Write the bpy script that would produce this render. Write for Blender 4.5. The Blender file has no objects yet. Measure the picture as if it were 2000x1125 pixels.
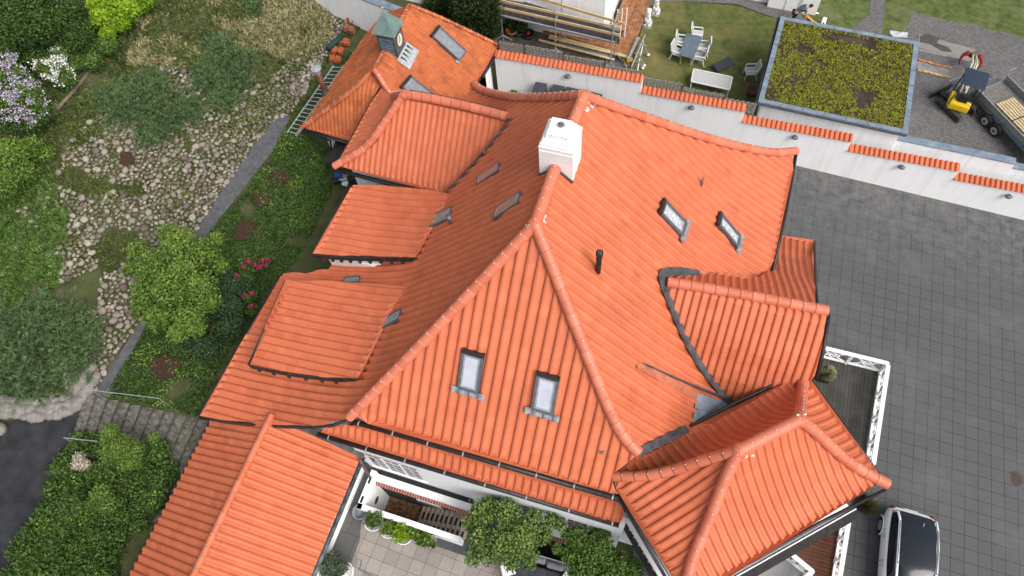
import bpy, bmesh, math, random
import numpy as np
from mathutils import Matrix, Vector
random.seed(7)
SC = bpy.context.scene
COL = SC.collection
# ------------------------------------------------------------------ camera
HC = 29.448                       # height of the drone above the courtyard
RH = np.array([[0.9497, -0.2430, 0.1972], [0.3065, 0.8487, -0.4309], [-0.0627, 0.4697, 0.8806]])
_u, _s, _vt = np.linalg.svd(RH); RH = _u @ _vt
FPX, CX, CY = 1400.0, 1000.0, 562.5
cam = bpy.data.cameras.new('camera'); camo = bpy.data.objects.new('camera', cam); COL.objects.link(camo)
cam.sensor_width = 36.0; cam.lens = 36.0 * FPX / 2000.0; cam.clip_start = 0.5; cam.clip_end = 600
M = Matrix(RH.tolist()).to_4x4(); M.translation = Vector((0, 0, HC)); camo.matrix_world = M
SC.camera = camo
# ------------------------------------------------------------------ sky and sun
SUN_EL, SUN_AZ = math.radians(50), math.radians(-26)     # azimuth measured from +X (right of the house)
w = bpy.data.worlds.new('World'); SC.world = w; w.use_nodes = True
nt = w.node_tree; bg = nt.nodes['Background']; sky = nt.nodes.new('ShaderNodeTexSky')
sky.sky_type = 'NISHITA'; sky.sun_disc = False; sky.sun_elevation = SUN_EL
sky.sun_rotation = math.radians(90) - SUN_AZ; sky.dust_density = 4.0; sky.air_density = 1.0; sky.ozone_density = 1.0
hs = nt.nodes.new('ShaderNodeHueSaturation'); hs.inputs['Saturation'].default_value = 0.35
nt.links.new(sky.outputs[0], hs.inputs['Color']); nt.links.new(hs.outputs[0], bg.inputs[0]); bg.inputs[1].default_value = 0.15
sl = bpy.data.lights.new('sun', 'SUN'); sl.energy = 2.0; sl.angle = math.radians(35); sl.color = (1.0, 0.965, 0.92)
so = bpy.data.objects.new('sun', sl); COL.objects.link(so)
sd = Vector((math.cos(SUN_EL) * math.cos(SUN_AZ), math.cos(SUN_EL) * math.sin(SUN_AZ), math.sin(SUN_EL)))
so.rotation_euler = sd.to_track_quat('Z', 'Y').to_euler(); so.location = (30, -5, 40)
SC.view_settings.view_transform = 'Standard'; SC.view_settings.look = 'None'
SC.view_settings.exposure = 0.3; SC.view_settings.gamma = 1.0
SC.render.engine = 'CYCLES'

# ------------------------------------------------------------------ geometry helpers
def ray(px, py):
    return RH @ np.array([px - CX, -(py - CY), -FPX])
def A(px, py, z):
    """the point at height z seen at photo pixel (px, py)"""
    r = ray(px, py); t = (z - HC) / r[2]; return np.array([r[0] * t, r[1] * t, z])
def proj(P):
    P = np.asarray(P, float).reshape(-1, 3); c = (P - [0, 0, HC]) @ RH
    return np.c_[CX + FPX * c[:, 0] / -c[:, 2], CY - FPX * c[:, 1] / -c[:, 2]]
def gp(u, v):                                  # the gently tilted ground plane
    return -(0.076 * (u - 11.418) + 0.015 * (v - 7.42)) / 0.997
def G(px, py, dz=0.0):
    r = ray(px, py); n = np.array([.076, .015, .997]); p0 = np.array([11.418, 7.42, dz])
    t = (n @ (p0 - [0, 0, HC])) / (n @ r); return np.array([0, 0, HC]) + r * t
def hill(u, v):                                # garden ground incl. the stone embankment on the left
    u = np.asarray(u, float); v = np.asarray(v, float)
    e = np.clip((-20.9 - 0.0 * v - u), 0, 14); k = np.clip((v - 3.2) / 1.4, 0, 1); k = k * k * (3 - 2 * k)
    return gp(u, v) + k * (0.30 * e - 0.006 * e * e)
def Hl(px, py, dz=0.0):
    z = 8.0; last = None
    while z > -4:
        p = A(px, py, z)
        if p[2] <= hill(p[0], p[1]) + dz: return p
        z -= 0.02
    return p
def pip(px, py, poly):
    px = np.asarray(px); py = np.asarray(py); ins = np.zeros(px.shape, bool); n = len(poly)
    for i in range(n):
        x0, y0 = poly[i]; x1, y1 = poly[(i + 1) % n]
        if y0 == y1: continue
        c = ((y0 > py) != (y1 > py)) & (px < (x1 - x0) * (py - y0) / (y1 - y0) + x0)
        ins ^= c
    return ins
# ------------------------------------------------------------------ materials
MATS = {}
def mat(name, col, rough=0.7, var=0.12, scale=6.0, bump=0.0, bscale=30.0, metal=0.0, col2=None, attr=None, spec=0.3, blotch=None, blotch_scale=0.6, blotch_amt=0.5, streak=False):
    """procedural Principled: noise varied colour, per-face value attribute, blotches, bump"""
    if name in MATS: return MATS[name]
    m = bpy.data.materials.new(name); m.use_nodes = True; t = m.node_tree; N = t.nodes; L = t.links
    b = N['Principled BSDF']; b.inputs['Roughness'].default_value = rough; b.inputs['Metallic'].default_value = metal
    b.inputs['Specular IOR Level'].default_value = spec
    geo = N.new('ShaderNodeNewGeometry')
    no = N.new('ShaderNodeTexNoise'); no.inputs['Scale'].default_value = scale; no.inputs['Detail'].default_value = 5; L.new(geo.outputs['Position'], no.inputs['Vector'])
    mx = N.new('ShaderNodeMix'); mx.data_type = 'RGBA'
    c2 = col2 if col2 else tuple(min(1, c * (1 + 2 * var)) for c in col); c1 = col if col2 else tuple(c * (1 - 2 * var) for c in col)
    mx.inputs[6].default_value = (*c1, 1); mx.inputs[7].default_value = (*c2, 1)
    if attr:
        at = N.new('ShaderNodeAttribute'); at.attribute_name = attr
        ad = N.new('ShaderNodeMath'); ad.operation = 'MULTIPLY_ADD'; ad.inputs[1].default_value = 0.5; 
        L.new(no.outputs[0], ad.inputs[0]); 
        sb = N.new('ShaderNodeMath'); sb.operation = 'SUBTRACT'; sb.inputs[1].default_value = 0.25; L.new(at.outputs['Fac'], sb.inputs[0]); L.new(sb.outputs[0], ad.inputs[2])
        ad.use_clamp = True; L.new(ad.outputs[0], mx.inputs[0])
    else:
        rp = N.new('ShaderNodeMapRange'); rp.inputs[1].default_value = 0.3; rp.inputs[2].default_value = 0.7; L.new(no.outputs[0], rp.inputs[0]); L.new(rp.outputs[0], mx.inputs[0])
    out = mx.outputs[2]
    if blotch:
        n2 = N.new('ShaderNodeTexNoise'); n2.inputs['Scale'].default_value = blotch_scale; n2.inputs['Detail'].default_value = 8; n2.inputs['Roughness'].default_value = 0.65
        if streak:
            mp = N.new('ShaderNodeMapping'); mp.inputs['Scale'].default_value = (5, 5, .35); L.new(geo.outputs['Position'], mp.inputs[0]); L.new(mp.outputs[0], n2.inputs['Vector'])
        else: L.new(geo.outputs['Position'], n2.inputs['Vector'])
        r2 = N.new('ShaderNodeMapRange'); r2.inputs[1].default_value = 0.5; r2.inputs[2].default_value = 0.68; r2.inputs[4].default_value = blotch_amt; L.new(n2.outputs[0], r2.inputs[0])
        m2 = N.new('ShaderNodeMix'); m2.data_type = 'RGBA'; m2.inputs[7].default_value = (*blotch, 1); L.new(r2.outputs[0], m2.inputs[0]); L.new(out, m2.inputs[6]); out = m2.outputs[2]
    L.new(out, b.inputs['Base Color'])
    if bump:
        nb = N.new('ShaderNodeTexNoise'); nb.inputs['Scale'].default_value = bscale; nb.inputs['Detail'].default_value = 4; L.new(geo.outputs['Position'], nb.inputs['Vector'])
        bp = N.new('ShaderNodeBump'); bp.inputs['Strength'].default_value = bump; bp.inputs['Distance'].default_value = 0.05; L.new(nb.outputs[0], bp.inputs['Height']); L.new(bp.outputs[0], b.inputs['Normal'])
    MATS[name] = m; return m
def grid_mat(name, c1, c2, cm, w=0.5, h=0.5, off=0.0, mortar=0.012, rot=0.0, loc=(0, 0), blotch=None, bscale=0.35, bamt=0.5, rough=0.8, plane='xy', bump=0.3):
    """slabs, setts, bricks or boards laid in a regular bond, with stains that ignore the joints"""
    if name in MATS: return MATS[name]
    m = bpy.data.materials.new(name); m.use_nodes = True; t = m.node_tree; N = t.nodes; L = t.links
    b = N['Principled BSDF']; b.inputs['Roughness'].default_value = rough; b.inputs['Specular IOR Level'].default_value = 0.25
    geo = N.new('ShaderNodeNewGeometry'); mp = N.new('ShaderNodeMapping'); mp.vector_type = 'TEXTURE'
    src = geo.outputs['Position']
    if plane == 'xz':
        sp = N.new('ShaderNodeSeparateXYZ'); cb = N.new('ShaderNodeCombineXYZ'); L.new(src, sp.inputs[0]); L.new(sp.outputs[0], cb.inputs[0]); L.new(sp.outputs[2], cb.inputs[1]); src = cb.outputs[0]
    mp.inputs['Location'].default_value = (loc[0], loc[1], 0); mp.inputs['Rotation'].default_value = (0, 0, rot)
    L.new(src, mp.inputs[0])
    bk = N.new('ShaderNodeTexBrick'); bk.offset = off; bk.squash = 1.0; bk.inputs['Scale'].default_value = 1.0
    bk.inputs['Brick Width'].default_value = w; bk.inputs['Row Height'].default_value = h; bk.inputs['Mortar Size'].default_value = mortar; bk.inputs['Mortar Smooth'].default_value = 0.3
    bk.inputs['Color1'].default_value = (*c1, 1); bk.inputs['Color2'].default_value = (*c2, 1); bk.inputs['Mortar'].default_value = (*cm, 1); L.new(mp.outputs[0], bk.inputs[0])
    n1 = N.new('ShaderNodeTexNoise'); n1.inputs['Scale'].default_value = 25; n1.inputs['Detail'].default_value = 6; L.new(src, n1.inputs[0])
    mr = N.new('ShaderNodeMapRange'); mr.inputs[3].default_value = 0.72; mr.inputs[4].default_value = 1.28; L.new(n1.outputs[0], mr.inputs[0])
    mu = N.new('ShaderNodeMix'); mu.data_type = 'RGBA'; mu.blend_type = 'MULTIPLY'; mu.inputs[0].default_value = 1; L.new(bk.outputs[0], mu.inputs[6]); L.new(mr.outputs[0], mu.inputs[7]); out = mu.outputs[2]
    if blotch:
        n2 = N.new('ShaderNodeTexNoise'); n2.inputs['Scale'].default_value = bscale; n2.inputs['Detail'].default_value = 9; n2.inputs['Roughness'].default_value = 0.7; L.new(src, n2.inputs[0])
        r2 = N.new('ShaderNodeMapRange'); r2.inputs[1].default_value = 0.5; r2.inputs[2].default_value = 0.7; r2.inputs[4].default_value = bamt; L.new(n2.outputs[0], r2.inputs[0])
        m2 = N.new('ShaderNodeMix'); m2.data_type = 'RGBA'; m2.inputs[7].default_value = (*blotch, 1); L.new(r2.outputs[0], m2.inputs[0]); L.new(out, m2.inputs[6]); out = m2.outputs[2]
    L.new(out, b.inputs['Base Color'])
    if bump:
        bp = N.new('ShaderNodeBump'); bp.inputs['Strength'].default_value = bump; bp.inputs['Distance'].default_value = 0.02; inv = N.new('ShaderNodeMath'); inv.operation = 'SUBTRACT'; inv.inputs[0].default_value = 1; L.new(bk.outputs['Fac'], inv.inputs[1]); L.new(inv.outputs[0], bp.inputs['Height']); L.new(bp.outputs[0], b.inputs['Normal'])
    MATS[name] = m; return m
def glass_mat(name='window_glass', col=(0.55, 0.6, 0.66), rough=0.06):
    if name in MATS: return MATS[name]
    m = mat(name, col, rough, var=0.05, scale=3, spec=0.9); return m
TILE = mat('terracotta_tile', (0.50, 0.122, 0.052), 0.52, spec=.33, scale=2.2, col2=(0.62, 0.172, 0.08), attr='tv', bump=0.12, bscale=60, blotch=(0.36, 0.10, 0.055), blotch_scale=0.45, blotch_amt=0.35)
TILE_SHINY = mat('engobed_tile', (0.52, 0.14, 0.075), 0.45, spec=.4, scale=2.0, col2=(0.62, 0.19, 0.11), attr='tv', bump=0.1, bscale=60)
TILE_OLD = mat('weathered_tile', (0.36, 0.085, 0.032), 0.8, scale=5.0, col2=(0.58, 0.17, 0.06), attr='tv', bump=0.3, bscale=50, blotch=(0.16, 0.07, 0.035), blotch_scale=1.6, blotch_amt=0.5)
WHITE = mat('white_render', (0.9, 0.9, 0.9), 0.85, var=0.01, scale=1.2, bump=0.15, bscale=25, streak=True, blotch=(0.62, 0.62, 0.59), blotch_scale=0.7, blotch_amt=0.35)
PAINT = mat('white_paint', (0.8, 0.8, 0.8), 0.45, var=0.02, scale=5)
DARKM = mat('dark_brown_metal', (0.035, 0.030, 0.030), 0.4, var=0.15, scale=8, metal=0.3)
DARKW = mat('dark_stained_wood', (0.035, 0.026, 0.024), 0.75, var=0.3, scale=9)
ZINC = mat('zinc_sheet', (0.23, 0.29, 0.35), 0.42, var=0.12, scale=3, metal=0.35, bump=0.08, bscale=6)
LEAD = mat('lead_flashing', (0.075, 0.078, 0.085), 0.6, var=0.2, scale=4, metal=0.2, bump=0.3, bscale=12)
MORTAR = mat('lime_mortar', (0.55, 0.45, 0.38), 0.9, var=0.15, scale=20)
GLASS = glass_mat()
STEEL = mat('galvanised_steel', (0.5, 0.52, 0.54), 0.35, var=0.1, scale=12, metal=0.6)
BLACK = mat('black_plastic', (0.018, 0.019, 0.021), 0.45, var=0.15, scale=8)
GREYM = mat('grey_frame', (0.12, 0.13, 0.14), 0.4, var=0.1, scale=8, metal=0.3)
WHITEP = mat('white_speck', (0.85, 0.85, 0.85), 0.6, var=0.02)
# ------------------------------------------------------------------ mesh builder
class MB:
    def __init__(s): s.v = []; s.f = []
    def add(s, vs, fs):
        o = len(s.v); s.v += [tuple(map(float, p)) for p in vs]; s.f += [tuple(i + o for i in f) for f in fs]; return s
    def box(s, c, d, rz=0.0, rx=0.0, ry=0.0, top=1.0):
        R = Matrix.Rotation(rz, 3, 'Z') @ Matrix.Rotation(ry, 3, 'Y') @ Matrix.Rotation(rx, 3, 'X'); vs = []
        for z in (-.5, .5):
            k = top if z > 0 else 1.0
            for x, y in ((-.5, -.5), (.5, -.5), (.5, .5), (-.5, .5)):
                vs.append(Vector(c) + R @ Vector((x * d[0] * k, y * d[1] * k, z * d[2])))
        return s.add(vs, [(3, 2, 1, 0), (4, 5, 6, 7), (0, 1, 5, 4), (1, 2, 6, 5), (2, 3, 7, 6), (3, 0, 4, 7)])
    def beam(s, a, b, w, h, up=(0, 0, 1)):
        a = Vector(a); b = Vector(b); d = (b - a).normalized(); u = Vector(up); x = d.cross(u)
        if x.length < 1e-4: x = d.cross(Vector((1, 0, 0)))
        x.normalize(); y = x.cross(d); vs = []
        for p in (a, b):
            for i, j in ((-.5, -.5), (.5, -.5), (.5, .5), (-.5, .5)): vs.append(p + x * i * w + y * j * h)
        return s.add(vs, [(3, 2, 1, 0), (4, 5, 6, 7), (0, 1, 5, 4), (1, 2, 6, 5), (2, 3, 7, 6), (3, 0, 4, 7)])
    def tube(s, pts, r, n=8, caps=True):
        pts = [Vector(p) for p in pts]; m = len(pts); rr = r if isinstance(r, (list, tuple)) else [r] * m; vs = []; x = None
        for i, p in enumerate(pts):
            d = (pts[min(i + 1, m - 1)] - pts[max(i - 1, 0)])
            d = d.normalized() if d.length > 1e-9 else Vector((0, 0, 1))
            if x is None: x = d.cross(Vector((0, 0, 1))) if abs(d.z) < .9 else d.cross(Vector((1, 0, 0)))
            x = (x - d * x.dot(d)).normalized(); y = d.cross(x)
            for k in range(n):
                a = 2 * math.pi * k / n; vs.append(p + (x * math.cos(a) + y * math.sin(a)) * rr[i])
        fs = [(i * n + k, i * n + (k + 1) % n, (i + 1) * n + (k + 1) % n, (i + 1) * n + k) for i in range(m - 1) for k in range(n)]
        if caps: fs += [tuple(range(n))[::-1], tuple((m - 1) * n + k for k in range(n))]
        return s.add(vs, fs)
    def cyl(s, a, b, r, r2=None, n=12): return s.tube([a, b], [r, r if r2 is None else r2], n)
    def lathe(s, prof, c=(0, 0, 0), n=20):
        vs = []; m = len(prof)
        for r, z in prof:
            for k in range(n):
                a = 2 * math.pi * k / n; vs.append((c[0] + r * math.cos(a), c[1] + r * math.sin(a), c[2] + z))
        fs = [(i * n + k, i * n + (k + 1) % n, (i + 1) * n + (k + 1) % n, (i + 1) * n + k) for i in range(m - 1) for k in range(n)]
        fs += [tuple(range(n))[::-1], tuple((m - 1) * n + k for k in range(n))]
        return s.add(vs, fs)
    def ell(s, c, r, n=10, m=7, seed=None, amp=0.0):
        rnd = random.Random(seed); prof = []; vs = []; 
        for i in range(m + 1):
            th = math.pi * i / m
            for k in range(n):
                a = 2 * math.pi * k / n; q = 1 + (rnd.uniform(-amp, amp) if amp and 0 < i < m else 0)
                vs.append((c[0] + r[0] * math.sin(th) * math.cos(a) * q, c[1] + r[1] * math.sin(th) * math.sin(a) * q, c[2] - r[2] * math.cos(th) * q))
        fs = [(i * n + k, i * n + (k + 1) % n, (i + 1) * n + (k + 1) % n, (i + 1) * n + k) for i in range(m) for k in range(n)]
        return s.add(vs, fs)
    def poly(s, pts): return s.add(pts, [tuple(range(len(pts)))])
    def prism(s, pts, h):                      # pts counter-clockwise, thickened downwards by h
        n = len(pts); lo = [(p[0], p[1], p[2] - h) for p in pts]
        return s.add(list(pts) + lo, [tuple(range(n)), tuple(range(2 * n - 1, n - 1, -1))] + [(i, i + n, (i + 1) % n + n, (i + 1) % n) for i in range(n)])
    def build(s, name, m, parent=None, smooth=False, pinv=None):
        me = bpy.data.meshes.new(name); me.from_pydata(s.v, [], s.f); me.validate(); me.update()
        return link(name, me, m, parent, smooth)
def link(name, me, m, parent=None, smooth=False):
    if m: me.materials.append(m)
    if smooth: me.polygons.foreach_set('use_smooth', [True] * len(me.polygons))
    o = bpy.data.objects.new(name, me); COL.objects.link(o)
    if parent is not None:
        o.parent = parent
        if parent.get('_w') or parent.type == 'MESH':
            o.matrix_parent_inverse = Matrix.Translation(parent.location if parent.type == 'EMPTY' else (0, 0, 0)).inverted()
    return o
def recalc(o):
    bm = bmesh.new(); bm.from_mesh(o.data); bmesh.ops.recalc_face_normals(bm, faces=bm.faces); bm.to_mesh(o.data); bm.free(); return o
def thing(name, label, cat, loc=(0, 0, 0), rz=0.0, group=None, local=False):
    """an Empty at a thing's base. local=False: its parts are given in scene coordinates"""
    o = bpy.data.objects.new(name, None); COL.objects.link(o); o.location = tuple(map(float, loc)); o.rotation_euler = (0, 0, rz)
    o.empty_display_size = 0.2; o['label'] = label; o['category'] = cat
    if group: o['group'] = group
    if not local: o['_w'] = 1
    return o
def tag(o, label, cat, group=None, kind=None):
    if label: o['label'] = label
    if cat: o['category'] = cat
    if group: o['group'] = group
    if kind: o['kind'] = kind
    return o
def struct(o): o['kind'] = 'structure'; return o
def copy_tree(o, loc, rz, label=None, parent=None):
    c = o.copy(); COL.objects.link(c)
    if parent is None: c.location = tuple(map(float, loc)); c.rotation_euler = (0, 0, rz)
    else: c.parent = parent
    if label: c['label'] = label
    for ch in [x for x in o.children]: copy_tree(ch, None, 0, None, c)
    return c
def np_mesh(name, V, Fq, m, parent=None, tv=None, smooth=False):
    """fast mesh from numpy: V (n,3), Fq (k,4) or (k,3)"""
    me = bpy.data.meshes.new(name); k, c = Fq.shape
    me.vertices.add(len(V)); me.vertices.foreach_set('co', np.ascontiguousarray(V, np.float32).ravel())
    me.loops.add(k * c); me.loops.foreach_set('vertex_index', np.ascontiguousarray(Fq, np.int32).ravel())
    me.polygons.add(k); me.polygons.foreach_set('loop_start', np.arange(0, k * c, c, dtype=np.int32)); me.polygons.foreach_set('loop_total', np.full(k, c, np.int32))
    me.update(calc_edges=True)
    if tv is not None:
        a = me.attributes.new('tv', 'FLOAT', 'FACE'); a.data.foreach_set('value', np.ascontiguousarray(tv, np.float32))
    return link(name, me, m, parent, smooth)
# ------------------------------------------------------------------ tiled roof slopes
class Surf:
    """a roof slope: horizontal eave direction, profile z(d) up the slope (bell-cast where curved)"""
    def __init__(s, ang, prof):
        s.n = np.array([math.cos(math.radians(ang)), math.sin(math.radians(ang))]); s.a = np.array([s.n[1], -s.n[0]])
        pr = sorted(prof); s.d = np.array([p[0] for p in pr]); s.z = np.array([p[1] for p in pr])
    def zz(s, d): return np.interp(d, s.d, s.z)
    def hit(s, px, py):
        z = s.z.max(); st = 0.25
        while st > 0.002:
            while z > -3:
                p = A(px, py, z)
                if z <= s.zz(p[:2] @ s.n): break
                z -= st
            z += st; st /= 5
        return A(px, py, z)
    def sd(s, p): return np.array([p[0] * s.a[0] + p[1] * s.a[1], p[0] * s.n[0] + p[1] * s.n[1]])
    def pt(s, sv, d, off=0.0):
        return np.array([s.a[0] * sv + s.n[0] * d, s.a[1] * sv + s.n[1] * d, s.zz(d) + off])
def dens(px, step=12.0, close=True):
    out = []; n = len(px)
    for i in range(n if close else n - 1):
        a = np.array(px[i], float); b = np.array(px[(i + 1) % n], float); k = max(1, int(np.hypot(*(b - a)) / step))
        for j in range(k): out.append(tuple(a + (b - a) * j / k))
    if not close: out.append(tuple(px[-1]))
    return out
def smooth_px(pts, k=8):
    """Catmull-Rom through pixel points"""
    P = [np.array(p, float) for p in pts]; P = [2 * P[0] - P[1]] + P + [2 * P[-1] - P[-2]]; out = []
    for i in range(1, len(P) - 2):
        for j in range(k):
            t = j / k; out.append(tuple(0.5 * (2 * P[i] + (P[i + 1] - P[i - 1]) * t + (2 * P[i - 1] - 5 * P[i] + 4 * P[i + 1] - P[i + 2]) * t * t + (3 * P[i] - P[i - 1] - 3 * P[i + 1] + P[i + 2]) * t ** 3)))
    out.append(tuple(P[-2])); return out
def seam(surf, px, k=8): return [surf.hit(*q) for q in smooth_px(px, k)]
def prof_from(ang, pts, lo=None, hi=None):
    n = np.array([math.cos(math.radians(ang)), math.sin(math.radians(ang))])
    pr = sorted((float(p[:2] @ n), float(p[2])) for p in pts); out = [pr[0]]
    for d, z in pr[1:]:
        if d > out[-1][0] + 0.02: out.append((d, max(z, out[-1][1] + 0.001)))
    return out
TWX = np.array([0, .03, .09, .19, .31, .44, .54, .61, .68, .80, .92, .985, 1.0]); TWY = np.array([-.42, .40, .68, .94, 1.0, .88, .56, .2, 0, -.12, -.10, -.20, -.42])
def tile_wave(x, amp):
    return np.interp(np.asarray(x, float) % 1.0, TWX, TWY) * amp
def facet(surf, poly, parent, name='roof_slope', m=None, tw=0.27, ch=0.37, amp=0.066, lift=0.011, phase=0.0, px=True, ns=11, board=True, label=None, seed=1):
    m = m or TILE
    pl = [surf.sd(surf.hit(*q)) for q in dens(poly)] if px else [np.array(q, float) for q in dens(poly, 0.4)]
    pl = np.array(pl); dmin, dmax = pl[:, 1].min(), pl[:, 1].max()
    dd = np.linspace(dmin, dmax, 400); arc = np.r_[0, np.cumsum(np.hypot(np.diff(dd), np.diff(surf.zz(dd))))]
    def spans(d):
        xs = []; n = len(pl)
        for i in range(n):
            s0, d0 = pl[i]; s1, d1 = pl[(i + 1) % n]
            if (d0 > d) != (d1 > d): xs.append(s0 + (s1 - s0) * (d - d0) / (d1 - d0))
        xs.sort(); return [(xs[i], xs[i + 1]) for i in range(0, len(xs) - 1, 2)]
    rng = np.random.RandomState(seed); V = []; F = []; T = []; nv = 0
    ncs = int(math.ceil(arc[-1] / ch)); s0a, s1a = pl[:, 0].min(), pl[:, 0].max(); g0 = math.floor((s0a - phase) / tw); g1 = math.ceil((s1a - phase) / tw)
    fr_ = TWX[:-1].copy(); fr_[0] = 1e-4; st = np.sort((phase + (np.arange(g0, g1 + 1)[:, None] + fr_[None]) * tw).ravel()); NT = g1 - g0
    for c in range(ncs):
        a0, a1 = c * ch, min((c + 1) * ch, arc[-1]); 
        if a1 - a0 < 0.02: continue
        rows = [(a0, lift), (a0 + (a1 - a0) * .5, lift * .5), (a1, 0.0)]; tvs = 0.5 + 0.15 * rng.randn(NT + 2); tvs[rng.rand(NT + 2) < .02] -= .5
        dm = np.interp((a0 + a1) / 2, arc, dd); sm = spans(dm)
        drow = [np.interp(a, arc, dd) for a, _ in rows]; drow[0] = max(drow[0], dmin + 1e-4); drow[-1] = min(drow[-1], dmax - 1e-4)
        sp = [spans(d) for d in drow]; sp = [q if len(q) == len(sm) else sm for q in sp]
        for k in range(len(sm)):
            lo = min(q[k][0] for q in sp); hi = max(q[k][1] for q in sp)
            ss = st[(st > lo - tw * .13) & (st < hi + tw * .13)]
            if len(ss) < 3: continue
            idx = []
            for (a, lf), d, q in zip([(a0, -0.010), (a0, lift)] + rows, [drow[0]] * 2 + drow, [sp[0]] * 2 + sp):
                x = np.clip(ss, q[k][0], q[k][1]); e = 0.02; sl = (surf.zz(d + e) - surf.zz(d - e)) / (2 * e); nn = math.hypot(1, sl)
                h = tile_wave((x - phase) / tw, amp) + lf + 0
                X = surf.a[0] * x + surf.n[0] * (d - sl / nn * h); Y = surf.a[1] * x + surf.n[1] * (d - sl / nn * h); Z = surf.zz(d) + h / nn
                V.append(np.c_[X, Y, Z]); idx.append(nv); nv += len(x)
            n = len(ss); mid = (ss[:-1] + ss[1:]) / 2; tix = np.clip(((mid - phase) / tw - g0).astype(int), 0, NT + 1)
            for r in (0, 2, 3):
                i = np.arange(n - 1); F.append(np.c_[idx[r] + i, idx[r] + i + 1, idx[r + 1] + i + 1, idx[r + 1] + i][:, ::-1]); T.append(tvs[tix])
    V = np.vstack(V); F = np.vstack(F); T = np.concatenate(T)
    # drop the collapsed quads outside the slope
    e = np.linalg.norm(V[F[:, 0]] - V[F[:, 1]], axis=1) + np.linalg.norm(V[F[:, 2]] - V[F[:, 3]], axis=1); keep = e > 1e-4; F = F[keep]; T = T[keep]
    P0, P1, P2 = V[F[0, 0]], V[F[0, 1]], V[F[0, 2]]
    nz = np.cross(V[F[:, 1]] - V[F[:, 0]], V[F[:, 2]] - V[F[:, 0]])[:, 2]
    if np.median(nz) < 0: F = F[:, ::-1]
    o = np_mesh(name, V, F, m, parent, T)
    if label: o['label'] = label
    if board:                                      # underside battens and the dark edge seen below the tiles
        b = MB(); n = len(pl); top = [surf.pt(*q, -0.03) for q in pl]; bot = [surf.pt(*q, -0.20) for q in pl]
        b.add(top + bot, [(i, (i + 1) % n, (i + 1) % n + n, i + n) for i in range(n)]); b.build('eave_board', DARKW, parent)
    return o
def roll(pts, parent, r=0.13, seg=0.40, name='ridge_tiles', m=None, screws=True, off=0.05, seed=3, clips=False):
    """a run of half-round ridge tiles along a 3-D line, one overlapping the next"""
    m = m or TILE_SHINY; P = np.array([np.array(p, float) for p in pts]); L = np.r_[0, np.cumsum(np.linalg.norm(np.diff(P, axis=0), axis=1))]
    n = max(1, int(round(L[-1] / seg))); seg = L[-1] / n; rng = random.Random(seed); V = []; F = []; T = []; K = 12; sc = MB(); cl = MB()
    at = lambda l: Vector([np.interp(l, L, P[:, i]) for i in range(3)])
    for i in range(n):
        a = at(i * seg - (0.02 if i else 0)); b = at((i + 1) * seg + (0.03 if i < n - 1 else 0)); d = (b - a)
        if d.length < 1e-5: continue
        d.normalize(); x = d.cross(Vector((0, 0, 1)))
        if x.length < 1e-3: continue
        x.normalize(); y = x.cross(d); o = len(V); tv = rng.random()
        for q, rr in ((a, r * 1.025), (a + d * seg * .12, r * 1.02), (b, r * .985)):
            for k in range(K + 1):
                t = math.pi * (1.08 * k / K - .04); V.append(q + x * math.cos(t) * rr + y * (math.sin(t) * rr + off))
        for j in range(2):
            for k in range(K): F.append((o + j * (K + 1) + k, o + j * (K + 1) + k + 1, o + (j + 1) * (K + 1) + k + 1, o + (j + 1) * (K + 1) + k)); T.append(tv)
        # end lip
        o2 = len(V)
        for k in range(K + 1):
            t = math.pi * (1.08 * k / K - .04); V.append(a + x * math.cos(t) * r * .85 + y * (math.sin(t) * r * .85 + off))
        for k in range(K): F.append((o2 + k, o2 + k + 1, o + k + 1, o + k)); T.append(tv)
        if screws: sc.ell(a + d * seg * .12 + y * (r * 1.06 + off + .005), (.016, .016, .012), 6, 4)
        if clips and i: cl.tube([a + x * math.cos(t) * r * 1.12 + y * (math.sin(t) * r * 1.12 + off) for t in [math.pi * (.12 + .09 * k) for k in range(8)]], .014, 5)
    o = np_mesh(name, np.array(V), np.array(F), m, parent, np.array(T), True)
    if screws: sc.build('fixing_screw', WHITEP, o)['kind'] = 'stuff'
    if clips: cl.build('ridge_clip', STEEL, o)['kind'] = 'stuff'
    return o
def mid(pts, i, j): return [tuple((np.array(pts[i]) + np.array(pts[j])) / 2)]
# ================================================================== MAIN HOUSE
villa = thing('brick_villa', 'large white villa under a sweeping orange tiled roof with hips, dormers and a white chimney', 'house', (-4, 10, gp(-4, 10)))
ZA = 12.3; UR = -3.83
sF = Surf(90, [(4.6, 6.5), (5.0, 6.9), (10.5, ZA), (10.6, ZA)])
ZR = [(-4.6, 4.6), (-3.85, 5.55), (-2.6, 6.35), (-1.6, 7.05), (-.5, 8.0), (3.83, ZA)]
sR = Surf(180, ZR)
sL = Surf(0, [(-15.4, 4.25), (-13.6, 4.62), (-12.2, 5.05), (-11, 5.55), (-10, 6.05), (-9.2, 6.55), (-8.5, 7.15), (UR, ZA)])
sS1 = Surf(0, [(-13.4, 5.98), (-11, 6.35), (-9.2, 6.85), (-8.5, 7.15), (-7.5, 7.45)])
sS2 = Surf(0, [(-14.2, 5.6), (-11.5, 6.1), (-9.6, 6.6), (-8.9, 6.88), (-7.8, 7.25)])
hipR = [(1045, 440), (1072, 505), (1105, 590), (1138, 672), (1165, 740), (1190, 800), (1216, 850), (1246, 884)]
hipL = [(1045, 440), (870, 625), (780, 718), (685, 815)]
def spx(l, k=5): return smooth_px(l, k)
facet(sF, [(685, 815)] + spx(hipL)[::-1] + spx(hipR) + [(1225, 905), (1194, 925), (1200, 950), (1213, 976), (1205, 974)], villa, tw=0.325, amp=0.065, seed=11, label='steep front roof slope with two bright skylights')
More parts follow.
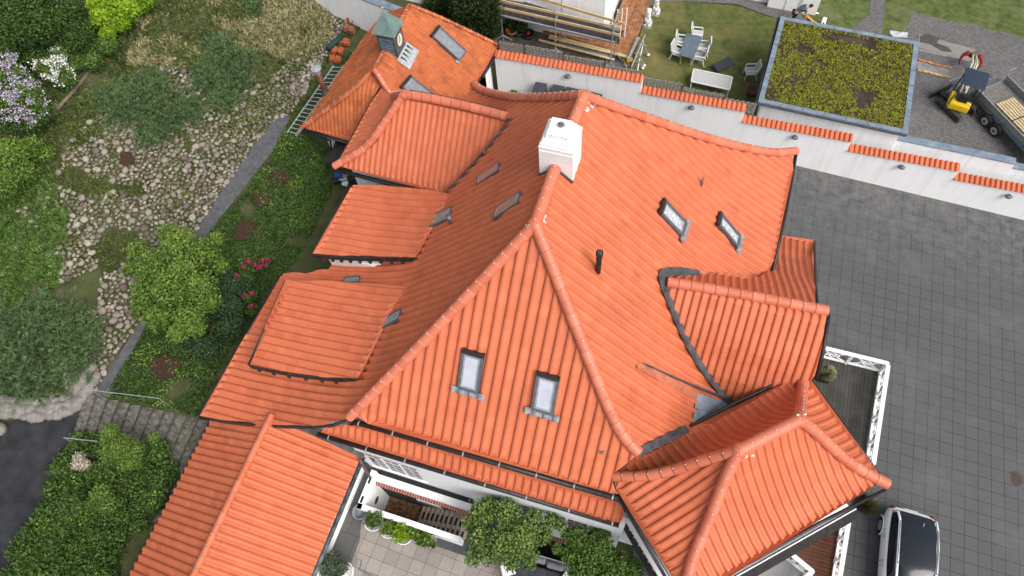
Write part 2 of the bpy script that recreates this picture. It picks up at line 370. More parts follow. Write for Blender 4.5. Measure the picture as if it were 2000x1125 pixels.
facet(sR, spx(hipR)[::-1] + [(1140, 190)] + spx([(1140, 190), (1200, 212), (1300, 246), (1380, 272), (1450, 290), (1510, 300), (1553, 297)]) +
      [(1548, 330), (1533, 410), (1500, 550)] + spx([(1500, 550), (1480, 560), (1460, 562), (1430, 555), (1400, 547), (1350, 536), (1300, 534), (1290, 545)]) + [(1300, 575), (1330, 650), (1380, 735), (1432, 787), (1385, 815), (1310, 862), (1262, 885)], villa, tw=0.32, amp=0.058, seed=12, label='broad right roof slope with two patterned skylights')
facet(sL, [(1140, 190)] + spx([(1140, 190), (1060, 194), (1000, 192), (960, 184), (940, 177), (926, 166)]) + [(910, 197), (955, 215), (1000, 235), (940, 310), (872, 378), (868, 392), (740, 470), (655, 507), (645, 525), (600, 533), (552, 535), (505, 615), (390, 812)] +
      spx([(390, 812), (440, 821), (500, 827), (560, 831), (610, 832), (650, 827), (670, 820), (685, 815)]) + spx(hipL)[::-1], villa, tw=0.30, amp=0.075, seed=13, label='left roof slope sweeping out to a low flared eave')
facet(sS1, [(685, 361), (612, 497), (700, 501), (815, 503), (830, 475), (848, 440), (866, 405), (893, 380), (870, 377), (780, 366)], villa, tw=0.30, amp=.075, seed=14, label='upper low pitched dormer roof on the left slope')
facet(sS2, [(560, 547), (487, 713), (560, 728), (640, 738), (706, 741), (726, 690), (744, 648), (768, 600), (797, 560), (700, 552)], villa, tw=0.30, amp=.075, seed=15, label='lower low pitched dormer roof on the left slope')
# dormer cheeks: dark verge boards with white wall below
def cheek(surf, px, zlow, name='dormer_cheek'):
    pts = [surf.hit(*q) for q in smooth_px(px, 5)]; b = MB(); w_ = MB(); n = len(pts)
    for i in range(n - 1):
        b.beam(pts[i] + [0, 0, -.12], pts[i + 1] + [0, 0, -.12], .07, .24)
    b.build('verge_board', DARKW, villa)
    for k in range(1, n - 1, max(1, n // 6)):
        p = pts[k]; r_ = MB(); r_.beam(p + [0, .35, -.3], p + [0, -.08, -.3], .1, .12); r_.build('rafter_end', DARKW, villa)
cheek(sS1, [(612, 497), (700, 502), (806, 503)], 0); cheek(sS2, [(487, 713), (560, 728), (640, 738), (697, 741)], 0)
bw = MB(); bw.box((-10.7, 12.35, 3.9), (4.2, 2.7, 3.8)).box((-11.0, 7.6, 4.9), (4.0, 2.9, 1.5)); bw.build('dormer_wall', WHITE, villa)
# rear left cross wing (front slope and hipped end)
sQ = Surf(90, [(14.3, 5.8), (14.75, 6.25), (17.2, 8.65)])
sQl = Surf(0, [(-14.4, 5.95), (-13.75, 6.35), (-11.5, 8.65)])
hipQ = [(790, 186), (755, 238), (715, 290), (655, 326)]
facet(sQ, spx(hipQ) + [(760, 353), (862, 379), (874, 374), (900, 350), (925, 320), (950, 290), (975, 255), (999, 233)], villa, tw=0.235, ch=.36, amp=.038, seed=16, label='cross wing roof slope with straight narrow tile rows')
qs = [sQ.hit(*q) for q in hipQ]; sQl = Surf(0, prof_from(0, qs) )
facet(sQl, spx(hipQ)[::-1] + [(770, 190), (757, 182), (744, 171), (712, 225), (681, 281)], villa, tw=0.262, amp=.04, seed=17)
# entrance gable on the right
rd = [(1303, 552), (1400, 568), (1500, 586), (1616, 609)]
valW = [sR.hit(*q) for q in [(1297, 560), (1310, 600), (1330, 650), (1355, 692), (1380, 735), (1405, 765), (1430, 785)]]
pr = prof_from(90, valW); zr = sR.hit(1297, 552)[2] + .05
pr = [(pr[0][0] - .6, pr[0][1] - .7)] + pr[:1] + [(d, z) for d, z in pr[1:]]; pr = [q for q in pr if q[1] < zr - .05] + [(pr[-1][0] + .03, zr)]
sWf = Surf(90, pr); VR = float(sWf.hit(1400, 570)[1])
sWb = Surf(-90, [(-19.2, 3.5), (-17.9, 3.75), (-16.6, 4.35), (-15.2, 5.4), (-13.8, 6.8), (-VR, float(sWf.hit(1400, 570)[2]))])
facet(sWf, [(1297, 553)] + rd + [(1604, 680), (1590, 737), (1520, 780), (1436, 800), (1430, 785), (1405, 765), (1380, 735), (1355, 692), (1330, 650), (1310, 600)], villa, tw=0.262, amp=.055, seed=19, label='entrance gable roof slope facing the courtyard')
facet(sWb, rd[::-1] + [(1297, 548), (1296, 538), (1340, 541), (1400, 535), (1460, 545), (1488, 540), (1506, 500), (1524, 459), (1588, 470), (1589, 520), (1591, 560), (1593, 592), (1608, 598)], villa, tw=0.262, amp=.055, seed=20, label='rear slope of the entrance gable running down to a low eave')
# ------------------------------------------------------------------ corner pavilion, turned by 45 degrees
s2 = math.sqrt(.5)
sSE = Surf(135, [(-.30, 6.75), (-.12, 6.9), (.35, 7.05), (.85, 7.32), (1.4, 7.75), (2.0, 8.35), (2.62, 9.2), (2.7, 9.2)])
hAR = [(1560, 821), (1590, 843), (1620, 872), (1655, 902), (1695, 927), (1732, 946)]
BM = tuple(proj((2.9, 2.72, 6.9))[0]); hBM = [(1443, 881), (1418, 930), (1395, 990), (1370, 1050), (1345, 1115), BM]
qAR = [sSE.hit(*q) for q in smooth_px(hAR, 4)]; qBM = [sSE.hit(*q) for q in smooth_px(hBM, 4)]
pa, pb = sSE.hit(1560, 821), sSE.hit(1443, 881); zpk = (pa[2] + pb[2]) / 2
sNE = Surf(-135, prof_from(-135, qAR)); sSW = Surf(45, prof_from(45, qBM))
facet(sSE, [(1560, 821)] + smooth_px(hAR, 4) + [(1480, 1084)] + [BM] + smooth_px(hBM, 4)[::-1], villa, tw=0.27, amp=.055, seed=21, label='pavilion roof slope facing away from the house')
facet(sNE, smooth_px(hAR, 4) + [(1655, 838), (1577, 733), (1568, 727), (1566, 760)], villa, tw=0.27, amp=.055, seed=22)
hLB = [(1192, 930), (1250, 931), (1310, 920), (1380, 898), (1443, 881)]
SWe = proj((-.04, 5.45, 6.9))[0]
facet(sSW, smooth_px(hBM, 4)[::-1] + smooth_px(hLB, 4)[::-1] + [(1203, 955)], villa, tw=0.27, amp=.055, seed=23)
hTA = [(1570, 727), (1566, 765), (1560, 821)]
qTA = [sNE.hit(*q) for q in smooth_px(hTA, 5)]; qLB = [sSW.hit(*q) for q in smooth_px(hLB, 4)]
prn = prof_from(-45, qTA); prn = [(min(p[0] for p in prn) - .25, prn[0][1] - .05)] + prn
sNW = Surf(-45, prn)
facet(sNW, smooth_px(hTA, 5) + smooth_px(hLB, 4)[::-1] + [(1210, 900), (1247, 882), (1340, 842), (1440, 789), (1510, 757), (1560, 731)], villa, tw=0.27, amp=.075, seed=24, label='dark bell shaped pavilion slope facing the house roof')
# skirt roof under the front gutter
sK = Surf(90, [(4.40, 5.55), (4.56, 5.72), (5.1, 6.45), (5.4, 6.8)])
facet(sK, [(640, 834), (690, 826), (1206, 977), (1222, 1000), (1210, 1022), (620, 846)], villa, tw=0.272, amp=.05, seed=25, label='narrow skirt roof below the front gutter')
# ------------------------------------------------------------------ hips, ridges
S = lambda sf, px, k=6: [sf.hit(*q) for q in smooth_px(px, k)]
roll(S(sF, hipR), villa, .18); roll(S(sF, hipL), villa, .18)
roll([sF.hit(1045, 440), np.array([UR, 11.5, ZA]), np.array([UR, 13.5, ZA]), sR.hit(1140, 190)], villa, .185)
roll(S(sR, [(1140, 190), (1200, 212), (1300, 246), (1380, 272), (1450, 290), (1510, 300), (1553, 297)]), villa, .175)
roll(S(sL, [(1140, 190), (1060, 194), (1000, 192), (960, 184), (940, 177), (926, 166)]), villa, .175)
roll(S(sQ, hipQ), villa, .165); roll(S(sQ, [(790, 186), (850, 196), (930, 214), (999, 232)]), villa, .185)
roll(S(sQl, [(772, 190), (781, 189), (790, 186)]), villa, .175)
roll(S(sWf, rd), villa, .175)
roll(qAR, villa, .175); roll(qBM, villa, .175); roll([pa, pb], villa, .185); roll(qTA, villa, .175); roll(qLB, villa, .165)
for p_ in (sF.hit(1045, 440), sR.hit(1140, 190), sQ.hit(790, 186), pa, pb): MB().ell((p_[0], p_[1], p_[2] + .04), (.24, .24, .19), 16, 9, 3, .02).build('hip_cap', TILE_SHINY, villa, True)
# back slope tiles showing beyond the two rear hips
def back_row(pts, n_out=1.1, drop=.9, seed=5):
    P = [np.array(p) for p in pts]; V = []; F = []; T = []; rng = random.Random(seed); L = np.r_[0, np.cumsum([np.linalg.norm(P[i + 1] - P[i]) for i in range(len(P) - 1)])]
    N = int(L[-1] / .27) * 8; 
    for i in range(N + 1):
        l = L[-1] * i / N; p = np.array([np.interp(l, L, [q[k] for q in P]) for k in range(3)]); h = float(tile_wave(np.array(i / 8.0), .05))
        for t in (0, .5, 1): V.append((p[0], p[1] + n_out * t, p[2] - drop * t + h))
    for i in range(N):
        for j in range(2): F.append((i * 3 + j, i * 3 + j + 1, (i + 1) * 3 + j + 1, (i + 1) * 3 + j)[::-1]); T.append(rng.random())
    np_mesh('roof_slope', np.array(V), np.array(F)[:, ::-1], TILE, villa, np.array(T))
back_row(S(sL, [(1140, 190), (1060, 194), (1000, 192), (960, 184), (940, 177), (926, 166)], 3)[::-1], .5, .45, 6)
back_row(S(sR, [(1140, 190), (1200, 212), (1300, 246), (1380, 272), (1450, 290), (1510, 300), (1553, 297)], 3), .62, .62, 7)
back_row(S(sQ, [(790, 186), (850, 196), (930, 214), (999, 232)], 3), .34, .26, 8)
# bird droppings on the peaks
bd = MB(); rnd = random.Random(4)
for (px, py, sf, n, r) in ((1050, 432, sR, 26, 16), (1148, 205, sR, 18, 12), (1455, 886, sSE, 14, 8), (1560, 818, sSE, 14, 8), (1140, 192, sL, 8, 6)):
    for i in range(n):
        q = (px + rnd.gauss(0, r * .6), py + rnd.gauss(0, r * .6)); p = sf.hit(*q); bd.box(p + [0, 0, .06], (rnd.uniform(.015, .05), rnd.uniform(.03, .16), .07), rz=rnd.uniform(0, 3), rx=rnd.uniform(-.5, .2))
bd.build('bird_dropping', WHITEP, villa)['kind'] = 'stuff'
# ------------------------------------------------------------------ gutters, dark eave shade tubes, flashings
def gutter_or_shade(pts, r=.075, m=DARKM, name='gutter', parent=None):
    b = MB(); b.tube(pts, r, 10); return b.build(name, m, parent or villa, True)
g1 = [A(682, 821, 6.85), A(1208, 975, 6.85)]; gutter_or_shade(g1, .085); 
g2 = [A(621, 848, 5.62), A(1209, 1026, 5.62)]; gutter_or_shade(g2, .085)
for t in np.linspace(.04, .98, 8):
    p = np.array(g1[0]) * (1 - t) + np.array(g1[1]) * t; MB().cyl(p - [.02, 0, 0], p + [.02, 0, 0], .092).build('gutter_bracket', STEEL, villa)
    p = np.array(g2[0]) * (1 - t) + np.array(g2[1]) * t; MB().cyl(p - [.02, 0, 0], p + [.02, 0, 0], .092).build('gutter_bracket', STEEL, villa)
for surf, px in ((sR, [(1553, 299), (1533, 412), (1502, 552)]), (sWf, [(1616, 612), (1606, 680), (1592, 737)])):
    gutter_or_shade([surf.hit(*q) + [.05, 0, -.06] for q in px], .07)
gutter_or_shade([sWb.hit(*q) + [.06, 0, -.04] for q in [(1588, 470), (1591, 560), (1594, 600)]], .05)
gutter_or_shade([sQ.hit(*q) + [0, -.06, -.06] for q in [(655, 328), (760, 356), (866, 381)]], .07)
gutter_or_shade([sNE.hit(*q) + [.03, .03, -.1] for q in [(1578, 735), (1655, 838), (1731, 947)]], .05)
gutter_or_shade([sSE.hit(*q) + [.03, -.03, -.1] for q in [(1731, 952), (1600, 1018), (1480, 1086), (1400, 1128)]], .05)
gutter_or_shade([sSW.hit(*q) + [-.03, -.03, -.1] for q in [(1203, 955), (1250, 1035), (1303, 1125)]], .05)
for sf_, px in ((sL, [(390, 812), (505, 615), (552, 535)]), (sS1, [(612, 497), (650, 425), (685, 361)]), (sS2, [(487, 713), (525, 628), (560, 547)]), (sQl, [(655, 326), (681, 281), (712, 225), (744, 171)])):
    gutter_or_shade([sf_.hit(*q) + [-.05, 0, -.05] for q in px], .05)  # no real gutters: dark tubes standing in for shadow under the left eaves
gutter_or_shade([sQ.hit(*q) + [0, .34, -.16] for q in [(792, 184), (850, 194), (930, 212), (999, 230)]], .05, name='verge_shadow_board', m=DARKW)
gutter_or_shade([sNW.hit(*q) + [-.05, .05, -.07] for q in [(1210, 900), (1247, 881), (1340, 841), (1440, 788), (1510, 756), (1562, 730)]], .05)  # dark tube in place of the black shadow under this pavilion eave
gutter_or_shade([sL.hit(*q) + [0, -.04, -.07] for q in [(390, 812), (440, 821), (500, 827), (560, 831), (610, 832), (650, 827), (672, 819)]], .055, name='verge_board', m=DARKW)  # dark tube drawn for the shade line below the flared tile edge
# flashing in the valleys
def ribbon(sf, px, w, off=.07, m=LEAD, name='valley_flashing', k=5):
    P = [sf.hit(*q) for q in smooth_px(px, k)]; V = []; n = len(P)
    for i, p in enumerate(P):
        d = P[min(i + 1, n - 1)] - P[max(i - 1, 0)]; d[2] = 0; d /= np.linalg.norm(d) + 1e-9; s_ = np.array([-d[1], d[0], 0])
        for e in (-.5, 0, .5):
            q = p + s_ * w * e; q2 = q.copy(); q2[2] = max(sf.zz(q[:2] @ sf.n), p[2] - .2) + off - (0.03 if e == 0 else 0); V.append(q2)
    F = [(i * 3 + j, i * 3 + j + 1, (i + 1) * 3 + j + 1, (i + 1) * 3 + j) for i in range(n - 1) for j in range(2)]
    o = MB().add(V, F).build(name, m, villa); return o
ribbon(sR, [(1366, 540), (1330, 535), (1298, 538), (1293, 550), (1300, 575), (1330, 648), (1352, 692), (1380, 735), (1410, 772), (1432, 790)], .26, .18, LEAD)
ribbon(sL, [(1000, 234), (975, 265), (940, 307), (900, 350), (872, 380)], .24, .12, LEAD)
zs = [sR.hit(*q) + [0, 0, .07] for q in [(1361, 770), (1440, 792), (1352, 836), (1350, 832)]]
MB().poly([tuple(p) for p in zs]).build('valley_flashing', ZINC, villa)
MB().beam(sR.hit(1359, 800) + [0, 0, .09], sR.hit(1405, 808) + [0, 0, .09], .03, .04).build('standing_seam', ZINC, villa)
ribbon(sR, [(1244, 888), (1262, 879), (1300, 860), (1342, 840)], .22, .16, LEAD)
MB().beam(sR.hit(1256, 712) + [0, 0, .06], sR.hit(1345, 752) + [0, 0, .1], .06, .05).beam(sR.hit(1345, 752) + [0, 0, .1], sR.hit(1432, 786) + [0, 0, .14], .07, .06).build('step_flashing', LEAD, villa)
st_ = [sR.hit(*q) + [0, 0, .085] for q in [(1240, 708), (1262, 714), (1364, 768), (1359, 784), (1300, 752), (1245, 722)]]
MB().poly([tuple(p) for p in st_]).build('step_flashing', mat('old_pinkish_tile', (.42, .13, .07), .7, scale=4), villa)
# chimney
ch = MB(); 
def cbox(b, uvz, sx, sy, z0, z1, top=1.0): b.box((uvz[0], uvz[1], (z0 + z1) / 2), (sx, sy, z1 - z0), top=top)
vf = float(A(1085, 327, ZA + .1)[1]); cc = (UR + .02, vf + .5)
zsh = min(np.arange(12, 16, .01), key=lambda z: abs(proj((UR + .3, vf + .0, z))[0][1] - 297)); ztp = min(np.arange(12, 17, .01), key=lambda z: abs(proj((UR + .1, vf + .18, z))[0][1] - 290)); ztp = max(ztp, zsh + .3)
cbox(ch, cc, 1.02, 1.0, 10.8, zsh - .18); cbox(ch, (cc[0], cc[1]), .96, .95, zsh - .2, zsh - .02, .9); cbox(ch, (cc[0], cc[1] + .02), 1.04, 1.02, zsh - .12, zsh - .02); cbox(ch, (cc[0] - .02, cc[1] + .02), .94, .95, zsh - .02, zsh + .06)
chim = ch.build('chimney', mat('white_chimney_render', (.82, .82, .82), .8, var=.02, bump=.1), villa)
cap = MB(); cap.box((cc[0] - .03, cc[1] + .03, (zsh + ztp) / 2 + .06), (.72, .76, ztp - zsh - .0), top=.84).box((cc[0] - .03, cc[1] + .03, zsh + .12), (.84, .86, .12), top=.95); cap.build('chimney_cap', MATS['white_chimney_render'], chim)
dz_ = ztp + .06 - 14.18
vt = MB(); vt.lathe([(.12, 14.175 + dz_), (.12, 14.20 + dz_), (.09, 14.20 + dz_)], (cc[0] - .02, cc[1] + .12, 0), 16); vt.build('chimney_vent', STEEL, chim)
vb = MB(); vb.lathe([(.085, 14.19 + dz_), (.085, 14.205 + dz_)], (cc[0] - .02, cc[1] + .12, 0), 16)
vb.build('vent_opening', BLACK, chim)
vs_ = MB()
for i in range(-2, 3): vs_.beam((cc[0] - .1, cc[1] + .12 + i * .033, 14.21 + dz_), (cc[0] + .06, cc[1] + .12 + i * .033, 14.21 + dz_), .01, .008)
vs_.build('vent_grille', STEEL, chim)
rn = random.Random(9); sp_ = MB()
for i in range(14): sp_.ell((cc[0] + rn.uniform(-.33, .33), cc[1] + rn.uniform(-.4, .3), 14.18 + dz_), (.014, .018, .006), 6, 4)
sp_.build('lichen_spot', BLACK, chim)['kind'] = 'stuff'
fl = MB(); 
for sx in (-1, 1): fl.beam((cc[0], vf - .03, ZA + .1), (cc[0] + sx * .53, vf - .03, ZA - .42), .04, .07)
fl.build('chimney_flashing', LEAD, chim)
# ------------------------------------------------------------------ skylights
def skylight(surf, px, parent, frame=GREYM, glass=GLASS, apron=True, h=.09, label=None, fw=.085, gcol=None, head=True):
    """px: corners up-left, up-right, low-right, low-left on the roof"""
    P = [surf.hit(*q) for q in px]; c = sum(P) / 4; P = [c + (p - c) for p in P]
    n = np.cross(P[1] - P[0], P[3] - P[0]); n /= np.linalg.norm(n); n = n if n[2] > 0 else -n
    up = (P[0] + P[1] - P[2] - P[3]) / 2; ul = np.linalg.norm(up); ac = (P[1] + P[2] - P[0] - P[3]) / 2; wl = np.linalg.norm(ac); up = up / ul; ac = ac / wl
    ac = ac - up * (ac @ up) * .0
    b = MB(); o = c + n * (.05 + h / 2); N3 = Vector(n)
    E = [o + up * ul / 2 * i + ac * wl / 2 * j for i, j in ((1, -1), (1, 1), (-1, 1), (-1, -1))]
    for i in range(4): b.beam(E[i], E[(i + 1) % 4], fw, h + .06, up=N3)
    fr = b.build('skylight', frame, parent); 
    if label: fr['label'] = label
    g = MB(); I = [o + up * (ul / 2 - fw * .5) * i + ac * (wl / 2 - fw * .5) * j + n * .035 for i, j in ((1, -1), (1, 1), (-1, 1), (-1, -1))]; g.poly([tuple(p) for p in I][::-1]); g.build('pane', glass, fr)
    gb = MB(); J = [o + up * (ul / 2 - fw * 1.0) * i + ac * (wl / 2 - fw * 1.0) * j + n * .045 for i, j in ((1, -1), (1, 1), (-1, 1), (-1, -1))]
    for i in range(4): gb.beam(J[i], J[(i + 1) % 4], .02, .03, up=N3)
    gb.build('sash', mat('light_grey_sash', (.35, .37, .4), .4, metal=.3), fr)
    if head: MB().beam(E[0] + up * .06 - ac * .05, E[1] + up * .06 + ac * .05, .13, .16, up=N3).build('head_flashing', DARKM, fr)
    if apron:
        V = []; K = 28; ww = wl * 1.75
        for i in range(K + 1):
            t = -.5 + i / K; hh = float(tile_wave(np.array((t * ww) / .325), .05)) + .10
            for e in (0.0, .11, .22): V.append(c - up * (ul / 2 + e) + ac * t * ww + n * (hh + (.01 if e == 0 else 0)))
        F = [(i * 3 + j, i * 3 + j + 1, (i + 1) * 3 + j + 1, (i + 1) * 3 + j) for i in range(K) for j in range(2)]
        MB().add(V, F).build('lead_apron', mat('grey_lead_apron', (.22, .23, .25), .55, var=.2, scale=9), fr)
    return fr
G_BRIGHT = glass_mat('sky_reflecting_glass', (.46, .48, .55), .12); G_DARK = glass_mat('dark_glass', (.22, .29, .26), .10); G_TILE = mat('orange_blind', (.50, .22, .15), .3, var=.05); G_PAT = mat('patterned_white_blind', (.62, .64, .66), .4, col2=(.2, .22, .24), scale=14)
skylight(sF, [(908, 686), (944, 696), (935, 764), (898, 753)], villa, glass=G_BRIGHT, label='left front skylight beside the long hip')
skylight(sF, [(1053, 730), (1091, 741), (1081, 806), (1042, 795)], villa, glass=G_BRIGHT, label='right front skylight')
skylight(sR, [(1290, 398), (1300, 394), (1334, 442), (1325, 456)], villa, glass=G_PAT, label='patterned skylight nearer the ridge') if False else None
skylight(sR, [(1286, 421), (1294, 393), (1334, 438), (1326, 460)], villa, glass=G_PAT)
skylight(sR, [(1400, 441), (1404, 421), (1440, 463), (1435, 484)], villa, glass=G_PAT)
skylight(sL, [(978, 320), (975, 336), (934, 364), (939, 346)], villa, glass=G_TILE, apron=False, head=False, h=.02, fw=.06)
skylight(sL, [(1019, 378), (1015, 398), (965, 432), (975, 407)], villa, glass=G_TILE, apron=False, head=False, h=.02, fw=.06)
skylight(sL, [(884, 408), (880, 428), (838, 449), (844, 424)], villa, glass=G_DARK, apron=False, head=False, h=.02)
skylight(sL, [(787, 606), (781, 625), (741, 648), (750, 626)], villa, glass=G_DARK, apron=False, head=False, h=.02)
skylight(sL, [(704, 542), (703, 553), (673, 555), (677, 544)], villa, glass=G_DARK, apron=False, head=False, h=.02, fw=.06)
# vent pipes
def vpipe(surf, top, base, r, m, name='vent_pipe', cap=False, parent=None, head=None):
    p = surf.hit(*base); z = p[2]; best = min(np.arange(z + .05, z + 3, .02), key=lambda q: abs(proj((p[0], p[1], q))[0][1] - top[1])); b = MB(); b.cyl((p[0], p[1], z - .2), (p[0], p[1], best), r, n=14)
    if head: b.cyl((p[0], p[1], best - .22), (p[0], p[1], best - .02), r * 1.25, n=14)
    o = b.build(name, m, parent or villa, True); return o, np.array([p[0], p[1], best])
o_, pt_ = vpipe(sR, (1171, 492), (1168, 530), .085, BLACK, head=True)
for i in range(6):
    a = i * math.pi / 3; MB().ell((pt_[0] + .05 * math.cos(a), pt_[1] + .05 * math.sin(a), pt_[2] + .004), (.012, .012, .008), 6, 4).build('cap_bolt', STEEL, o_)
BR = mat('dull_copper_pipe', (.16, .10, .09), .5, metal=.3)
vpipe(sR, (1374, 347), (1370, 362), .05, mat('grey_pipe', (.2, .15, .15), .5)); vpipe(sL, (944, 293), (946, 304), .05, BR); vpipe(sQ, (831, 369), (831, 376), .06, BR)
o_, q_ = vpipe(sL, (876, 424), (880, 438), .05, GREYM); c_ = MB(); c_.lathe([(.13, 0), (.13, .03), (.03, .09)], tuple(q_), 14); c_.build('pipe_cap', GREYM, o_)
p_ = sF.hit(1175, 883); MB().lathe([(.07, -.05), (.07, .09), (.04, .1)], tuple(p_), 12).build('vent_pipe', GREYM, villa)
p_ = sL.hit(928, 377); MB().lathe([(.06, -.05), (.06, .09), (.04, .1)], tuple(p_), 12).build('vent_pipe', GREYM, villa)
# ------------------------------------------------------------------ walls
VW = 4.5; zg = lambda u, v: gp(u, v) - .3
WPL = mat('white_facade', (.80, .81, .83), .85, var=.02, scale=.8, bump=.12, bscale=18, streak=True, blotch=(.6, .6, .58), blotch_scale=.7, blotch_amt=.35)
MB().box((-2.7, 12.3, 2.6), (11.2, 15.0, 5.2)).build('wall', WPL, villa); MB().box((-3.7, 12.3, 5.9), (7.4, 11.6, 1.6)).build('wall', WPL, villa)
fr = MB(); Z0 = 0.9
for u0, u1, z0, z1 in ((-9.15, -3.95, Z0, 5.62), (-3.95, -2.35, 3.75, 5.62), (-2.35, .75, Z0, 5.62)): fr.box(((u0 + u1) / 2, VW + .13, (z0 + z1) / 2), (u1 - u0, .26, z1 - z0))
fr.build('front_wall', WPL, villa)
MB().box((-11.2, 7.2, 2.8), (5.6, 5.2, 3.2)).build('wall', WPL, villa)
MB().box((-12.3, 16.6, 3.6), (2.6, 2.8, 4.6)).build('wall', WPL, villa)
MB().box((-9.5, 17.1, 3.7), (6, 3, 4.6)).build('wall', WPL, villa)
MB().box((3.5, 12.0, 3.0), (3.2, 3.2, 5.4)).build('wall', WPL, villa)
MB().box((3.6, 15.0, 1.7), (3.0, 3.4, 3.2)).build('wall', WPL, villa)
pv = MB(); pc = ((sd_ := 0), 0)
cpx, cpy = 3.95, 6.55
pv.box((cpx, cpy, 3.3), (5.9, 2.9, 6.0), rz=math.radians(45)); pv.build('pavilion_wall', WPL, villa)
# zinc covered terrace parapet round the pavilion
ter = [A(1216, 1008, 4.6), A(1283, 1128, 4.6), A(1330, 1210, 4.6)]
tb = MB(); tb.beam(ter[0], ter[2], .36, .14); tb.build('parapet_capping', DARKM, villa)
tb = MB(); tb.beam(A(1672, 1002, 4.4), A(1380, 1168, 4.4), .34, .2); tb.build('parapet_capping', DARKM, villa)
tb = MB(); d0 = A(1672, 994, 4.5); d1 = A(1380, 1159, 4.5); tb.beam(d0, d1, .035, .05); tb.build('capping_edge', PAINT, villa)
_pl = [ter[0], ter[2], A(1380, 1168, 4.4), A(1672, 1002, 4.4), np.array([5.2, 9.4, 4.4]), np.array([.6, 5.4, 4.4])]; MB().prism([(float(p[0]), float(p[1]), 4.36) for p in _pl], .2).build('balcony_slab', WPL, villa)
# white balcony front seen behind the left capping
bl = MB(); a0 = A(1224, 1012, 5.2); a1 = A(1300, 1140, 5.2); a0, a1 = np.array(a0), np.array(a1); L_ = np.linalg.norm(a1 - a0); dirv = (a1 - a0) / L_
bl.beam(a0, a1, .16, .07)
for i in range(9):
    p = a0 + dirv * L_ * i / 8; bl.beam(p, p + [0, 0, -.9], .1, .07)
    if i < 8:
        q = a0 + dirv * L_ * (i + 1) / 8; bl.beam(p + [0, 0, -.05], q + [0, 0, -.75], .04, .05); bl.beam(q + [0, 0, -.05], p + [0, 0, -.75], .04, .05)
bl.beam(a0 + [0, 0, -.78], a1 + [0, 0, -.78], .1, .06); bl.build('balcony_railing', PAINT, villa)
# windows in the front wall
def win(uc, z0, z1, w_, cols, rows, name='window', v=VW, parent=villa, m=PAINT, leaves=2):
    f = MB(); D = .006; H = z1 - z0
    for zz, hh in ((z0 + .03, .06), (z1 - .03, .06)): f.box((uc, v - .02, zz), (w_, D, hh))
    lw = w_ / leaves
    for k in range(leaves + 1): f.box((uc - w_ / 2 + k * lw + (.035 if k == 0 else -.035 if k == leaves else 0), v - .021, (z0 + z1) / 2), (.07 if k in (0, leaves) else .11, D, H - .1))
    for k in range(leaves):
        x0 = uc - w_ / 2 + k * lw
        for c in range(1, cols): f.box((x0 + lw * c / cols, v - .019, (z0 + z1) / 2), (.03, .005, H - .1))
        for r in range(1, rows): f.box((x0 + lw / 2, v - .0185, z0 + H * r / rows), (lw - .04, .004, .045 if r != rows - 1 else .12))
    o = f.build(name, m, parent); MB().box((uc, v - .012, (z0 + z1) / 2), (w_ - .04, .012, H - .04)).build('pane', mat('old_window_glass', (.03, .035, .04), .3, var=.5, scale=3), o); return o
win(-7.75, 2.3, 4.15, 2.15, 2, 4, leaves=3)
win(-3.2, 1.75, 3.7, 1.5, 2, 4, name='french_door', leaves=2, v=VW + .0)
win(-1.15, 2.3, 3.95, 1.6, 3, 3, leaves=2)
MB().box((-.15 + .45, VW - .01, 3.35), (.22, .06, .14)).build('wall_vent', BLACK, villa)
MB().box((-7.75, VW - .04, 2.24), (2.3, .07, .05)).build('window_sill', PAINT, villa)
# end wall with garage style wedge by the side wing, downpipe
dp = MB(); dp.tube([A(702, 897, 4.1), A(712, 915, 3.3), A(724, 934, 2.2)], .05, 8); dp.build('downpipe', mat('brown_pipe', (.13, .08, .07), .5), villa, True)
# low boards and junk wall under the rear wing eave
MB().box((-13.6, 15.3, 3.0), (.1, 2.2, 2.8)).build('plank_door', DARKW, villa)
# ================================================================== REAR ANNEX with old tiles
annex = thing('tiled_outbuilding', 'small white outbuilding behind the villa with weathered orange tiles and a green copper cupola', 'building', (-14, 20, gp(-14, 20)))
ZX = 6.9
sXr = Surf(180, [(10.2, 3.85), (10.55, 4.1), (13.95, ZX), (14.1, ZX)])
sXl = Surf(0, [(-18.2, 3.7), (-17.75, 4.05), (-13.95, ZX)])
axh = [(731, 137), (690, 178), (640, 216), (592, 250)]; axb = [(800, 12), (850, 32), (915, 62), (973, 90)]; axr = [(731, 137), (752, 100), (777, 55), (800, 12)]
facet(sXr, axr + axb + [(940, 148), (905, 204), (850, 203), (790, 190), (770, 187), (745, 160)], annex, m=TILE_OLD, tw=.2, ch=.3, amp=.034, seed=31, label='outbuilding slope with a grey roof window')
facet(sXl, axr[::-1] + axh + [(640, 175), (690, 103), (722, 58), (752, 26), (776, 18)], annex, m=TILE_OLD, tw=.2, ch=.3, amp=.034, seed=32, label='dark left slope of the outbuilding')
ptsx = [sXl.hit(*q) for q in axh]; sXf = Surf(90, prof_from(90, ptsx))
facet(sXf, axh + [(640, 263), (683, 276), (712, 225), (744, 171)], annex, m=TILE_OLD, tw=.2, ch=.3, amp=.03, seed=33)
roll([sXl.hit(*q) for q in axr], annex, .11, m=TILE_OLD, screws=False, clips=True); roll(S(sXl, axh), annex, .11, m=TILE_OLD, screws=False, clips=True); roll(S(sXr, axb), annex, .09, m=TILE_OLD, screws=False, clips=True)
roll(S(sXr, [(731, 137), (745, 157), (757, 178), (773, 190)]), annex, .12, screws=False, clips=True)
xb = MB(); xb.box((-13.9, 21.0, 2.55), (6.2, 5.6, 2.5)); xb.build('wall', WHITE, annex)
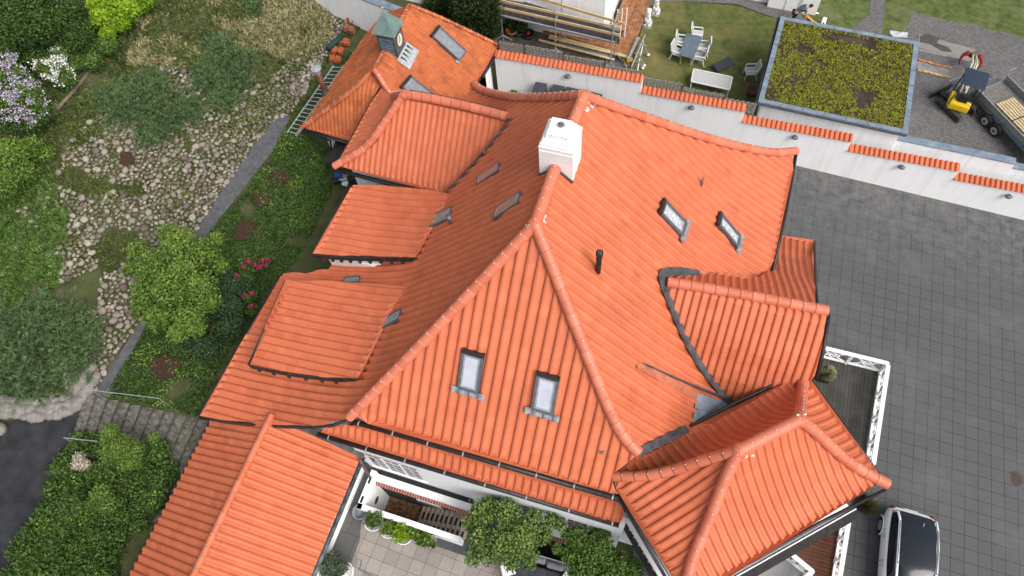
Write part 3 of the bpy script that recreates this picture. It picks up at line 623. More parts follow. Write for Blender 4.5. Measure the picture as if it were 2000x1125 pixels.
gutter_or_shade([sXr.hit(*q) + [.05, 0, -.08] for q in [(974, 92), (940, 149)]], .06, parent=annex)
gutter_or_shade([sXf.hit(*q) + [0, -.05, -.08] for q in [(592, 252), (640, 264), (682, 277)]], .06, parent=annex)
gutter_or_shade([A(968, 108, 3.9), A(972, 130, 3.1), A(978, 172, 1.6)], .045, parent=annex, name='downpipe')
xw = MB(); xw.box((-10.9, 23.6, 2.7), (.2, 2.0, 2.8)); xw.build('wall', WHITE, annex)
# roof windows
fx = skylight(sXr, [(843, 72), (856, 58), (908, 101), (894, 122)], annex, glass=mat('milky_roof_glass', (.22, .235, .25), .25, var=.1), apron=False, fw=.06, label='large grey roof window on the upper slope')
MB().poly([tuple(p + [0, 0, .1]) for p in [sXr.hit(*q) for q in [(890, 124), (897, 127), (911, 100), (904, 97)]]]).build('lead_apron', STEEL, fx)
skylight(sXr, [(785, 174), (800, 152), (856, 196), (838, 214)], annex, glass=MATS['milky_roof_glass'], apron=False, fw=.06, label='grey roof window cut off by the cross wing')
# stove flue with a rain cap
fb = sXl.hit(637, 182); ft = None
cu = mat('brown_flue', (.17, .07, .045), .45, metal=.2)
zt = min(np.arange(fb[2] + .5, fb[2] + 4, .02), key=lambda q: abs(proj((fb[0], fb[1], q))[0][1] - 137))
MB().cyl((fb[0], fb[1], fb[2] - .2), (fb[0], fb[1], zt - .1), .12, n=14).build('flue_pipe', cu, annex, True)
MB().lathe([(.13, -.2), (.13, .0), (.10, .06), (.24, .08), (.24, .12), (.05, .17), (.0, .18)], (fb[0], fb[1], zt), 20).build('flue_cap', STEEL, annex)
MB().lathe([(.28, -.12), (.2, .05), (.13, .28)], tuple(fb), 14).build('flue_collar', LEAD, annex)
# cupola
cp = sXl.hit(768, 68); cz = ZX; cu_v = float(cp[1]); cu_c = np.array([-13.93, cu_v + .0])
base = min(np.linspace(18.5, 25, 400), key=lambda v: abs(proj((-13.93, v, 6.6))[0][1] - 96)); cu_c[1] = base
cm = mat('verdigris_copper', (.11, .18, .165), .6, col2=(.20, .28, .255), scale=3, metal=.2, bump=.15, bscale=10); cs = mat('grey_copper', (.10, .12, .12), .55, var=.25, scale=6, metal=.2)
cup = MB(); cup.box((cu_c[0], cu_c[1], 7.0), (.84, .84, 1.7)); cupo = cup.build('cupola', cs, annex)
cr = MB(); hw = .55; zt1 = 7.85; zt2 = 8.75
cr.add([(cu_c[0] + i * hw, cu_c[1] + j * hw, zt1) for i, j in ((-1, -1), (1, -1), (1, 1), (-1, 1))] + [(cu_c[0] + i * .2, cu_c[1] + j * .2, zt1 + .55) for i, j in ((-1, -1), (1, -1), (1, 1), (-1, 1))] + [(cu_c[0], cu_c[1], zt2)],
       [(0, 1, 5, 4), (1, 2, 6, 5), (2, 3, 7, 6), (3, 0, 4, 7), (4, 5, 8), (5, 6, 8), (6, 7, 8), (7, 4, 8), (3, 2, 1, 0)]); cr.build('cupola_roof', cm, cupo)
for i, j in ((-1, -1), (1, -1), (1, 1), (-1, 1)): pass
MB().cyl((cu_c[0], cu_c[1], zt2 - .05), (cu_c[0], cu_c[1], zt2 + .6), .02, n=6).ell((cu_c[0], cu_c[1], zt2 + .12), (.05, .05, .06)).build('finial', STEEL, cupo)
ck = MB(); 
for k in range(20):
    pass
cd = MB(); n_ = 24; vs0 = [(cu_c[0] + .45, cu_c[1] + .24 * math.cos(2 * math.pi * k / n_), 7.25 + .3 * math.sin(2 * math.pi * k / n_)) for k in range(n_)]; cd.add(vs0, [tuple(range(n_))]); ckf = cd.build('clock_face', mat('cream_dial', (.75, .7, .55), .5, var=.03), cupo)
hd = MB(); hd.beam((cu_c[0] + .46, cu_c[1], 7.25), (cu_c[0] + .46, cu_c[1] + .02, 7.48), .012, .03).beam((cu_c[0] + .46, cu_c[1], 7.25), (cu_c[0] + .46, cu_c[1] - .13, 7.2), .012, .03); hd.build('clock_hand', BLACK, ckf)
lv = MB(); 
for k in range(8): lv.box((cu_c[0] - .0, cu_c[1] - .44, 6.75 + k * .11), (.6, .05, .05), rx=.5)
lv.build('louvre', mat('louvre_blue', (.10, .14, .18), .6), cupo)
lf = MB(); 
lfp = [(cu_c[0] + .43, cu_c[1] - .62), (cu_c[0] + .43, cu_c[1] + .55), (cu_c[0] + .95, cu_c[1] + .55), (cu_c[0] + .95, cu_c[1] - .62)]
lf.poly([(x, y, sXr.zz(-x) + .1) for x, y in lfp]); lf.build('cupola_flashing', mat('new_lead', (.42, .44, .46), .5, metal=.3), cupo)
for k in range(4):
    x0 = cu_c[0] + .6; y0 = cu_c[1] - .4 + k * .24; MB().add([(x0 - .1, y0, sXr.zz(-x0 + .1) + .115), (x0 - .1, y0 + .12, sXr.zz(-x0 + .1) + .115), (x0 + .2, y0 + .06, sXr.zz(-x0 - .2) + .115)], [(0, 1, 2)]).build('flashing_tooth', DARKM, cupo)
# ================================================================== SIDE WING bottom left
sw = thing('tiled_side_wing', 'long low wing at the lower left under an orange gable roof with clipped ridge tiles', 'building', (-12, 1, gp(-12, 1)))
ZWG = 5.2; UWG = -12.15
sGr = Surf(180, [(8.7, 3.7), (12.15, ZWG), (12.3, ZWG)]); sGl = Surf(0, [(-15.4, 3.35), (-12.15, ZWG)])
p0 = np.array(sGr.hit(525, 833)); VR0, VR1 = 4.35, -3.0
facet(sGr, [(UWG, 4.55)] and [tuple(sGr.sd(np.array(q))) for q in [(UWG, 4.5), (UWG, VR1), (-8.93, VR1), (-8.93, 4.35)]], sw, px=False, tw=.27, amp=.06, seed=41, ch=.36, label='lit slope of the side wing facing the patio')
facet(sGl, [tuple(sGl.sd(np.array(q))) for q in [(UWG, 4.5), (UWG, VR1), (-15.2, VR1), (-15.2, 4.2)]], sw, px=False, tw=.27, amp=.06, seed=42, ch=.36, label='shaded slope of the side wing facing the garden')
roll([np.array([UWG, 4.6, ZWG]), np.array([UWG, VR1, ZWG])], sw, .12, seg=.36, m=TILE, screws=False, clips=True, off=.02)
gutter_or_shade([np.array([-8.86, 4.4, 3.72]), np.array([-8.86, VR1, 3.72])], .09, m=mat('old_zinc_gutter', (.09, .11, .12), .6, metal=.3, var=.3, scale=5), parent=sw)
gutter_or_shade([np.array([-15.26, 4.2, 3.36]), np.array([-15.26, VR1, 3.36])], .05, parent=sw)  # thin dark tube as painted shadow below the garden-side eave
MB().cyl((-8.86, 4.32, 3.73), (-8.86, 4.32, 3.83), .06).build('outlet_cap', BLACK, sw)
ww = MB(); ww.box((-12.0, .7, 2.3), (5.4, 7.2, 2.2)); ww.build('wall', WHITE, sw)
MB().add([(UWG + .3, 4.5, ZWG - .0), (UWG + .3, 4.78, ZWG + .02), (-8.8, 4.6, 3.86), (-8.8, 4.3, 3.86)], [(0, 1, 2, 3)]).build('verge_flashing', LEAD, sw)
MB().box((-9.6, 4.5, 4.3), (1.4, .12, .9)).build('gable_wall', WHITE, sw) if False else None
# ================================================================== GARDEN WALL stepped, tile coping
wa, wb_ = G(1562, 325)[:2], G(2000, 430)[:2]; wd = (wb_ - wa) / np.linalg.norm(wb_ - wa); wn = np.array([-wd[1], wd[0]])
def onwall(px, py):
    r = ray(px, py); t = (wn @ wa) / (wn @ r[:2]); return np.array([0, 0, HC]) + r * t
gw = thing('garden_wall', 'long white rendered boundary wall stepping down to the right with orange tile copings', 'wall', (10, 22, gp(10, 22)))
segs = [((977, 109.5), (1254, 162)), ((1254, 178), (1455, 219)), ((1456, 236), (1663, 278)), ((1664, 293), (1873, 335)), ((1874, 350), (2000, 376))]
ends = []
wallm = MB(); T_ = .30
wang = math.degrees(math.atan2(wn[1], wn[0]))
for i, (a, b) in enumerate(segs):
    pa_, pb_ = onwall(*a), onwall(*b); z = (pa_[2] + pb_[2]) / 2; 
    s0 = pa_[:2] @ wd; s1 = pb_[:2] @ wd
    if i: s0 = ends[-1]
    if i == 0: s0 -= .3
    if i == 4: s1 += 14
    ends.append(s1); sf = Surf(wang, [(wn @ wa - .12, z - .02), (wn @ wa + T_ + .12, z + .10)])
    sg = sf.a @ wd; q0, q1 = s0 * sg, s1 * sg; n0 = wn @ wa
    facet(sf, [(q0, n0 - .08), (q1, n0 - .08), (q1, n0 + T_ + .05), (q0, n0 + T_ + .05)], gw, name='coping', px=False, tw=.22, amp=.065, lift=.0, ch=.6, board=False, seed=60 + i, m=TILE_OLD if False else TILE)
    P = [wd * s0 + wn * n0, wd * s1 + wn * n0, wd * s1 + wn * (n0 + T_), wd * s0 + wn * (n0 + T_)]
    wallm.prism([(p[0], p[1], z - .03 + (.05 if k > 1 else 0)) for k, p in enumerate(P)], z + 3)
wallm.build('wall_body', WHITE, gw)
for k, (px, py) in enumerate([(1110, 146), (1351, 207), (1553, 265), (1761, 323), (1970, 380)]):
    p = onwall(px, py); w0 = p[:2] - wn * .07
    L_ = thing('wall_lamp', ['wall lamp nearest the bins', 'wall lamp above the second coping, near the slatted daybed', 'wall lamp below the green roofed garage', 'wall lamp just before the lowest coping steps', 'rightmost lamp on the garden wall'][k], 'lamp', (w0[0], w0[1], p[2]), math.atan2(wd[1], wd[0]), 'round grey lamps on the garden wall', local=True)
    MB().ell((0, -.05, 0), (.16, .12, .09), 14, 8).build('shade', GREYM, L_, True); MB().box((0, .04, 0), (.1, .08, .1)).build('bracket', BLACK, L_)
# another lamp on the outbuilding wall
L_ = thing('wall_lamp', 'small grey lamp on the outbuilding end wall beside its downpipe', 'lamp', tuple(A(967, 127, 3.0)), 0, 'round grey lamps on the garden wall', local=True)
MB().ell((0, 0, 0), (.13, .13, .09), 14, 8).build('shade', GREYM, L_, True); MB().box((-.1, 0, 0), (.1, .08, .08)).build('bracket', BLACK, L_)
# wall continuing behind the outbuilding, top centre-left
bwl = thing('boundary_wall', 'white rendered wall running up behind the outbuilding at the top left', 'wall', tuple(A(700, 20, 2)))
q = [A(600, -42, 4.2), A(765, 22, 4.2)]; d_ = (q[1] - q[0])[:2]; d_ /= np.linalg.norm(d_); n_2 = np.array([-d_[1], d_[0]]); e_ = q[1][:2] + d_ * 1.2
MB().prism([(q[0][0], q[0][1], 4.2), (e_[0], e_[1], 4.2), (e_[0] + n_2[0] * .35, e_[1] + n_2[1] * .35, 4.2), (q[0][0] + n_2[0] * .35, q[0][1] + n_2[1] * .35, 4.2)], 3.4).build('wall_body', WHITE, bwl)
MB().prism([(q[0][0], q[0][1] - .03, 4.27), (e_[0], e_[1] - .03, 4.27), (e_[0] + n_2[0] * .42, e_[1] + n_2[1] * .42, 4.27), (q[0][0] + n_2[0] * .42, q[0][1] + n_2[1] * .42, 4.27)], .06).build('wall_capping', ZINC, bwl)
# woven fence behind the coping
fence = thing('wattle_fence', 'weathered grey woven wood fence standing behind the stepped garden wall', 'fence', (0, 27, gp(0, 27)))
FW = mat('weathered_wattle', (.16, .145, .13), .9, col2=(.32, .30, .28), scale=14, bump=.6, bscale=40)
fp = [((973, 78), (1023, 91)), ((1024, 85), (1100, 103)), ((1101, 104), (1180, 122)), ((1181, 124), (1254, 141)), ((1255, 148), (1333, 165)), ((1334, 167), (1415, 187)), ((1416, 189), (1478, 205))]
for i, (a, b) in enumerate(fp):
    z = [4.95, 4.95, 4.8, 4.6, 4.15, 4.05, 3.75][i]; off = .42
    pa_ = None
    # intersect with the plane just behind the wall
    def onp(px, py, o): r = ray(px, py); t = (wn @ wa + o) / (wn @ r[:2]); return np.array([0, 0, HC]) + r * t
    pa_, pb_ = onp(*a, off), onp(*b, off); zt = (pa_[2] + pb_[2]) / 2; L = np.linalg.norm((pb_ - pa_)[:2]); pb = MB(); rr = random.Random(i)
    nr = 26
    for r in range(nr):
        zz = zt - .03 - r * 1.35 / nr; pts = []
        for k in range(13):
            t = k / 12; p = pa_[:2] * (1 - t) + pb_[:2] * t + wn * (.035 * (1 if (k + r) % 2 else -1)) + wd * rr.uniform(-.0, .0); pts.append((p[0], p[1], zz + rr.uniform(-.012, .012)))
        pb.tube(pts, rr.uniform(.018, .03), 5)
    pb.build('woven_panel', FW, fence); MB().cyl((pa_[0], pa_[1], zt - 2.6), (pa_[0], pa_[1], zt + .12), .05, n=8).build('post', DARKW, fence)
# ================================================================== GROUND AND PAVING
def sheet(name, px, dz, m, fn=G):
    P = [fn(x, y, dz) for x, y in px]; return struct(MB().poly([tuple(p) for p in P]).build(name, m))
us = np.concatenate([np.arange(-140, -40, 10.), np.arange(-40, 24, .4), np.arange(24, 140, 10.)]); vs = np.concatenate([np.arange(-80, -10, 10.), np.arange(-10, 46, .4), np.arange(46, 180, 10.)])
UU, VV = np.meshgrid(us, vs); ZZ = hill(UU, VV); rg = np.random.RandomState(2)
from mathutils import noise as mnoise
hillmask = np.clip((-20.9 - UU) / 1.0, 0, 1) * np.clip((VV - 4) / 1, 0, 1)
for i in range(UU.shape[0]):
    for j in range(UU.shape[1]):
        if hillmask[i, j] > 0: ZZ[i, j] += hillmask[i, j] * .16 * mnoise.noise(Vector((UU[i, j] * .5, VV[i, j] * .5, 0)))
V = np.c_[UU.ravel(), VV.ravel(), ZZ.ravel() - .03]; nx = len(us); I, J = np.meshgrid(np.arange(len(vs) - 1), np.arange(nx - 1), indexing='ij'); q = (I * nx + J).ravel()
# light wells cut through the ground
cx = (UU[:-1, :-1] + .2).ravel(); cy = (VV[:-1, :-1] + .2).ravel(); hole = ((cx > -9.0) & (cx < -4.6) & (cy > 2.8) & (cy < 4.8)) | ((cx > -2.6) & (cx < .4) & (cy > 3.0) & (cy < 4.8))
q = q[~hole]; Fq = np.c_[q, q + 1, q + nx + 1, q + nx]
EARTH = mat('garden_earth', (.035, .045, .016), .95, scale=1.3, col2=(.075, .085, .03), bump=.8, bscale=14, blotch=(.11, .095, .06), blotch_scale=.5, blotch_amt=.6)
struct(np_mesh('ground', V, Fq, EARTH, smooth=True))
og = G(1580 + 370 / 5.627, 450 + 315 / 5.627); e0 = G(1580 + 1095 / 5.627, 450 + 500 / 5.627) - og; rot_t = math.atan2(e0[1], e0[0])
PAVE = grid_mat('grey_slab_paving', (.080, .081, .084), (.088, .089, .092), (.018, .018, .02), .5, .5, 0, .010, rot_t, (og[0] - 50 * math.cos(rot_t) + 50 * math.sin(rot_t), og[1] - 50 * math.sin(rot_t) - 50 * math.cos(rot_t)), blotch=(.13, .13, .128), bscale=.3, bamt=.5)
_t = PAVE.node_tree; _N = _t.nodes; _L = _t.links; _g = _N.new('ShaderNodeNewGeometry'); _d = _N.new('ShaderNodeVectorMath'); _d.operation = 'DOT_PRODUCT'; _d.inputs[1].default_value = (float(wn[0]), float(wn[1]), 0); _L.new(_g.outputs['Position'], _d.inputs[0])
_r = _N.new('ShaderNodeMapRange'); _r.inputs[1].default_value = float(wn @ wa) - 5.5; _r.inputs[2].default_value = float(wn @ wa) - .3; _r.inputs[3].default_value = 0; _r.inputs[4].default_value = 1.0; _L.new(_d.outputs['Value'], _r.inputs[0])   # limy grit washed against the foot of the wall
_n = _N.new('ShaderNodeTexNoise'); _n.inputs['Scale'].default_value = 2.2; _n.inputs['Detail'].default_value = 10; _n.inputs['Roughness'].default_value = .75; _L.new(_g.outputs['Position'], _n.inputs['Vector'])
_m = _N.new('ShaderNodeMapRange'); _m.inputs[1].default_value = .42; _m.inputs[2].default_value = .66; _L.new(_n.outputs[0], _m.inputs[0]); _q = _N.new('ShaderNodeMath'); _q.operation = 'MULTIPLY'; _L.new(_r.outputs[0], _q.inputs[0]); _L.new(_m.outputs[0], _q.inputs[1])
_x = _N.new('ShaderNodeMix'); _x.data_type = 'RGBA'; _x.inputs[7].default_value = (.155, .152, .142, 1); _b = _N['Principled BSDF']; _s = _b.inputs['Base Color'].links[0].from_socket; _L.new(_q.outputs[0], _x.inputs[0]); _L.new(_s, _x.inputs[6]); _L.new(_x.outputs[2], _b.inputs['Base Color'])
w2 = G(2000, 430); w1 = G(1480, 305)
def wp(s, o=0): p = wa + wd * s + wn * o; return p
cy_ = [wp(-13, .1), wp(30, .1), (45, -25), (-2.2, -25), (1.6, 3.5), (.5, 10), (-.5, 20)]
struct(MB().poly([(p[0], p[1], gp(p[0], p[1])) for p in cy_][::-1]).build('courtyard_paving', PAVE))
# darker mossy/limy verge against the wall: loose grit
PATIO = grid_mat('patio_slabs', (.30, .27, .24), (.23, .195, .18), (.06, .055, .05), .5, .5, 0, .008, -math.atan2(.035, 1) + .0, (.12, .1), blotch=(.36, .34, .31), bscale=.7, bamt=.4)
pp = [G(*q)[:2] for q in [(745, 905), (1225, 1040), (1330, 1250), (650, 1250), (600, 1150)]]
struct(MB().poly([(x, y, gp(x, y) + .012) for x, y in [(-9.0, 2.85), (-9.0, -3), (3.5, -3), (1.6, 2.0), (1.0, 3.0), (-4.6, 3.0), (-4.6, 2.85)]][::-1]).build('patio', PATIO))
PATIO2 = grid_mat('dark_patio_slabs', (.085, .083, .082), (.105, .103, .10), (.03, .03, .03), .8, .8, .5, .01, 0, (.2, .3))
struct(MB().poly([(x, y, gp(x, y) + .016) for x, y in [(-9.0, 4.6), (-9.9, 4.6), (-9.9, -3), (-8.3, -3), (-8.45, 1.8), (-8.78, 2.85), (-9.0, 2.85)]]).build('patio', PATIO2))
sheet('path', [(556, 222), (566, 232), (540, 285), (505, 330), (470, 375), (428, 430), (400, 480), (330, 590), (282, 640), (235, 735), (205, 785), (165, 830), (160, 825), (176, 775), (190, 755), (225, 690), (258, 640), (300, 590), (370, 470), (395, 430), (440, 355), (490, 290), (528, 240)], .02, mat('asphalt_path', (.095, .097, .102), .9, var=.12, scale=5, bump=.3, bscale=70))
sheet('driveway', [(-60, 845), (20, 822), (90, 812), (160, 790), (165, 850), (140, 900), (110, 960), (50, 1050), (35, 1130), (0, 1250), (-120, 1250), (-150, 900)], .016, mat('dark_asphalt', (.026, .027, .03), .85, var=.2, scale=2, bump=.3, bscale=60, blotch=(.045, .045, .05), blotch_scale=.5))
GR = mat('lawn_grass', (.055, .078, .016), .95, scale=3, col2=(.115, .13, .035), bump=.7, bscale=60, blotch=(.23, .18, .075), blotch_scale=.33, blotch_amt=.85)
sheet('lawn', [(1290, 0), (1330, 2), (1440, 12), (1500, 32), (1560, 50), (1545, 250), (1480, 240), (1255, 215), (1180, 160), (1235, 130), (1252, 60), (1268, 18)], .012, GR)
GR2 = mat('meadow_grass', (.045, .075, .014), .95, scale=2.5, col2=(.13, .155, .045), bump=.8, bscale=50, blotch=(.24, .22, .15), blotch_scale=.45, blotch_amt=.5)
sheet('lawn', [(1430, -60), (2200, -60), (2200, 110), (1990, 70), (1900, 50), (1781, 24), (1781, 90), (1600, 60), (1550, 30), (1500, 12), (1430, 2)], .006, GR2)
SETT = grid_mat('grey_setts', (.12, .115, .115), (.19, .18, .18), (.055, .055, .05), .15, .11, .5, .014, .05, (0, 0), blotch=(.2, .19, .18), bscale=.5, bamt=.4, bump=.8)
sheet('sett_paving', [(1781, 24), (1900, 50), (1990, 70), (2200, 112), (2200, 400), (1990, 350), (1700, 280), (1720, 150), (1770, 60)], .018, SETT)
sheet('sett_path', [(1230, 130), (1245, 60), (1268, 14), (1285, 3), (1330, 2), (1440, 8), (1515, 36), (1530, 60), (1560, 50), (1590, 42), (1560, 12), (1510, 12), (1430, -12), (1300, -20), (1180, -20), (1170, 130)], .02, SETT)
sheet('sett_path', [(1704, -20), (1732, -20), (1722, 70), (1640, 70), (1668, 50), (1696, 32)], .024, SETT)
sheet('gravel_bed', [(955, 130), (1230, 190), (1240, 130), (1180, 60), (940, 20)], .008, mat('garden_soil', (.05, .042, .03), .95, scale=4, col2=(.10, .09, .065), bump=.8, bscale=40))
# ================================================================== LIGHT WELLS in front of the villa
BRICK = grid_mat('red_brick_course', (.30, .075, .05), (.22, .055, .04), (.45, .42, .38), .11, .3, 0, .012, 0, (0, 0), plane='xz', bump=.3)
DSLATE = grid_mat('dark_slate_tiles', (.05, .055, .065), (.07, .075, .085), (.02, .02, .02), .5, .5, .0, .008)
lw = MB(); lw.box((-6.8, 2.9, .5), (4.15, .2, 3.4)).box((-8.78, 3.55, .5), (.2, 1.5, 3.4)); lw.build('light_well_parapet', WHITE, villa)
po = MB()
for k in range(6): po.box((-8.4 + k * .52, 2.795, 1.98 - .0 * k), (.16, .03, .10), rz=0)
po.build('parapet_opening', BLACK, villa)
po = MB()
for v_ in (3.15, 3.9): po.box((-8.785, v_, 2.206), (.09, .26, .012))
po.build('parapet_opening', BLACK, villa)
# make the parapet low: cap at the right height
lwz = 2.2
MB().box((-6.8, 4.15, .35), (4.05, .30, 2.7)).build('light_well_ledge', PAINT, villa)
MB().box((-6.8, 3.975, 1.66), (3.95, .05, .14)).build('brick_course', BRICK, villa)
MB().box((-6.8, 3.93, 1.735), (3.95, .14, .02)).build('brick_course', BRICK, villa) 
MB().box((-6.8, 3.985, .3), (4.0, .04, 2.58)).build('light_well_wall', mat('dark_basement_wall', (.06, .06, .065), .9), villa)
MB().box((-8.66, 3.45, .5), (.05, .95, 3.2)).build('light_well_wall', WHITE, villa)
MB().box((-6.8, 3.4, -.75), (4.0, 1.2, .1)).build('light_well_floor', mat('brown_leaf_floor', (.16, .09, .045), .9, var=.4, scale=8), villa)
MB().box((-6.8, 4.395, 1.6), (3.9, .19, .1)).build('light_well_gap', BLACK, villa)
bwn = MB(); bwn.box((-6.6, 3.95, .75), (1.0, .03, .5)); bo = bwn.build('basement_window', PAINT, villa)
MB().box((-6.6, 3.93, .75), (.86, .03, .36)).build('pane', G_DARK, bo)
MB().lathe([(.0, 0), (.16, 0), (.16, .02), (.0, .02)], (0, 0, 0), 18).build('niche', mat('dark_red_niche', (.10, .03, .025), .8), villa).matrix_parent_inverse = Matrix.Translation(villa.location).inverted() @ Matrix.Translation((-8.64, 3.45, .9)) @ Matrix.Rotation(math.pi / 2, 4, 'Y')
st = grid_mat('worn_stone_steps', (.52, .45, .35), (.44, .38, .29), (.2, .17, .13), .6, .5, 0, .01, 0, (0, 0), blotch=(.16, .12, .08), bscale=2, bamt=.5)
for k in range(10):
    z = 1.38 - .19 * k; MB().box((-4.85 - .23 * k, 3.45, z - .15), (.30, 1.02, .30)).build('stair_step', st, villa)
    MB().box((-4.96 - .23 * k, 3.3, z - .06), (.01, .32, .05)).build('step_slot', BLACK, villa); MB().box((-4.985 - .23 * k, 3.45, z - .04), (.02, 1.0, .085)).build('riser_shade_line', mat('painted_riser_shade', (.16, .13, .10), .9), villa)  # dark lines painted at the tread edges as step shading
    for vv in (3.15, 3.6): MB().box((-4.86 - .23 * k, vv, z + .002), (.09, .30, .004)).build('step_slot', BLACK, villa)
struct(MB().poly([(x, y, gp(x, y) + .02) for x, y in [(-4.68, 2.9), (-3.9, 2.9), (-2.7, 3.35), (-2.7, 4.5), (-4.68, 4.5)]]).build('landing', DSLATE))
struct(MB().poly([(x, y, gp(x, y) + .024) for x, y in [(-5.7, 2.5), (-4.4, 2.5), (-4.4, 3.0), (-4.7, 3.0), (-4.7, 2.8), (-5.7, 2.8)]]).build('landing', DSLATE))
# second light well
MB().box((-1.0, 3.25, .5), (3.0, .16, 1.6)).build('light_well_parapet', mat('grey_concrete', (.25, .25, .24), .9, var=.2), villa)
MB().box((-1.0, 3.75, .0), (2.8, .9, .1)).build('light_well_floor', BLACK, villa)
MB().box((-1.1, 4.3, 1.2), (2.7, .35, .5)).build('light_well_ledge', PAINT, villa); MB().box((-1.1, 4.11, 1.36), (2.6, .05, .16)).build('brick_course', BRICK, villa); MB().box((-1.1, 4.06, 1.45), (2.6, .15, .02)).build('brick_course', BRICK, villa)
# ================================================================== PATIO THINGS
def leaves(name, P, size, m, parent=None, aspect=.55, up=.3, seed=1, tv=None, dirs=None, taper=True):
    """many leaf shaped faces at points P"""
    rg = np.random.RandomState(seed); n = len(P); d = rg.normal(size=(n, 3)) if dirs is None else dirs + rg.normal(size=(n, 3)) * .35; d /= np.linalg.norm(d, axis=1)[:, None]
    nn = rg.normal(size=(n, 3)); nn[:, 2] = np.abs(nn[:, 2]) + up; s = np.cross(d, nn); s /= np.linalg.norm(s, axis=1)[:, None] + 1e-9
    L = (size * (.6 + .8 * rg.rand(n)))[:, None]; a = P - d * L / 2; b = P + d * L / 2; c = P - d * L * .05; w_ = L * aspect / 2
    V = np.stack([a, c + s * w_, b, c - s * w_], 1).reshape(-1, 3); F = np.arange(4 * n).reshape(n, 4)
    if tv is None: tv = np.clip(.5 + .25 * rg.randn(n), 0, 1)
    return np_mesh(name, V, F, m, parent, tv)
def blobs(cs, n, seed=1, shell=.75, gap=0.0):
    """points through a set of foliage clumps (x,y,z,rx,ry,rz), thicker near their skins"""
    rg = np.random.RandomState(seed); vol = np.array([c[3] * c[4] for c in cs]); k = rg.choice(len(cs), n, p=vol / vol.sum()); C = np.array(cs)[k]
    d = rg.normal(size=(n, 3)); d /= np.linalg.norm(d, axis=1)[:, None]; r = rg.rand(n) ** (1 - shell + .12); r = r * (1 + .12 * rg.randn(n))
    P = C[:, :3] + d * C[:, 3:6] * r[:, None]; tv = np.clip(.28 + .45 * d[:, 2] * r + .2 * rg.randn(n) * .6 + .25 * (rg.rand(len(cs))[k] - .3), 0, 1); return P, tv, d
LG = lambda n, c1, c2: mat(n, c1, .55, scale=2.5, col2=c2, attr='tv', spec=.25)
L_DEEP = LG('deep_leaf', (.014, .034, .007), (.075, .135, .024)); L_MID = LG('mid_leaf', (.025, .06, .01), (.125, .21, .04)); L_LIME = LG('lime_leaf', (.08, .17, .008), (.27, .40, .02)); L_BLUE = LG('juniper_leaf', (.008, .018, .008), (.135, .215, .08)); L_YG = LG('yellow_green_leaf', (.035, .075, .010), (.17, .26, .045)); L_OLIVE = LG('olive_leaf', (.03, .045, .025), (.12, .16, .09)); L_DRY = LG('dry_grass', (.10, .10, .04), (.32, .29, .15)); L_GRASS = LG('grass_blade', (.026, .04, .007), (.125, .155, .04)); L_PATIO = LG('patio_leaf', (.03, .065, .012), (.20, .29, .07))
BARK = mat('grey_brown_bark', (.09, .07, .05), .9, var=.3, scale=9, bump=.5, bscale=30); SOIL = mat('dark_soil', (.03, .02, .014), .95, var=.3)
def trunk(parent, base, tips, r=.06, name='trunk'):
    b = MB(); base = np.array(base); top = np.mean(np.array(tips), 0); fork = base * .55 + top * .45; fork[2] = base[2] + (top[2] - base[2]) * .45
    b.tube([base, (base + fork) / 2 + [.03, -.02, 0], fork], [r, r * .8, r * .65], 8)
    for t in tips: t = np.array(t); b.tube([fork, (fork + t) / 2 + [0, 0, .1], t], [r * .6, r * .35, r * .1], 6)
    return b.build(name, BARK, parent, True)
pots = [((735, 1022), 'low white pot of feathery green foliage, leftmost by the stair parapet', L_MID, 'white', .34), ((767, 1030), 'white pot of upright light green foliage, second from the left by the parapet', L_YG, 'white', .30), ((793, 1045), 'white pot of bright lime foliage, third along the parapet', L_LIME, 'white', .30), ((829, 1050), 'spreading yellow green shrub in a hidden pot at the end of the parapet', L_YG, 'dark', .3)]
pots = [((735, 1022), pots[0][1], L_MID, 'white', .36), ((765, 1038), pots[1][1], L_YG, 'white', .32), ((793, 1050), pots[2][1], L_LIME, 'white', .32), ((829, 1055), pots[3][1], L_YG, 'dark', .26)]
for i, (px, lab, lm, pc_, r) in enumerate(pots):
    g = G(*px); t = thing('potted_plant', lab, 'plant', g, 0, 'potted plants along the stair parapet')
    MB().lathe([(r * .75, 0), (r * .95, .3), (r, .42), (r * 1.04, .46), (r * .94, .46), (r * .9, .38)], tuple(g), 24).build('pot', PAINT if pc_ == 'white' else BLACK, t, True)
    MB().lathe([(r * .9, .37), (.01, .4)], tuple(g), 16).build('soil', SOIL, t)
    cs = [(g[0] + random.Random(i * 7 + k).uniform(-.22, .22), g[1] + random.Random(i * 9 + k + 50).uniform(-.15, .2), g[2] + .6 + random.Random(k).uniform(-.1, .2), .2, .2, .22) for k in range(6 if i < 3 else 12)]
    if i == 3: cs = [(c[0] + (k % 6 - 2.5) * .13, c[1], c[2] - .1, .17, .17, .17) for k, c in enumerate(cs)]
    P, tv, d = blobs(cs, 900, i + 3); leaves('foliage', P, .11 if i < 3 else .17, lm, t, .4 if i < 2 else .6, seed=i, tv=tv, dirs=d)
g = G(708, 1003); t = thing('flower_pot', 'empty grey glazed pot leaning at the left end of the stair parapet', 'pot', g)
MB().lathe([(.2, 0), (.28, .25), (.3, .4), (.26, .4), (.24, .1)], tuple(g), 20).build('pot', mat('grey_glaze', (.20, .22, .24), .3), t, True)
def patio_tree(base, cs, n, lab, seed, lm, size=.10):
    t = thing('patio_tree', lab, 'tree', base, 0, 'small trees on the patio'); trunk(t, base, [c[:3] for c in cs[::3]], .07)
    P, tv, d = blobs(cs, n, seed); leaves('crown', P, size, lm, t, .62, seed=seed, tv=tv)
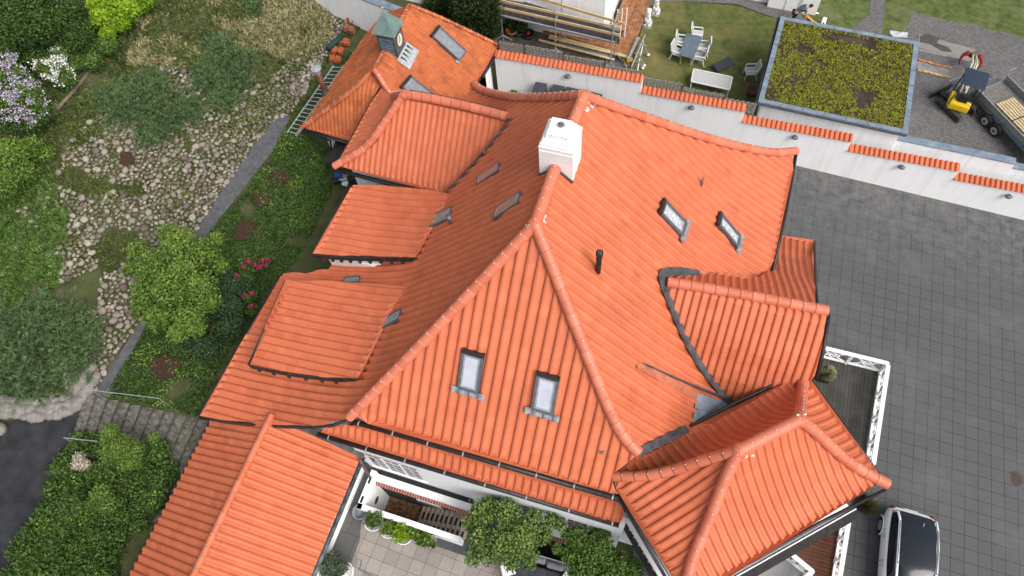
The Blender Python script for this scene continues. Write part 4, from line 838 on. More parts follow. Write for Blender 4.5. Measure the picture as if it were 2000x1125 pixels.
def pxblobs(lst, seed=0):
    out = []
    for (px, py, z, r) in lst: p = A(px, py, z); out.append((p[0], p[1], p[2], r, r, r * .8))
    return out
c1 = pxblobs([(945, 1000, 3.9, .5), (990, 1000, 4.2, .5), (1030, 1030, 4.0, .5), (940, 1050, 3.7, .5), (985, 1060, 4.0, .6), (1030, 1075, 3.7, .4), (925, 1085, 3.3, .35), (1000, 1100, 3.3, .3), (960, 985, 3.7, .3), (1060, 1045, 3.9, .35), (1078, 1018, 4.1, .3), (1095, 1025, 4.2, .2), (1045, 1010, 3.9, .3), (920, 1020, 3.5, .35), (960, 1075, 3.7, .5), (1020, 1050, 4.2, .5), (1035, 1100, 3.2, .25), (930, 1000, 3.8, .22)])
patio_tree(G(985, 1075), c1, 12500, 'lighter green small tree in front of the facade, nearer the light well stairs', 5, L_PATIO, .10)
c2 = pxblobs([(1130, 1050, 3.8, .4), (1170, 1070, 3.9, .5), (1200, 1100, 3.7, .5), (1150, 1100, 3.6, .5), (1115, 1085, 3.5, .35), (1180, 1040, 3.8, .25), (1235, 1110, 3.5, .35), (1190, 1130, 3.6, .5), (1130, 1125, 3.4, .4), (1090, 1072, 3.5, .2), (1110, 1045, 3.8, .25), (1230, 1140, 3.4, .4), (1165, 1045, 3.7, .3)])
patio_tree(G(1170, 1100), c2, 14000, 'darker green small tree on the patio close to the pavilion', 6, L_MID, .10)
# olive shrub in pot and white chair at the lower left of the patio
g = G(648, 1100); t = thing('potted_olive', 'grey green bush in a dark pot beside the white garden chair', 'plant', g)
MB().lathe([(.2, 0), (.28, .4), (.24, .4), (.2, .3)], tuple(g), 18).build('pot', BLACK, t, True)
P, tv, d = blobs(pxblobs([(650, 1095, 2.7, .35), (640, 1110, 2.6, .35), (665, 1108, 2.5, .3), (655, 1120, 2.6, .3), (635, 1098, 2.6, .22)]), 3500, 8); leaves('foliage', P, .09, L_OLIVE, t, .4, tv=tv, seed=9)
g = G(683, 1122); t = thing('garden_chair', 'white plastic garden chair at the lower left edge of the patio', 'chair', g, .5, local=True)
wpn = mat('white_plastic', (.8, .8, .8), .35, var=.02)
def seat_mesh():
    b = MB(); n = 14; V = [(0, 0, .42)] + [(.24 * math.cos(2 * math.pi * k / n), .24 * math.sin(2 * math.pi * k / n), .44) for k in range(n)] + [(.26 * math.cos(2 * math.pi * k / n), .26 * math.sin(2 * math.pi * k / n), .41) for k in range(n)]
    return b.add(V, [(0, 1 + k, 1 + (k + 1) % n) for k in range(n)] + [(1 + k, 1 + n + k, 1 + n + (k + 1) % n, 1 + (k + 1) % n) for k in range(n)])
seat_mesh().build('seat', wpn, t)
for k in range(4): a = math.pi / 4 + k * math.pi / 2; MB().cyl((.2 * math.cos(a), .2 * math.sin(a), .42), (.27 * math.cos(a), .27 * math.sin(a), 0), .02).build('leg', wpn, t)
bk = MB()
for k in range(9): a = -.9 + k * .225; bk.beam((.26 * math.cos(a), .26 * math.sin(a), .42), (.33 * math.cos(a), .33 * math.sin(a), .82), .03, .012)
bk.tube([(.33 * math.cos(-1.1 + k * .2), .33 * math.sin(-1.1 + k * .2), .82 - .02 * abs(k - 5.5)) for k in range(12)], .022, 6); bk.build('backrest', wpn, t)
t = MB(); t.tube([G(695, 1105) + [0, 0, .03], G(697, 1092) + [0, 0, .03], G(707, 1095) + [0, 0, .03], G(705, 1107) + [0, 0, .04], G(700, 1112) + [0, 0, .03], G(712, 1118) + [0, 0, .03], G(724, 1124) + [0, 0, .03], G(735, 1140) + [0, 0, .03]], .012, 6)
tag(t.build('garden_hose', mat('blue_hose', (.06, .12, .18), .5)), 'thin blue hose looped on the patio slabs', 'hose')
# outdoor sofa
so_ = thing('outdoor_sofa', 'dark grey outdoor daybed sofa half under the patio trees', 'sofa', G(1060, 1120))
dg = mat('charcoal_fabric', (.045, .048, .055), .9, var=.15, bump=.2, bscale=90); cg = mat('grey_cushion', (.20, .205, .215), .9, var=.08, bump=.2, bscale=80)
a0_, a1_, a2_ = A(1012, 1110, 1.75), A(1105, 1118, 1.75), A(1000, 1220, 1.75); ux = (A(1110, 1120, 1.8) - A(1035, 1100, 1.8)); ang = math.atan2(ux[1], ux[0]); cs_ = A(1045, 1150, 1.8)
def rb(b, c, d, rz=0, bev=.06):       # soft block
    m = MB().box((0, 0, 0), d); me = bpy.data.meshes.new('t'); me.from_pydata(m.v, [], m.f); bm = bmesh.new(); bm.from_mesh(me); bmesh.ops.bevel(bm, geom=bm.edges[:], offset=bev, segments=3, affect='EDGES', profile=.6)
    R = Matrix.Translation(c) @ Matrix.Rotation(rz, 4, 'Z'); bm.transform(R); bm.verts.ensure_lookup_table(); o = len(b.v); b.v += [tuple(v.co) for v in bm.verts]; b.f += [tuple(v.index + o for v in f.verts) for f in bm.faces]; bm.free(); bpy.data.meshes.remove(me); return b
rb(MB(), (cs_[0], cs_[1], 1.6), (2.1, 1.5, .3), ang).build('seat', dg, so_, True)
bx_ = A(1108, 1098, 2.1)
for k, (px, py) in enumerate([(1050, 1093), (1084, 1106)]): p = A(px, py, 1.95); rb(MB(), (p[0], p[1], 1.95), (.62, .22, .42), ang, .09).build('back_cushion', cg, so_, True)
rs = MB(); q0, q1 = A(1042, 1082, 2.1), A(1105, 1100, 2.1); rs.tube([q0, q1], .025).tube([A(1050, 1084, 1.8), A(1102, 1100, 1.8)], .02); rs.build('back_frame', STEEL, so_)
for (px, py) in ((1015, 1120), (1105, 1135)): p = G(px, py); MB().box((p[0], p[1], p[2] + .12), (.08, .08, .3)).build('leg', GREYM, so_)
p = A(992, 1112, 1.9); cu1 = rb(MB(), (p[0], p[1], 1.85), (.5, .42, .16), ang + .5, .06).build('cushion', mat('white_fabric', (.78, .78, .78), .9, var=.02), None, True); tag(cu1, 'white scatter cushion on the left end of the daybed sofa', 'cushion')
p = A(1110, 1128, 1.9); cu1 = rb(MB(), (p[0], p[1], 1.88), (.42, .36, .16), ang - .4, .06).build('cushion', MATS['white_fabric'], None, True); tag(cu1, 'white scatter cushion on the right end of the daybed sofa', 'cushion')
# ================================================================== DECKS AND RAILINGS
DECKB = grid_mat('weathered_dark_decking', (.045, .043, .038), (.065, .062, .055), (.012, .012, .012), 4.0, .14, .5, .008, math.radians(90), (0, 0), blotch=(.10, .095, .085), bscale=1.2, bamt=.5)
DECKR = grid_mat('oiled_brown_decking', (.15, .055, .03), (.10, .04, .024), (.02, .012, .01), 4.0, .14, .5, .010, math.radians(2), (0, 0), blotch=(.06, .035, .025), bscale=1.0, bamt=.4)
zd = 1.0
dk = thing('raised_deck', 'dark weathered timber deck between the entrance gable and the pavilion', 'deck', (8, 12, gp(8, 12)))
d1_, d2_, d3_ = A(1735, 710, 1.95), A(1706, 906, 1.95), A(1600, 677, 1.95)
MB().prism([(4.6, 14.0, zd), (4.6, 9.2, zd), (d2_[0] + .1, 9.2, zd), (d2_[0] + .1, d2_[1], zd), (d1_[0] + .03, d1_[1] + .03, zd), (5.3, d3_[1] + .05, zd)][::1], .9).build('decking', DECKB, dk)
def railing(name, a, b, h, npan, lab, parent=None, wt=.16, two=True):
    """white balustrade with crossed and diamond-set bars; a,b top corners"""
    t = thing(name, lab, 'railing', (a[0], a[1], a[2] - h), 0, 'white crossed timber railings'); a = np.array(a); b = np.array(b); d = b - a; L = np.linalg.norm(d[:2]); d = d / np.linalg.norm(d)
    MB().beam(a, b, wt, .05).build('top_rail', PAINT, t); MB().beam(a - [0, 0, h - .1], b - [0, 0, h - .1], .09, .07).build('bottom_rail', PAINT, t)
    for i in range(npan + 1):
        p = a + (b - a) * i / npan; MB().box((p[0], p[1], p[2] - h / 2), (.1, .1, h), rz=math.atan2(d[1], d[0])).build('post', PAINT, t)
    for i in range(npan):
        p = a + (b - a) * i / npan; q = a + (b - a) * (i + 1) / npan; m_ = MB(); T = lambda s, z: p + (q - p) * s - np.array([0, 0, z]); zc = h * .47
        k1 = (.06, .94, .05, h - .12)
        for s_, z_ in ((k1[0], k1[2]), (k1[1], k1[2]), (k1[0], k1[3]), (k1[1], k1[3])):
            ss = .5 + (s_ - .5) * .35; zz = zc + (z_ - zc) * .35; m_.beam(T(s_, z_), T(ss, zz), .04, .04, up=(0, 0, 1))
        D = [(.30, zc), (.5, h * .26), (.70, zc), (.5, h * .68)]
        for j in range(4): m_.beam(T(*D[j]), T(*D[(j + 1) % 4]), .04, .04)
        m_.beam(T(.34, zc - .0), T(.66, zc + .0), .035, .035)
        m_.build('cross_bars', PAINT, t)
    return t
railing('deck_railing', d3_, d1_, .9, 2, 'white railing along the far end of the dark deck'); railing('deck_railing', d1_ + np.array([0, -.07, 0]), d2_, .9, 4, 'long white railing along the courtyard side of the dark deck')
zl = .62
d4, d5 = A(1660, 1004, 1.5), A(1632, 1180, 1.5)
ld = thing('lower_deck', 'reddish brown timber deck below the pavilion at the bottom right', 'deck', (8, 5, gp(8, 5)))
MB().prism([(4.4, 7.4, zl), (4.4, 1.0, zl), (d5[0] + .12, 1.0, zl), (d4[0] + .12, 7.75, zl)], .6).build('decking', DECKR, ld)
railing('deck_railing', d4, d5, .88, 4, 'white railing on the right edge of the brown deck, beside the parked car')
e1_, e2_, e3_ = A(1528, 1068, 1.9), A(1588, 1117, 1.9), A(1540, 1160, 1.9)
railing('deck_railing', e1_, e2_, .9, 2, 'short white railing between the grey terrace and the brown deck'); railing('deck_railing', e2_ + np.array([-.05, -.05, 0]), e3_, .9, 2, 'short white railing turning the corner of the grey terrace')
gt = thing('grey_terrace', 'pale grey terrace floor under the pavilion eave at the bottom edge', 'terrace', (5.5, 5, 0)); f1 = [A(1420, 1100, 1.05), A(1470, 1200, 1.05), e3_ - [0, 0, .85], e2_ - [0, 0, .85], e1_ - [0, 0, .85]]
MB().prism([tuple(p) for p in f1], .9).build('floor', grid_mat('grey_mat_floor', (.30, .31, .30), (.33, .34, .33), (.22, .22, .22), .05, .05, 0, .01), gt)
def grass_plant(px, z, lab, pot=True, r=.32, cat='plant', n=700, m=None, name='ornamental_grass'):
    g = A(px[0], px[1], z) if pot else G(*px); t = thing(name, lab, cat, g); h0 = 0
    if pot: MB().box((g[0], g[1], z + .2), (.42, .42, .4), top=1.12).build('pot', BLACK, t); h0 = .4
    rg = np.random.RandomState(int(px[0])); a = rg.rand(n) * 2 * np.pi; k = rg.rand(n) ** .7; tip = np.c_[g[0] + np.cos(a) * k * r, g[1] + np.sin(a) * k * r, g[2] + h0 + .5 - .3 * k ** 2]; ba = np.c_[g[0] + np.cos(a) * .06, g[1] + np.sin(a) * .06, np.full(n, g[2] + h0)]
    s = np.c_[-np.sin(a), np.cos(a), np.zeros(n)] * .02; V = np.stack([ba - s, ba + s, (ba + tip) / 2 + [0, 0, .1] + s, tip, ], 1).reshape(-1, 3)
    np_mesh('blades', V, np.arange(4 * n).reshape(n, 4), m or L_DRY, t, rg.rand(n))
L_STRAW = LG('straw_blade', (.28, .26, .13), (.60, .58, .40)); grass_plant((1606, 738), zd, 'dry striped grass in a square black planter on the dark deck', n=1100, r=.42, m=L_STRAW)
grass_plant((1690, 988), 0, 'straw coloured grass tuft on the paving beside the pavilion corner', pot=False, r=.5, n=1100, m=L_DRY)
# ================================================================== CAR
def build_car(px0, px1):
    r0 = A(px0[0], px0[1], 1.55); r1 = A(px1[0], px1[1], 1.55); hd_ = math.atan2((r1 - r0)[1], (r1 - r0)[0])
    g = A(1790, 1096, 1.45); g = np.array([g[0], g[1], gp(g[0], g[1])])
    t = thing('parked_car', 'silver white estate car with a dark glass roof parked on the grey paving', 'car', g, hd_, local=True)
    white = mat('silver_white_car_paint', (.74, .76, .78), .25, var=.02, metal=.0, spec=.5); dk_ = mat('dark_car_glass', (.008, .012, .018), .12, var=.1, spec=.45)
    # stations x: rear -1.9 .. front 2.5 ; (x, half width, shoulder z, bottom z)
    ST = [(-1.98, .58, .66, .42), (-1.92, .74, .82, .34), (-1.75, .84, .95, .28), (-1.4, .895, .98, .22), (-.8, .91, .97, .2), (0, .915, .96, .2), (.9, .91, .94, .2), (1.5, .90, .92, .22), (1.95, .88, .86, .26), (2.25, .80, .76, .32), (2.4, .60, .62, .4)]
    V = []; F = []; K = 12
    for (x, w_, zs, zb) in ST:
        sec = [(-w_ * .9, zb), (-w_, zb + .15), (-w_ * 1.0, zs - .22), (-w_ * .97, zs - .06), (-w_ * .9, zs), (-w_ * .5, zs + .03), (w_ * .5, zs + .03), (w_ * .9, zs), (w_ * .97, zs - .06), (w_, zs - .22), (w_, zb + .15), (w_ * .9, zb)]
        V += [(x, y, z) for y, z in sec]
    n = len(ST)
    for i in range(n - 1):
        for k in range(K): F.append((i * K + k, (i + 1) * K + k, (i + 1) * K + (k + 1) % K, i * K + (k + 1) % K))
    F += [tuple(range(K))[::-1], tuple((n - 1) * K + k for k in range(K))]
    body = MB().add(V, F).build('body', white, t, True); sm = body.modifiers.new('s', 'SUBSURF'); sm.levels = sm.render_levels = 2; recalc(body)
    def loft(rows, name, m, parent, closed=False):
        V = [p for r in rows for p in r]; k = len(rows[0]); F = [(i * k + j, (i + 1) * k + j, (i + 1) * k + j + 1, i * k + j + 1) for i in range(len(rows) - 1) for j in range(k - 1)]
        o = MB().add(V, F).build(name, m, parent, True); s_ = o.modifiers.new('s', 'SUBSURF'); s_.levels = s_.render_levels = 2; return o
    cab = [(-1.78, .62, .94, .60, 1.0), (-1.68, .74, .95, .60, 1.28), (-1.35, .80, .95, .62, 1.46), (-.6, .82, .94, .64, 1.53), (.2, .82, .93, .63, 1.50), (.75, .80, .92, .58, 1.34), (1.35, .74, .92, .55, 1.0), (1.5, .7, .9, .5, .93)]
    loft([[(x, -wb_, zb), (x, -wb_ * .97, zb + .04), (x, -(wb_ + wt) / 2, (zb + zt) / 2), (x, -wt, zt - .02), (x, -wt * .5, zt + .015), (x, wt * .5, zt + .015), (x, wt, zt - .02), (x, (wb_ + wt) / 2, (zb + zt) / 2), (x, wb_ * .97, zb + .04), (x, wb_, zb)] for x, wb_, zb, wt, zt in cab], 'windows', dk_, t)
    loft([[(x, -w_, z), (x, -w_ * .5, z + .03), (x, 0, z + .035), (x, w_ * .5, z + .03), (x, w_, z)] for x, w_, z in ((-1.5, .56, 1.455), (-1.3, .58, 1.50), (-.6, .60, 1.545), (.2, .59, 1.52), (.4, .57, 1.47))], 'glass_roof', dk_, t)
    for s in (-1, 1):
        MB().tube([(-1.3, s * .63, 1.45), (-1.2, s * .64, 1.53), (-.4, s * .665, 1.57), (.2, s * .65, 1.54), (.3, s * .645, 1.48)], .022, 8).build('roof_rail', STEEL, t, True)
        pil = MB(); pil.tube([(-1.72, s * .72, .95), (-1.62, s * .66, 1.28), (-1.3, s * .645, 1.45), (-.6, s * .665, 1.515), (.2, s * .655, 1.485), (.75, s * .60, 1.32), (1.4, s * .69, .94)], .045, 8); pil.build('roof_frame', white, t, True)
        m_ = MB(); m_.ell((.95, s * 1.0, .98), (.11, .10, .08), 12, 8); mo = m_.build('wing_mirror', BLACK, t, True)
        for xx in (-.75, .28): MB().beam((xx - .1, s * .93, .84), (xx + .1, s * .93, .84), .03, .035).build('door_handle', STEEL, t)
        for xx in (-.98, .15): MB().beam((xx, s * .918, .3), (xx, s * .918, .9), .008, .012).build('door_gap', BLACK, t)
        for xx in (-1.22, 1.55):
            wh = MB(); wh.tube([(xx, s * .72, .32), (xx, s * .925, .32)], .32, 24); wo = wh.build('wheel', mat('tyre_rubber', (.02, .02, .02), .85), t, False); MB().tube([(xx, s * .92, .32), (xx, s * .935, .32)], .2, 18).build('rim', STEEL, wo)
            ar = MB(); ar.tube([(xx + .37 * math.cos(a), s * .925, .32 + .37 * math.sin(a)) for a in np.linspace(0, math.pi, 12)], .03, 6); ar.build('wheel_arch', white, t, True)
        MB().ell((-1.86, s * .68, .80), (.09, .10, .09), 10, 6).build('tail_light', mat('red_lens', (.16, .01, .012), .2), t, True)
        MB().ell((2.2, s * .62, .7), (.16, .14, .08), 10, 6).build('headlight', G_BRIGHT, t, True)
    MB().box((-1.99, 0, .62), (.02, .5, .11)).build('number_plate', PAINT, t)
    MB().tube([(-1.25, .12, 1.53), (-1.36, .12, 1.62)], .012, 6).build('antenna', STEEL, t)
build_car((1769, 1012), (1764, 1092))
g = G(1983, 935); tag(MB().lathe([(.29, 0), (.29, .012), (.26, .014), (.0, .016)], tuple(g), 24).build('manhole_cover', mat('rusty_iron', (.07, .055, .045), .8, bump=.6, bscale=40)), 'round iron manhole cover in the paving at the right edge', 'cover')
# ================================================================== BINS AND POT by the garden wall
binm = mat('bin_plastic', (.045, .05, .06), .5, var=.1)
bl_ = ['dark grey wheelie bin, leftmost of the row against the white wall', 'dark grey wheelie bin, second from the left in the row', 'dark grey wheelie bin in the middle of the row', 'dark grey wheelie bin, fourth in the row', 'dark grey wheelie bin at the right end, nearest the roof peak']
def build_bin(lab, loc, rz):
    t = thing('wheelie_bin', lab, 'bin', loc, rz, 'wheelie bins against the garden wall', local=True)
    b = MB(); b.add([(x * .24, y * .27, .08) for x, y in ((-1, -1), (1, -1), (1, 1), (-1, 1))] + [(x * .29, y * .34, .98) for x, y in ((-1, -1), (1, -1), (1, 1), (-1, 1))], [(3, 2, 1, 0), (4, 5, 6, 7), (0, 1, 5, 4), (1, 2, 6, 5), (2, 3, 7, 6), (3, 0, 4, 7)]); b.build('body', binm, t)
    rb(MB(), (0, -.02, 1.03), (.60, .74, .1), 0, .035).build('lid', binm, t, True); MB().tube([(-.22, .38, .98), (.22, .38, .98)], .018).build('handle', binm, t)
    for s in (-1, 1): MB().tube([(s * .26, .3, .1), (s * .31, .3, .1)], .1, 14).build('wheel', BLACK, t)
    return t
b0 = None
for k, (px, py) in enumerate([(1054, 172), (1088, 177), (1114, 182), (1138, 187), (1161, 192)]):
    zz_ = max(z_ for z_ in np.arange(1.6, 4.2, .02) if A(px, py, z_)[:2] @ wn < wn @ wa - .42) if any(A(px, py, z_)[:2] @ wn < wn @ wa - .42 for z_ in np.arange(1.6, 4.2, .02)) else 2.6
    zz_ = min(np.arange(1.6, 4.5, .02), key=lambda z_: abs(A(px, py, z_)[:2] @ wn - (wn @ wa - .45))); p = A(px, py, zz_); z = zz_ - 1.05
    if b0 is None: b0 = build_bin(bl_[0], (p[0], p[1], z), math.radians(2 - k))
    else: copy_tree(b0, (p[0], p[1], z), math.radians(2 - 2 * k), bl_[k])
g = A(1007, 178, gp(-9, 22) + .4); g[2] = gp(g[0], g[1]); t = thing('potted_plant', 'round black pot of low green foliage standing left of the wheelie bins', 'plant', g)
MB().lathe([(.2, 0), (.36, .3), (.38, .42), (.32, .42), (.3, .34)], tuple(g), 20).build('pot', BLACK, t, True); P, tv, d = blobs([(g[0], g[1], g[2] + .45, .26, .26, .18)], 900, 3); leaves('foliage', P, .1, L_YG, t, .6, tv=tv)
g = A(1032, 172, gp(-8, 23)); t = thing('bare_shrub', 'spindly near leafless shrub between the round pot and the bins', 'plant', g); b = MB(); rr = random.Random(5)
for k in range(16): a = rr.uniform(0, 6.28); q = rr.uniform(.1, .4); b.tube([g, g + np.array([q * .4 * math.cos(a), q * .4 * math.sin(a), .5]), g + np.array([q * math.cos(a), q * math.sin(a), rr.uniform(.7, 1.2)])], [.012, .008, .004], 4)
b.build('stems', BARK, t); P, tv, d = blobs([(g[0], g[1], g[2] + .8, .35, .3, .4)], 160, 3); leaves('foliage', P, .06, L_DRY, t, .6, tv=tv)
# ================================================================== EMBANKMENT STONES
REG = [(240, 60), (330, 110), (520, 230), (610, 110), (640, 40), (735, 20), (720, 60), (640, 120), (600, 190), (565, 222), (528, 240), (490, 290), (440, 355), (395, 430), (370, 470), (300, 590), (258, 640), (225, 690), (190, 755), (150, 780), (80, 790), (60, 700), (150, 560), (-40, 760), (-60, 470), (60, 420), (110, 330), (130, 290), (180, 240), (240, 190)]
STR = [(640, -20), (735, 15), (700, 60), (640, 125), (600, 200), (560, 225), (528, 240), (395, 430), (300, 590), (225, 690), (190, 760), (150, 785), (60, 795), (100, 700), (190, 600), (200, 520), (90, 560), (-40, 540), (-40, 430), (60, 400), (110, 340), (130, 280), (190, 225), (240, 200), (290, 140), (340, 110), (430, 200), (520, 160), (600, 90)]
rg = np.random.RandomState(12)
def stone_verts(rg, n, r):
    """n flattened rounded boulders as one vertex block each (icosphere-like)"""
    bm = bmesh.new(); bmesh.ops.create_icosphere(bm, subdivisions=2, radius=1.0); V0 = np.array([v.co[:] for v in bm.verts]); F0 = np.array([[v.index for v in f.verts] for f in bm.faces]); bm.free(); return V0, F0
V0, F0 = stone_verts(rg, 1, 1)
pts = []; cell = {}
tries = 0
cand = rg.rand(170000, 2) * [12.5, 27] + [-32.5, 1.5]
cz = hill(cand[:, 0], cand[:, 1]); pj = proj(np.c_[cand, cz]); ok = pip(pj[:, 0], pj[:, 1], STR); cand = cand[ok]; pj = pj[ok]
for (u, v), (px, py) in zip(cand, pj):
    edge = min(abs(px - (560 - (py - 225) * .68)), 400) / 400.0
    dn = mnoise.noise(Vector((u * .45, v * .45, 3))) + .35 * mnoise.noise(Vector((u * 1.3, v * 1.3, 7)))
    if dn > .42 - .30 * edge + (.4 if edge < .3 else 0): continue
    r = .075 + .11 * rg.rand() ** 1.6
    k = (int(u / .4), int(v / .4)); bad = False
    for a in (-1, 0, 1):
        for b in (-1, 0, 1):
            for (uu, vv, rr_) in cell.get((k[0] + a, k[1] + b), []):
                if (uu - u) ** 2 + (vv - v) ** 2 < (.78 * (rr_ + r)) ** 2: bad = True; break
            if bad: break
        if bad: break
    if bad: continue
    cell.setdefault(k, []).append((u, v, r)); pts.append((u, v, r))
pts.sort(key=lambda q: -q[2])
STONE = mat('field_stone', (.13, .10, .08), .85, scale=3, col2=(.37, .32, .275), attr='tv', bump=.5, bscale=25, blotch=(.10, .11, .08), blotch_scale=3, blotch_amt=.35)
protos = []
for k in range(8):
    q = V0 * [1, rg.uniform(.7, .95), rg.uniform(.5, .7)] * (1 + .07 * rg.randn(len(V0))[:, None]); me_o = np_mesh('field_stone', q, F0, STONE, None, np.full(len(F0), rg.rand()), True); protos.append(me_o)
first = True
for i, (u, v, r) in enumerate(pts[:300]):
    o = protos[i % 8] if i < 8 else protos[i % 8].copy()
    if i >= 8: COL.objects.link(o)
    o.location = (float(u), float(v), float(hill(u, v)) + .02); o.scale = (r * 1.12,) * 3; o.rotation_euler = (rg.uniform(-.3, .3), rg.uniform(-.3, .3), rg.uniform(0, 6.28))
    tag(o, 'large rounded field stone among many on the grassy embankment left of the path', 'stone', 'field stones on the embankment')
V = []; F = []; T = []; nv = len(V0)
for i, (u, v, r) in enumerate(pts[300:]):
    a = rg.uniform(0, 6.28); c, s = math.cos(a), math.sin(a); q = V0 * [r * 1.12, r * rg.uniform(.75, 1.1), r * rg.uniform(.5, .8)] * (1 + .07 * rg.randn(nv)[:, None]); q = np.c_[q[:, 0] * c - q[:, 1] * s, q[:, 0] * s + q[:, 1] * c, q[:, 2]] + [u, v, float(hill(u, v)) + .01]
    V.append(q); F.append(F0 + i * nv); T.append(np.full(len(F0), rg.rand()))
o = np_mesh('embankment_stones', np.vstack(V), np.vstack(F), STONE, None, np.concatenate(T), True); tag(o, 'rounded grey and pink field stones covering the embankment between tufts of grass', 'stones', None, 'stuff')
# mortared boulder edging along the driveway
be = thing('boulder_edging', 'row of big pale boulders set in mortar along the top of the driveway', 'wall', G(80, 800)); rr = random.Random(3)
line = smooth_px([(-20, 790), (40, 800), (90, 800), (140, 790), (165, 765), (185, 735)], 8); b = MB(); n_ = 0
for j, (dx, dy) in enumerate([(0, 0), (-4, -13), (-2, 12)]):
    for k in range(0, len(line), 2 if j else 1):
        px, py = line[k]; p = Hl(px + dx + rr.uniform(-4, 4), py + dy + rr.uniform(-3, 3)); r = rr.uniform(.2, .36); b.ell((p[0], p[1], p[2] + .08), (r, r * .8, r * .6), 10, 7, seed=k + j * 99, amp=.07)
b.build('boulders', mat('pale_boulder', (.13, .12, .105), .85, scale=3, col2=(.27, .255, .23), bump=.5, bscale=20), be, True)['kind'] = 'stuff'
mb = MB(); P = [Hl(*q) for q in line]; mb.tube([p + [0, 0, -.05] for p in P], .24, 8); mb.build('mortar_bed', mat('grey_mortar', (.15, .145, .13), .9, bump=.6, bscale=14), be, True)
o = MB().ell(tuple(G(0, 840) + [0, 0, .15]), (.4, .3, .3), 10, 7, seed=4, amp=.08).build('boulder', MATS['pale_boulder'], None, True); tag(o, 'single pale boulder standing on the driveway at the left edge', 'stone')
# ================================================================== STONE STEPS beside the side wing
stp = thing('stone_steps', 'old cobbled garden steps running down along the side wing', 'steps', G(300, 830)); COB = mat('mossy_cobble', (.07, .065, .055), .9, scale=7, col2=(.19, .175, .155), bump=.7, bscale=16, blotch=(.05, .06, .03), blotch_scale=1.5)
for k in range(11):
    t0 = k / 11.0; a = np.array([178 + 240 * t0, 772 + 52 * t0]); b_ = np.array([150 + 205 * t0, 862 + 95 * t0]) + np.array([-30 * t0, 70 * t0]); A0 = G(*a); B0 = G(*b_)
    A0 = np.array(A0); B0 = np.array(B0); d = B0 - A0; L = np.linalg.norm(d); d /= L; sb = MB(); rr = random.Random(k); x = 0; up = .16 - .012 * k
    sb.beam(A0 + [.05, 0, up - .16], B0 + [.05, 0, up - .16], .40, .2)
    while x < L:
        w_ = rr.uniform(.18, .42); p = A0 + d * (x + w_ / 2); sb.ell((p[0] - .06 + rr.uniform(-.02, .02), p[1], p[2] + up - .1), (.16, w_ * .5, .1), 9, 6, seed=int(x * 100) + k, amp=.08); x += w_ * .98
    sb.build('step', COB, stp, False)
for nm, a, b_ in (('long wire handrail at the top of the stone steps', (178, 762), (310, 778)), ('short wire handrail below the stone steps', (125, 855), (190, 862))):
    t = thing('handrail', nm, 'railing', G(*a)); za = G(*a)[2]; pa_, pb_ = A(a[0], a[1], za + .9), A(b_[0], b_[1], za + .8)
    MB().tube([pa_, pb_], .018, 6).build('rail', STEEL, t)
    for p in (pa_, pb_): MB().cyl(p, p - [0, 0, .85], .018, n=6).build('post', STEEL, t)
# ================================================================== PLANTING ON THE LEFT
def scatter(name, poly, n, size, m, h0, h1, seed, fn=hill, clump=0.0, thr=-1, kind='stuff', lab=None, cat=None, aspect=.35, updir=True):
    P0 = np.array([Hl(*q)[:2] for q in poly]); lo, hi = P0.min(0), P0.max(0); rg = np.random.RandomState(seed); C = lo + rg.rand(n * 2, 2) * (hi - lo); ins = pip(C[:, 0], C[:, 1], [tuple(q) for q in P0]); C = C[ins][:n]
    hgt = np.zeros(len(C)); keep = np.ones(len(C), bool); tvn = np.zeros(len(C))
    for i in range(len(C)):
        q = mnoise.noise(Vector((C[i, 0] * .8, C[i, 1] * .8, seed * 3.1))); q2 = mnoise.noise(Vector((C[i, 0] * 3, C[i, 1] * 3, seed))); hgt[i] = q; tvn[i] = q * .35 + q2 * .3
        if q < thr + .3 * rg.rand(): keep[i] = False
    C = C[keep]; hgt = hgt[keep]; tvn = tvn[keep]; z = fn(C[:, 0], C[:, 1]) + h0 + (h1 - h0) * rg.rand(len(C)) * np.clip(.6 + hgt, .1, 1.4)
    dirs = rg.normal(size=(len(C), 3)) * .6; dirs[:, 2] = np.abs(dirs[:, 2]) + (.5 if updir else 0); dirs /= np.linalg.norm(dirs, axis=1)[:, None]
    o = leaves(name, np.c_[C, z], size, m, None, aspect, .6, seed, np.clip(.5 + tvn + .2 * rg.randn(len(C)), 0, 1), dirs); tag(o, lab, cat, None, kind); return o
scatter('meadow_tufts', [(-60, -60), (680, -60), (640, 60), (590, 140), (520, 260), (330, 250), (200, 240), (60, 420), (-60, 430)], 42000, .2, L_GRASS, .0, .16, 3, lab='rough green grass tufts on the slope at the upper left', cat='grass')
scatter('dry_grass', [(260, 20), (640, -20), (650, 70), (600, 120), (480, 110), (400, 100), (330, 130), (250, 130)], 26000, .26, L_DRY, .02, .16, 4, thr=-.15, lab='straw coloured dry grass patches at the top of the slope', cat='grass')
scatter('embankment_grass', STR, 60000, .13, L_GRASS, .0, .13, 5, thr=-.6, lab='grass tufts growing between the embankment stones', cat='grass')
scatter('dark_undergrowth', [(-60, 380), (100, 330), (140, 420), (120, 560), (60, 640), (-60, 640)], 30000, .15, L_MID, .02, .3, 6, thr=-.7, lab='dark leafy undergrowth at the left edge of the embankment', cat='undergrowth')
GC1 = [(566, 240), (600, 270), (640, 330), (650, 370), (600, 480), (560, 530), (545, 540), (500, 610), (440, 700), (385, 815), (330, 800), (205, 775), (240, 720), (290, 640), (340, 590), (400, 470), (480, 375), (540, 290)]
scatter('ground_cover', GC1, 60000, .085, L_DEEP, .02, .22, 7, thr=-.5, lab='low glossy dark green ground cover between the path and the villa', cat='ground cover', aspect=.75, updir=False)
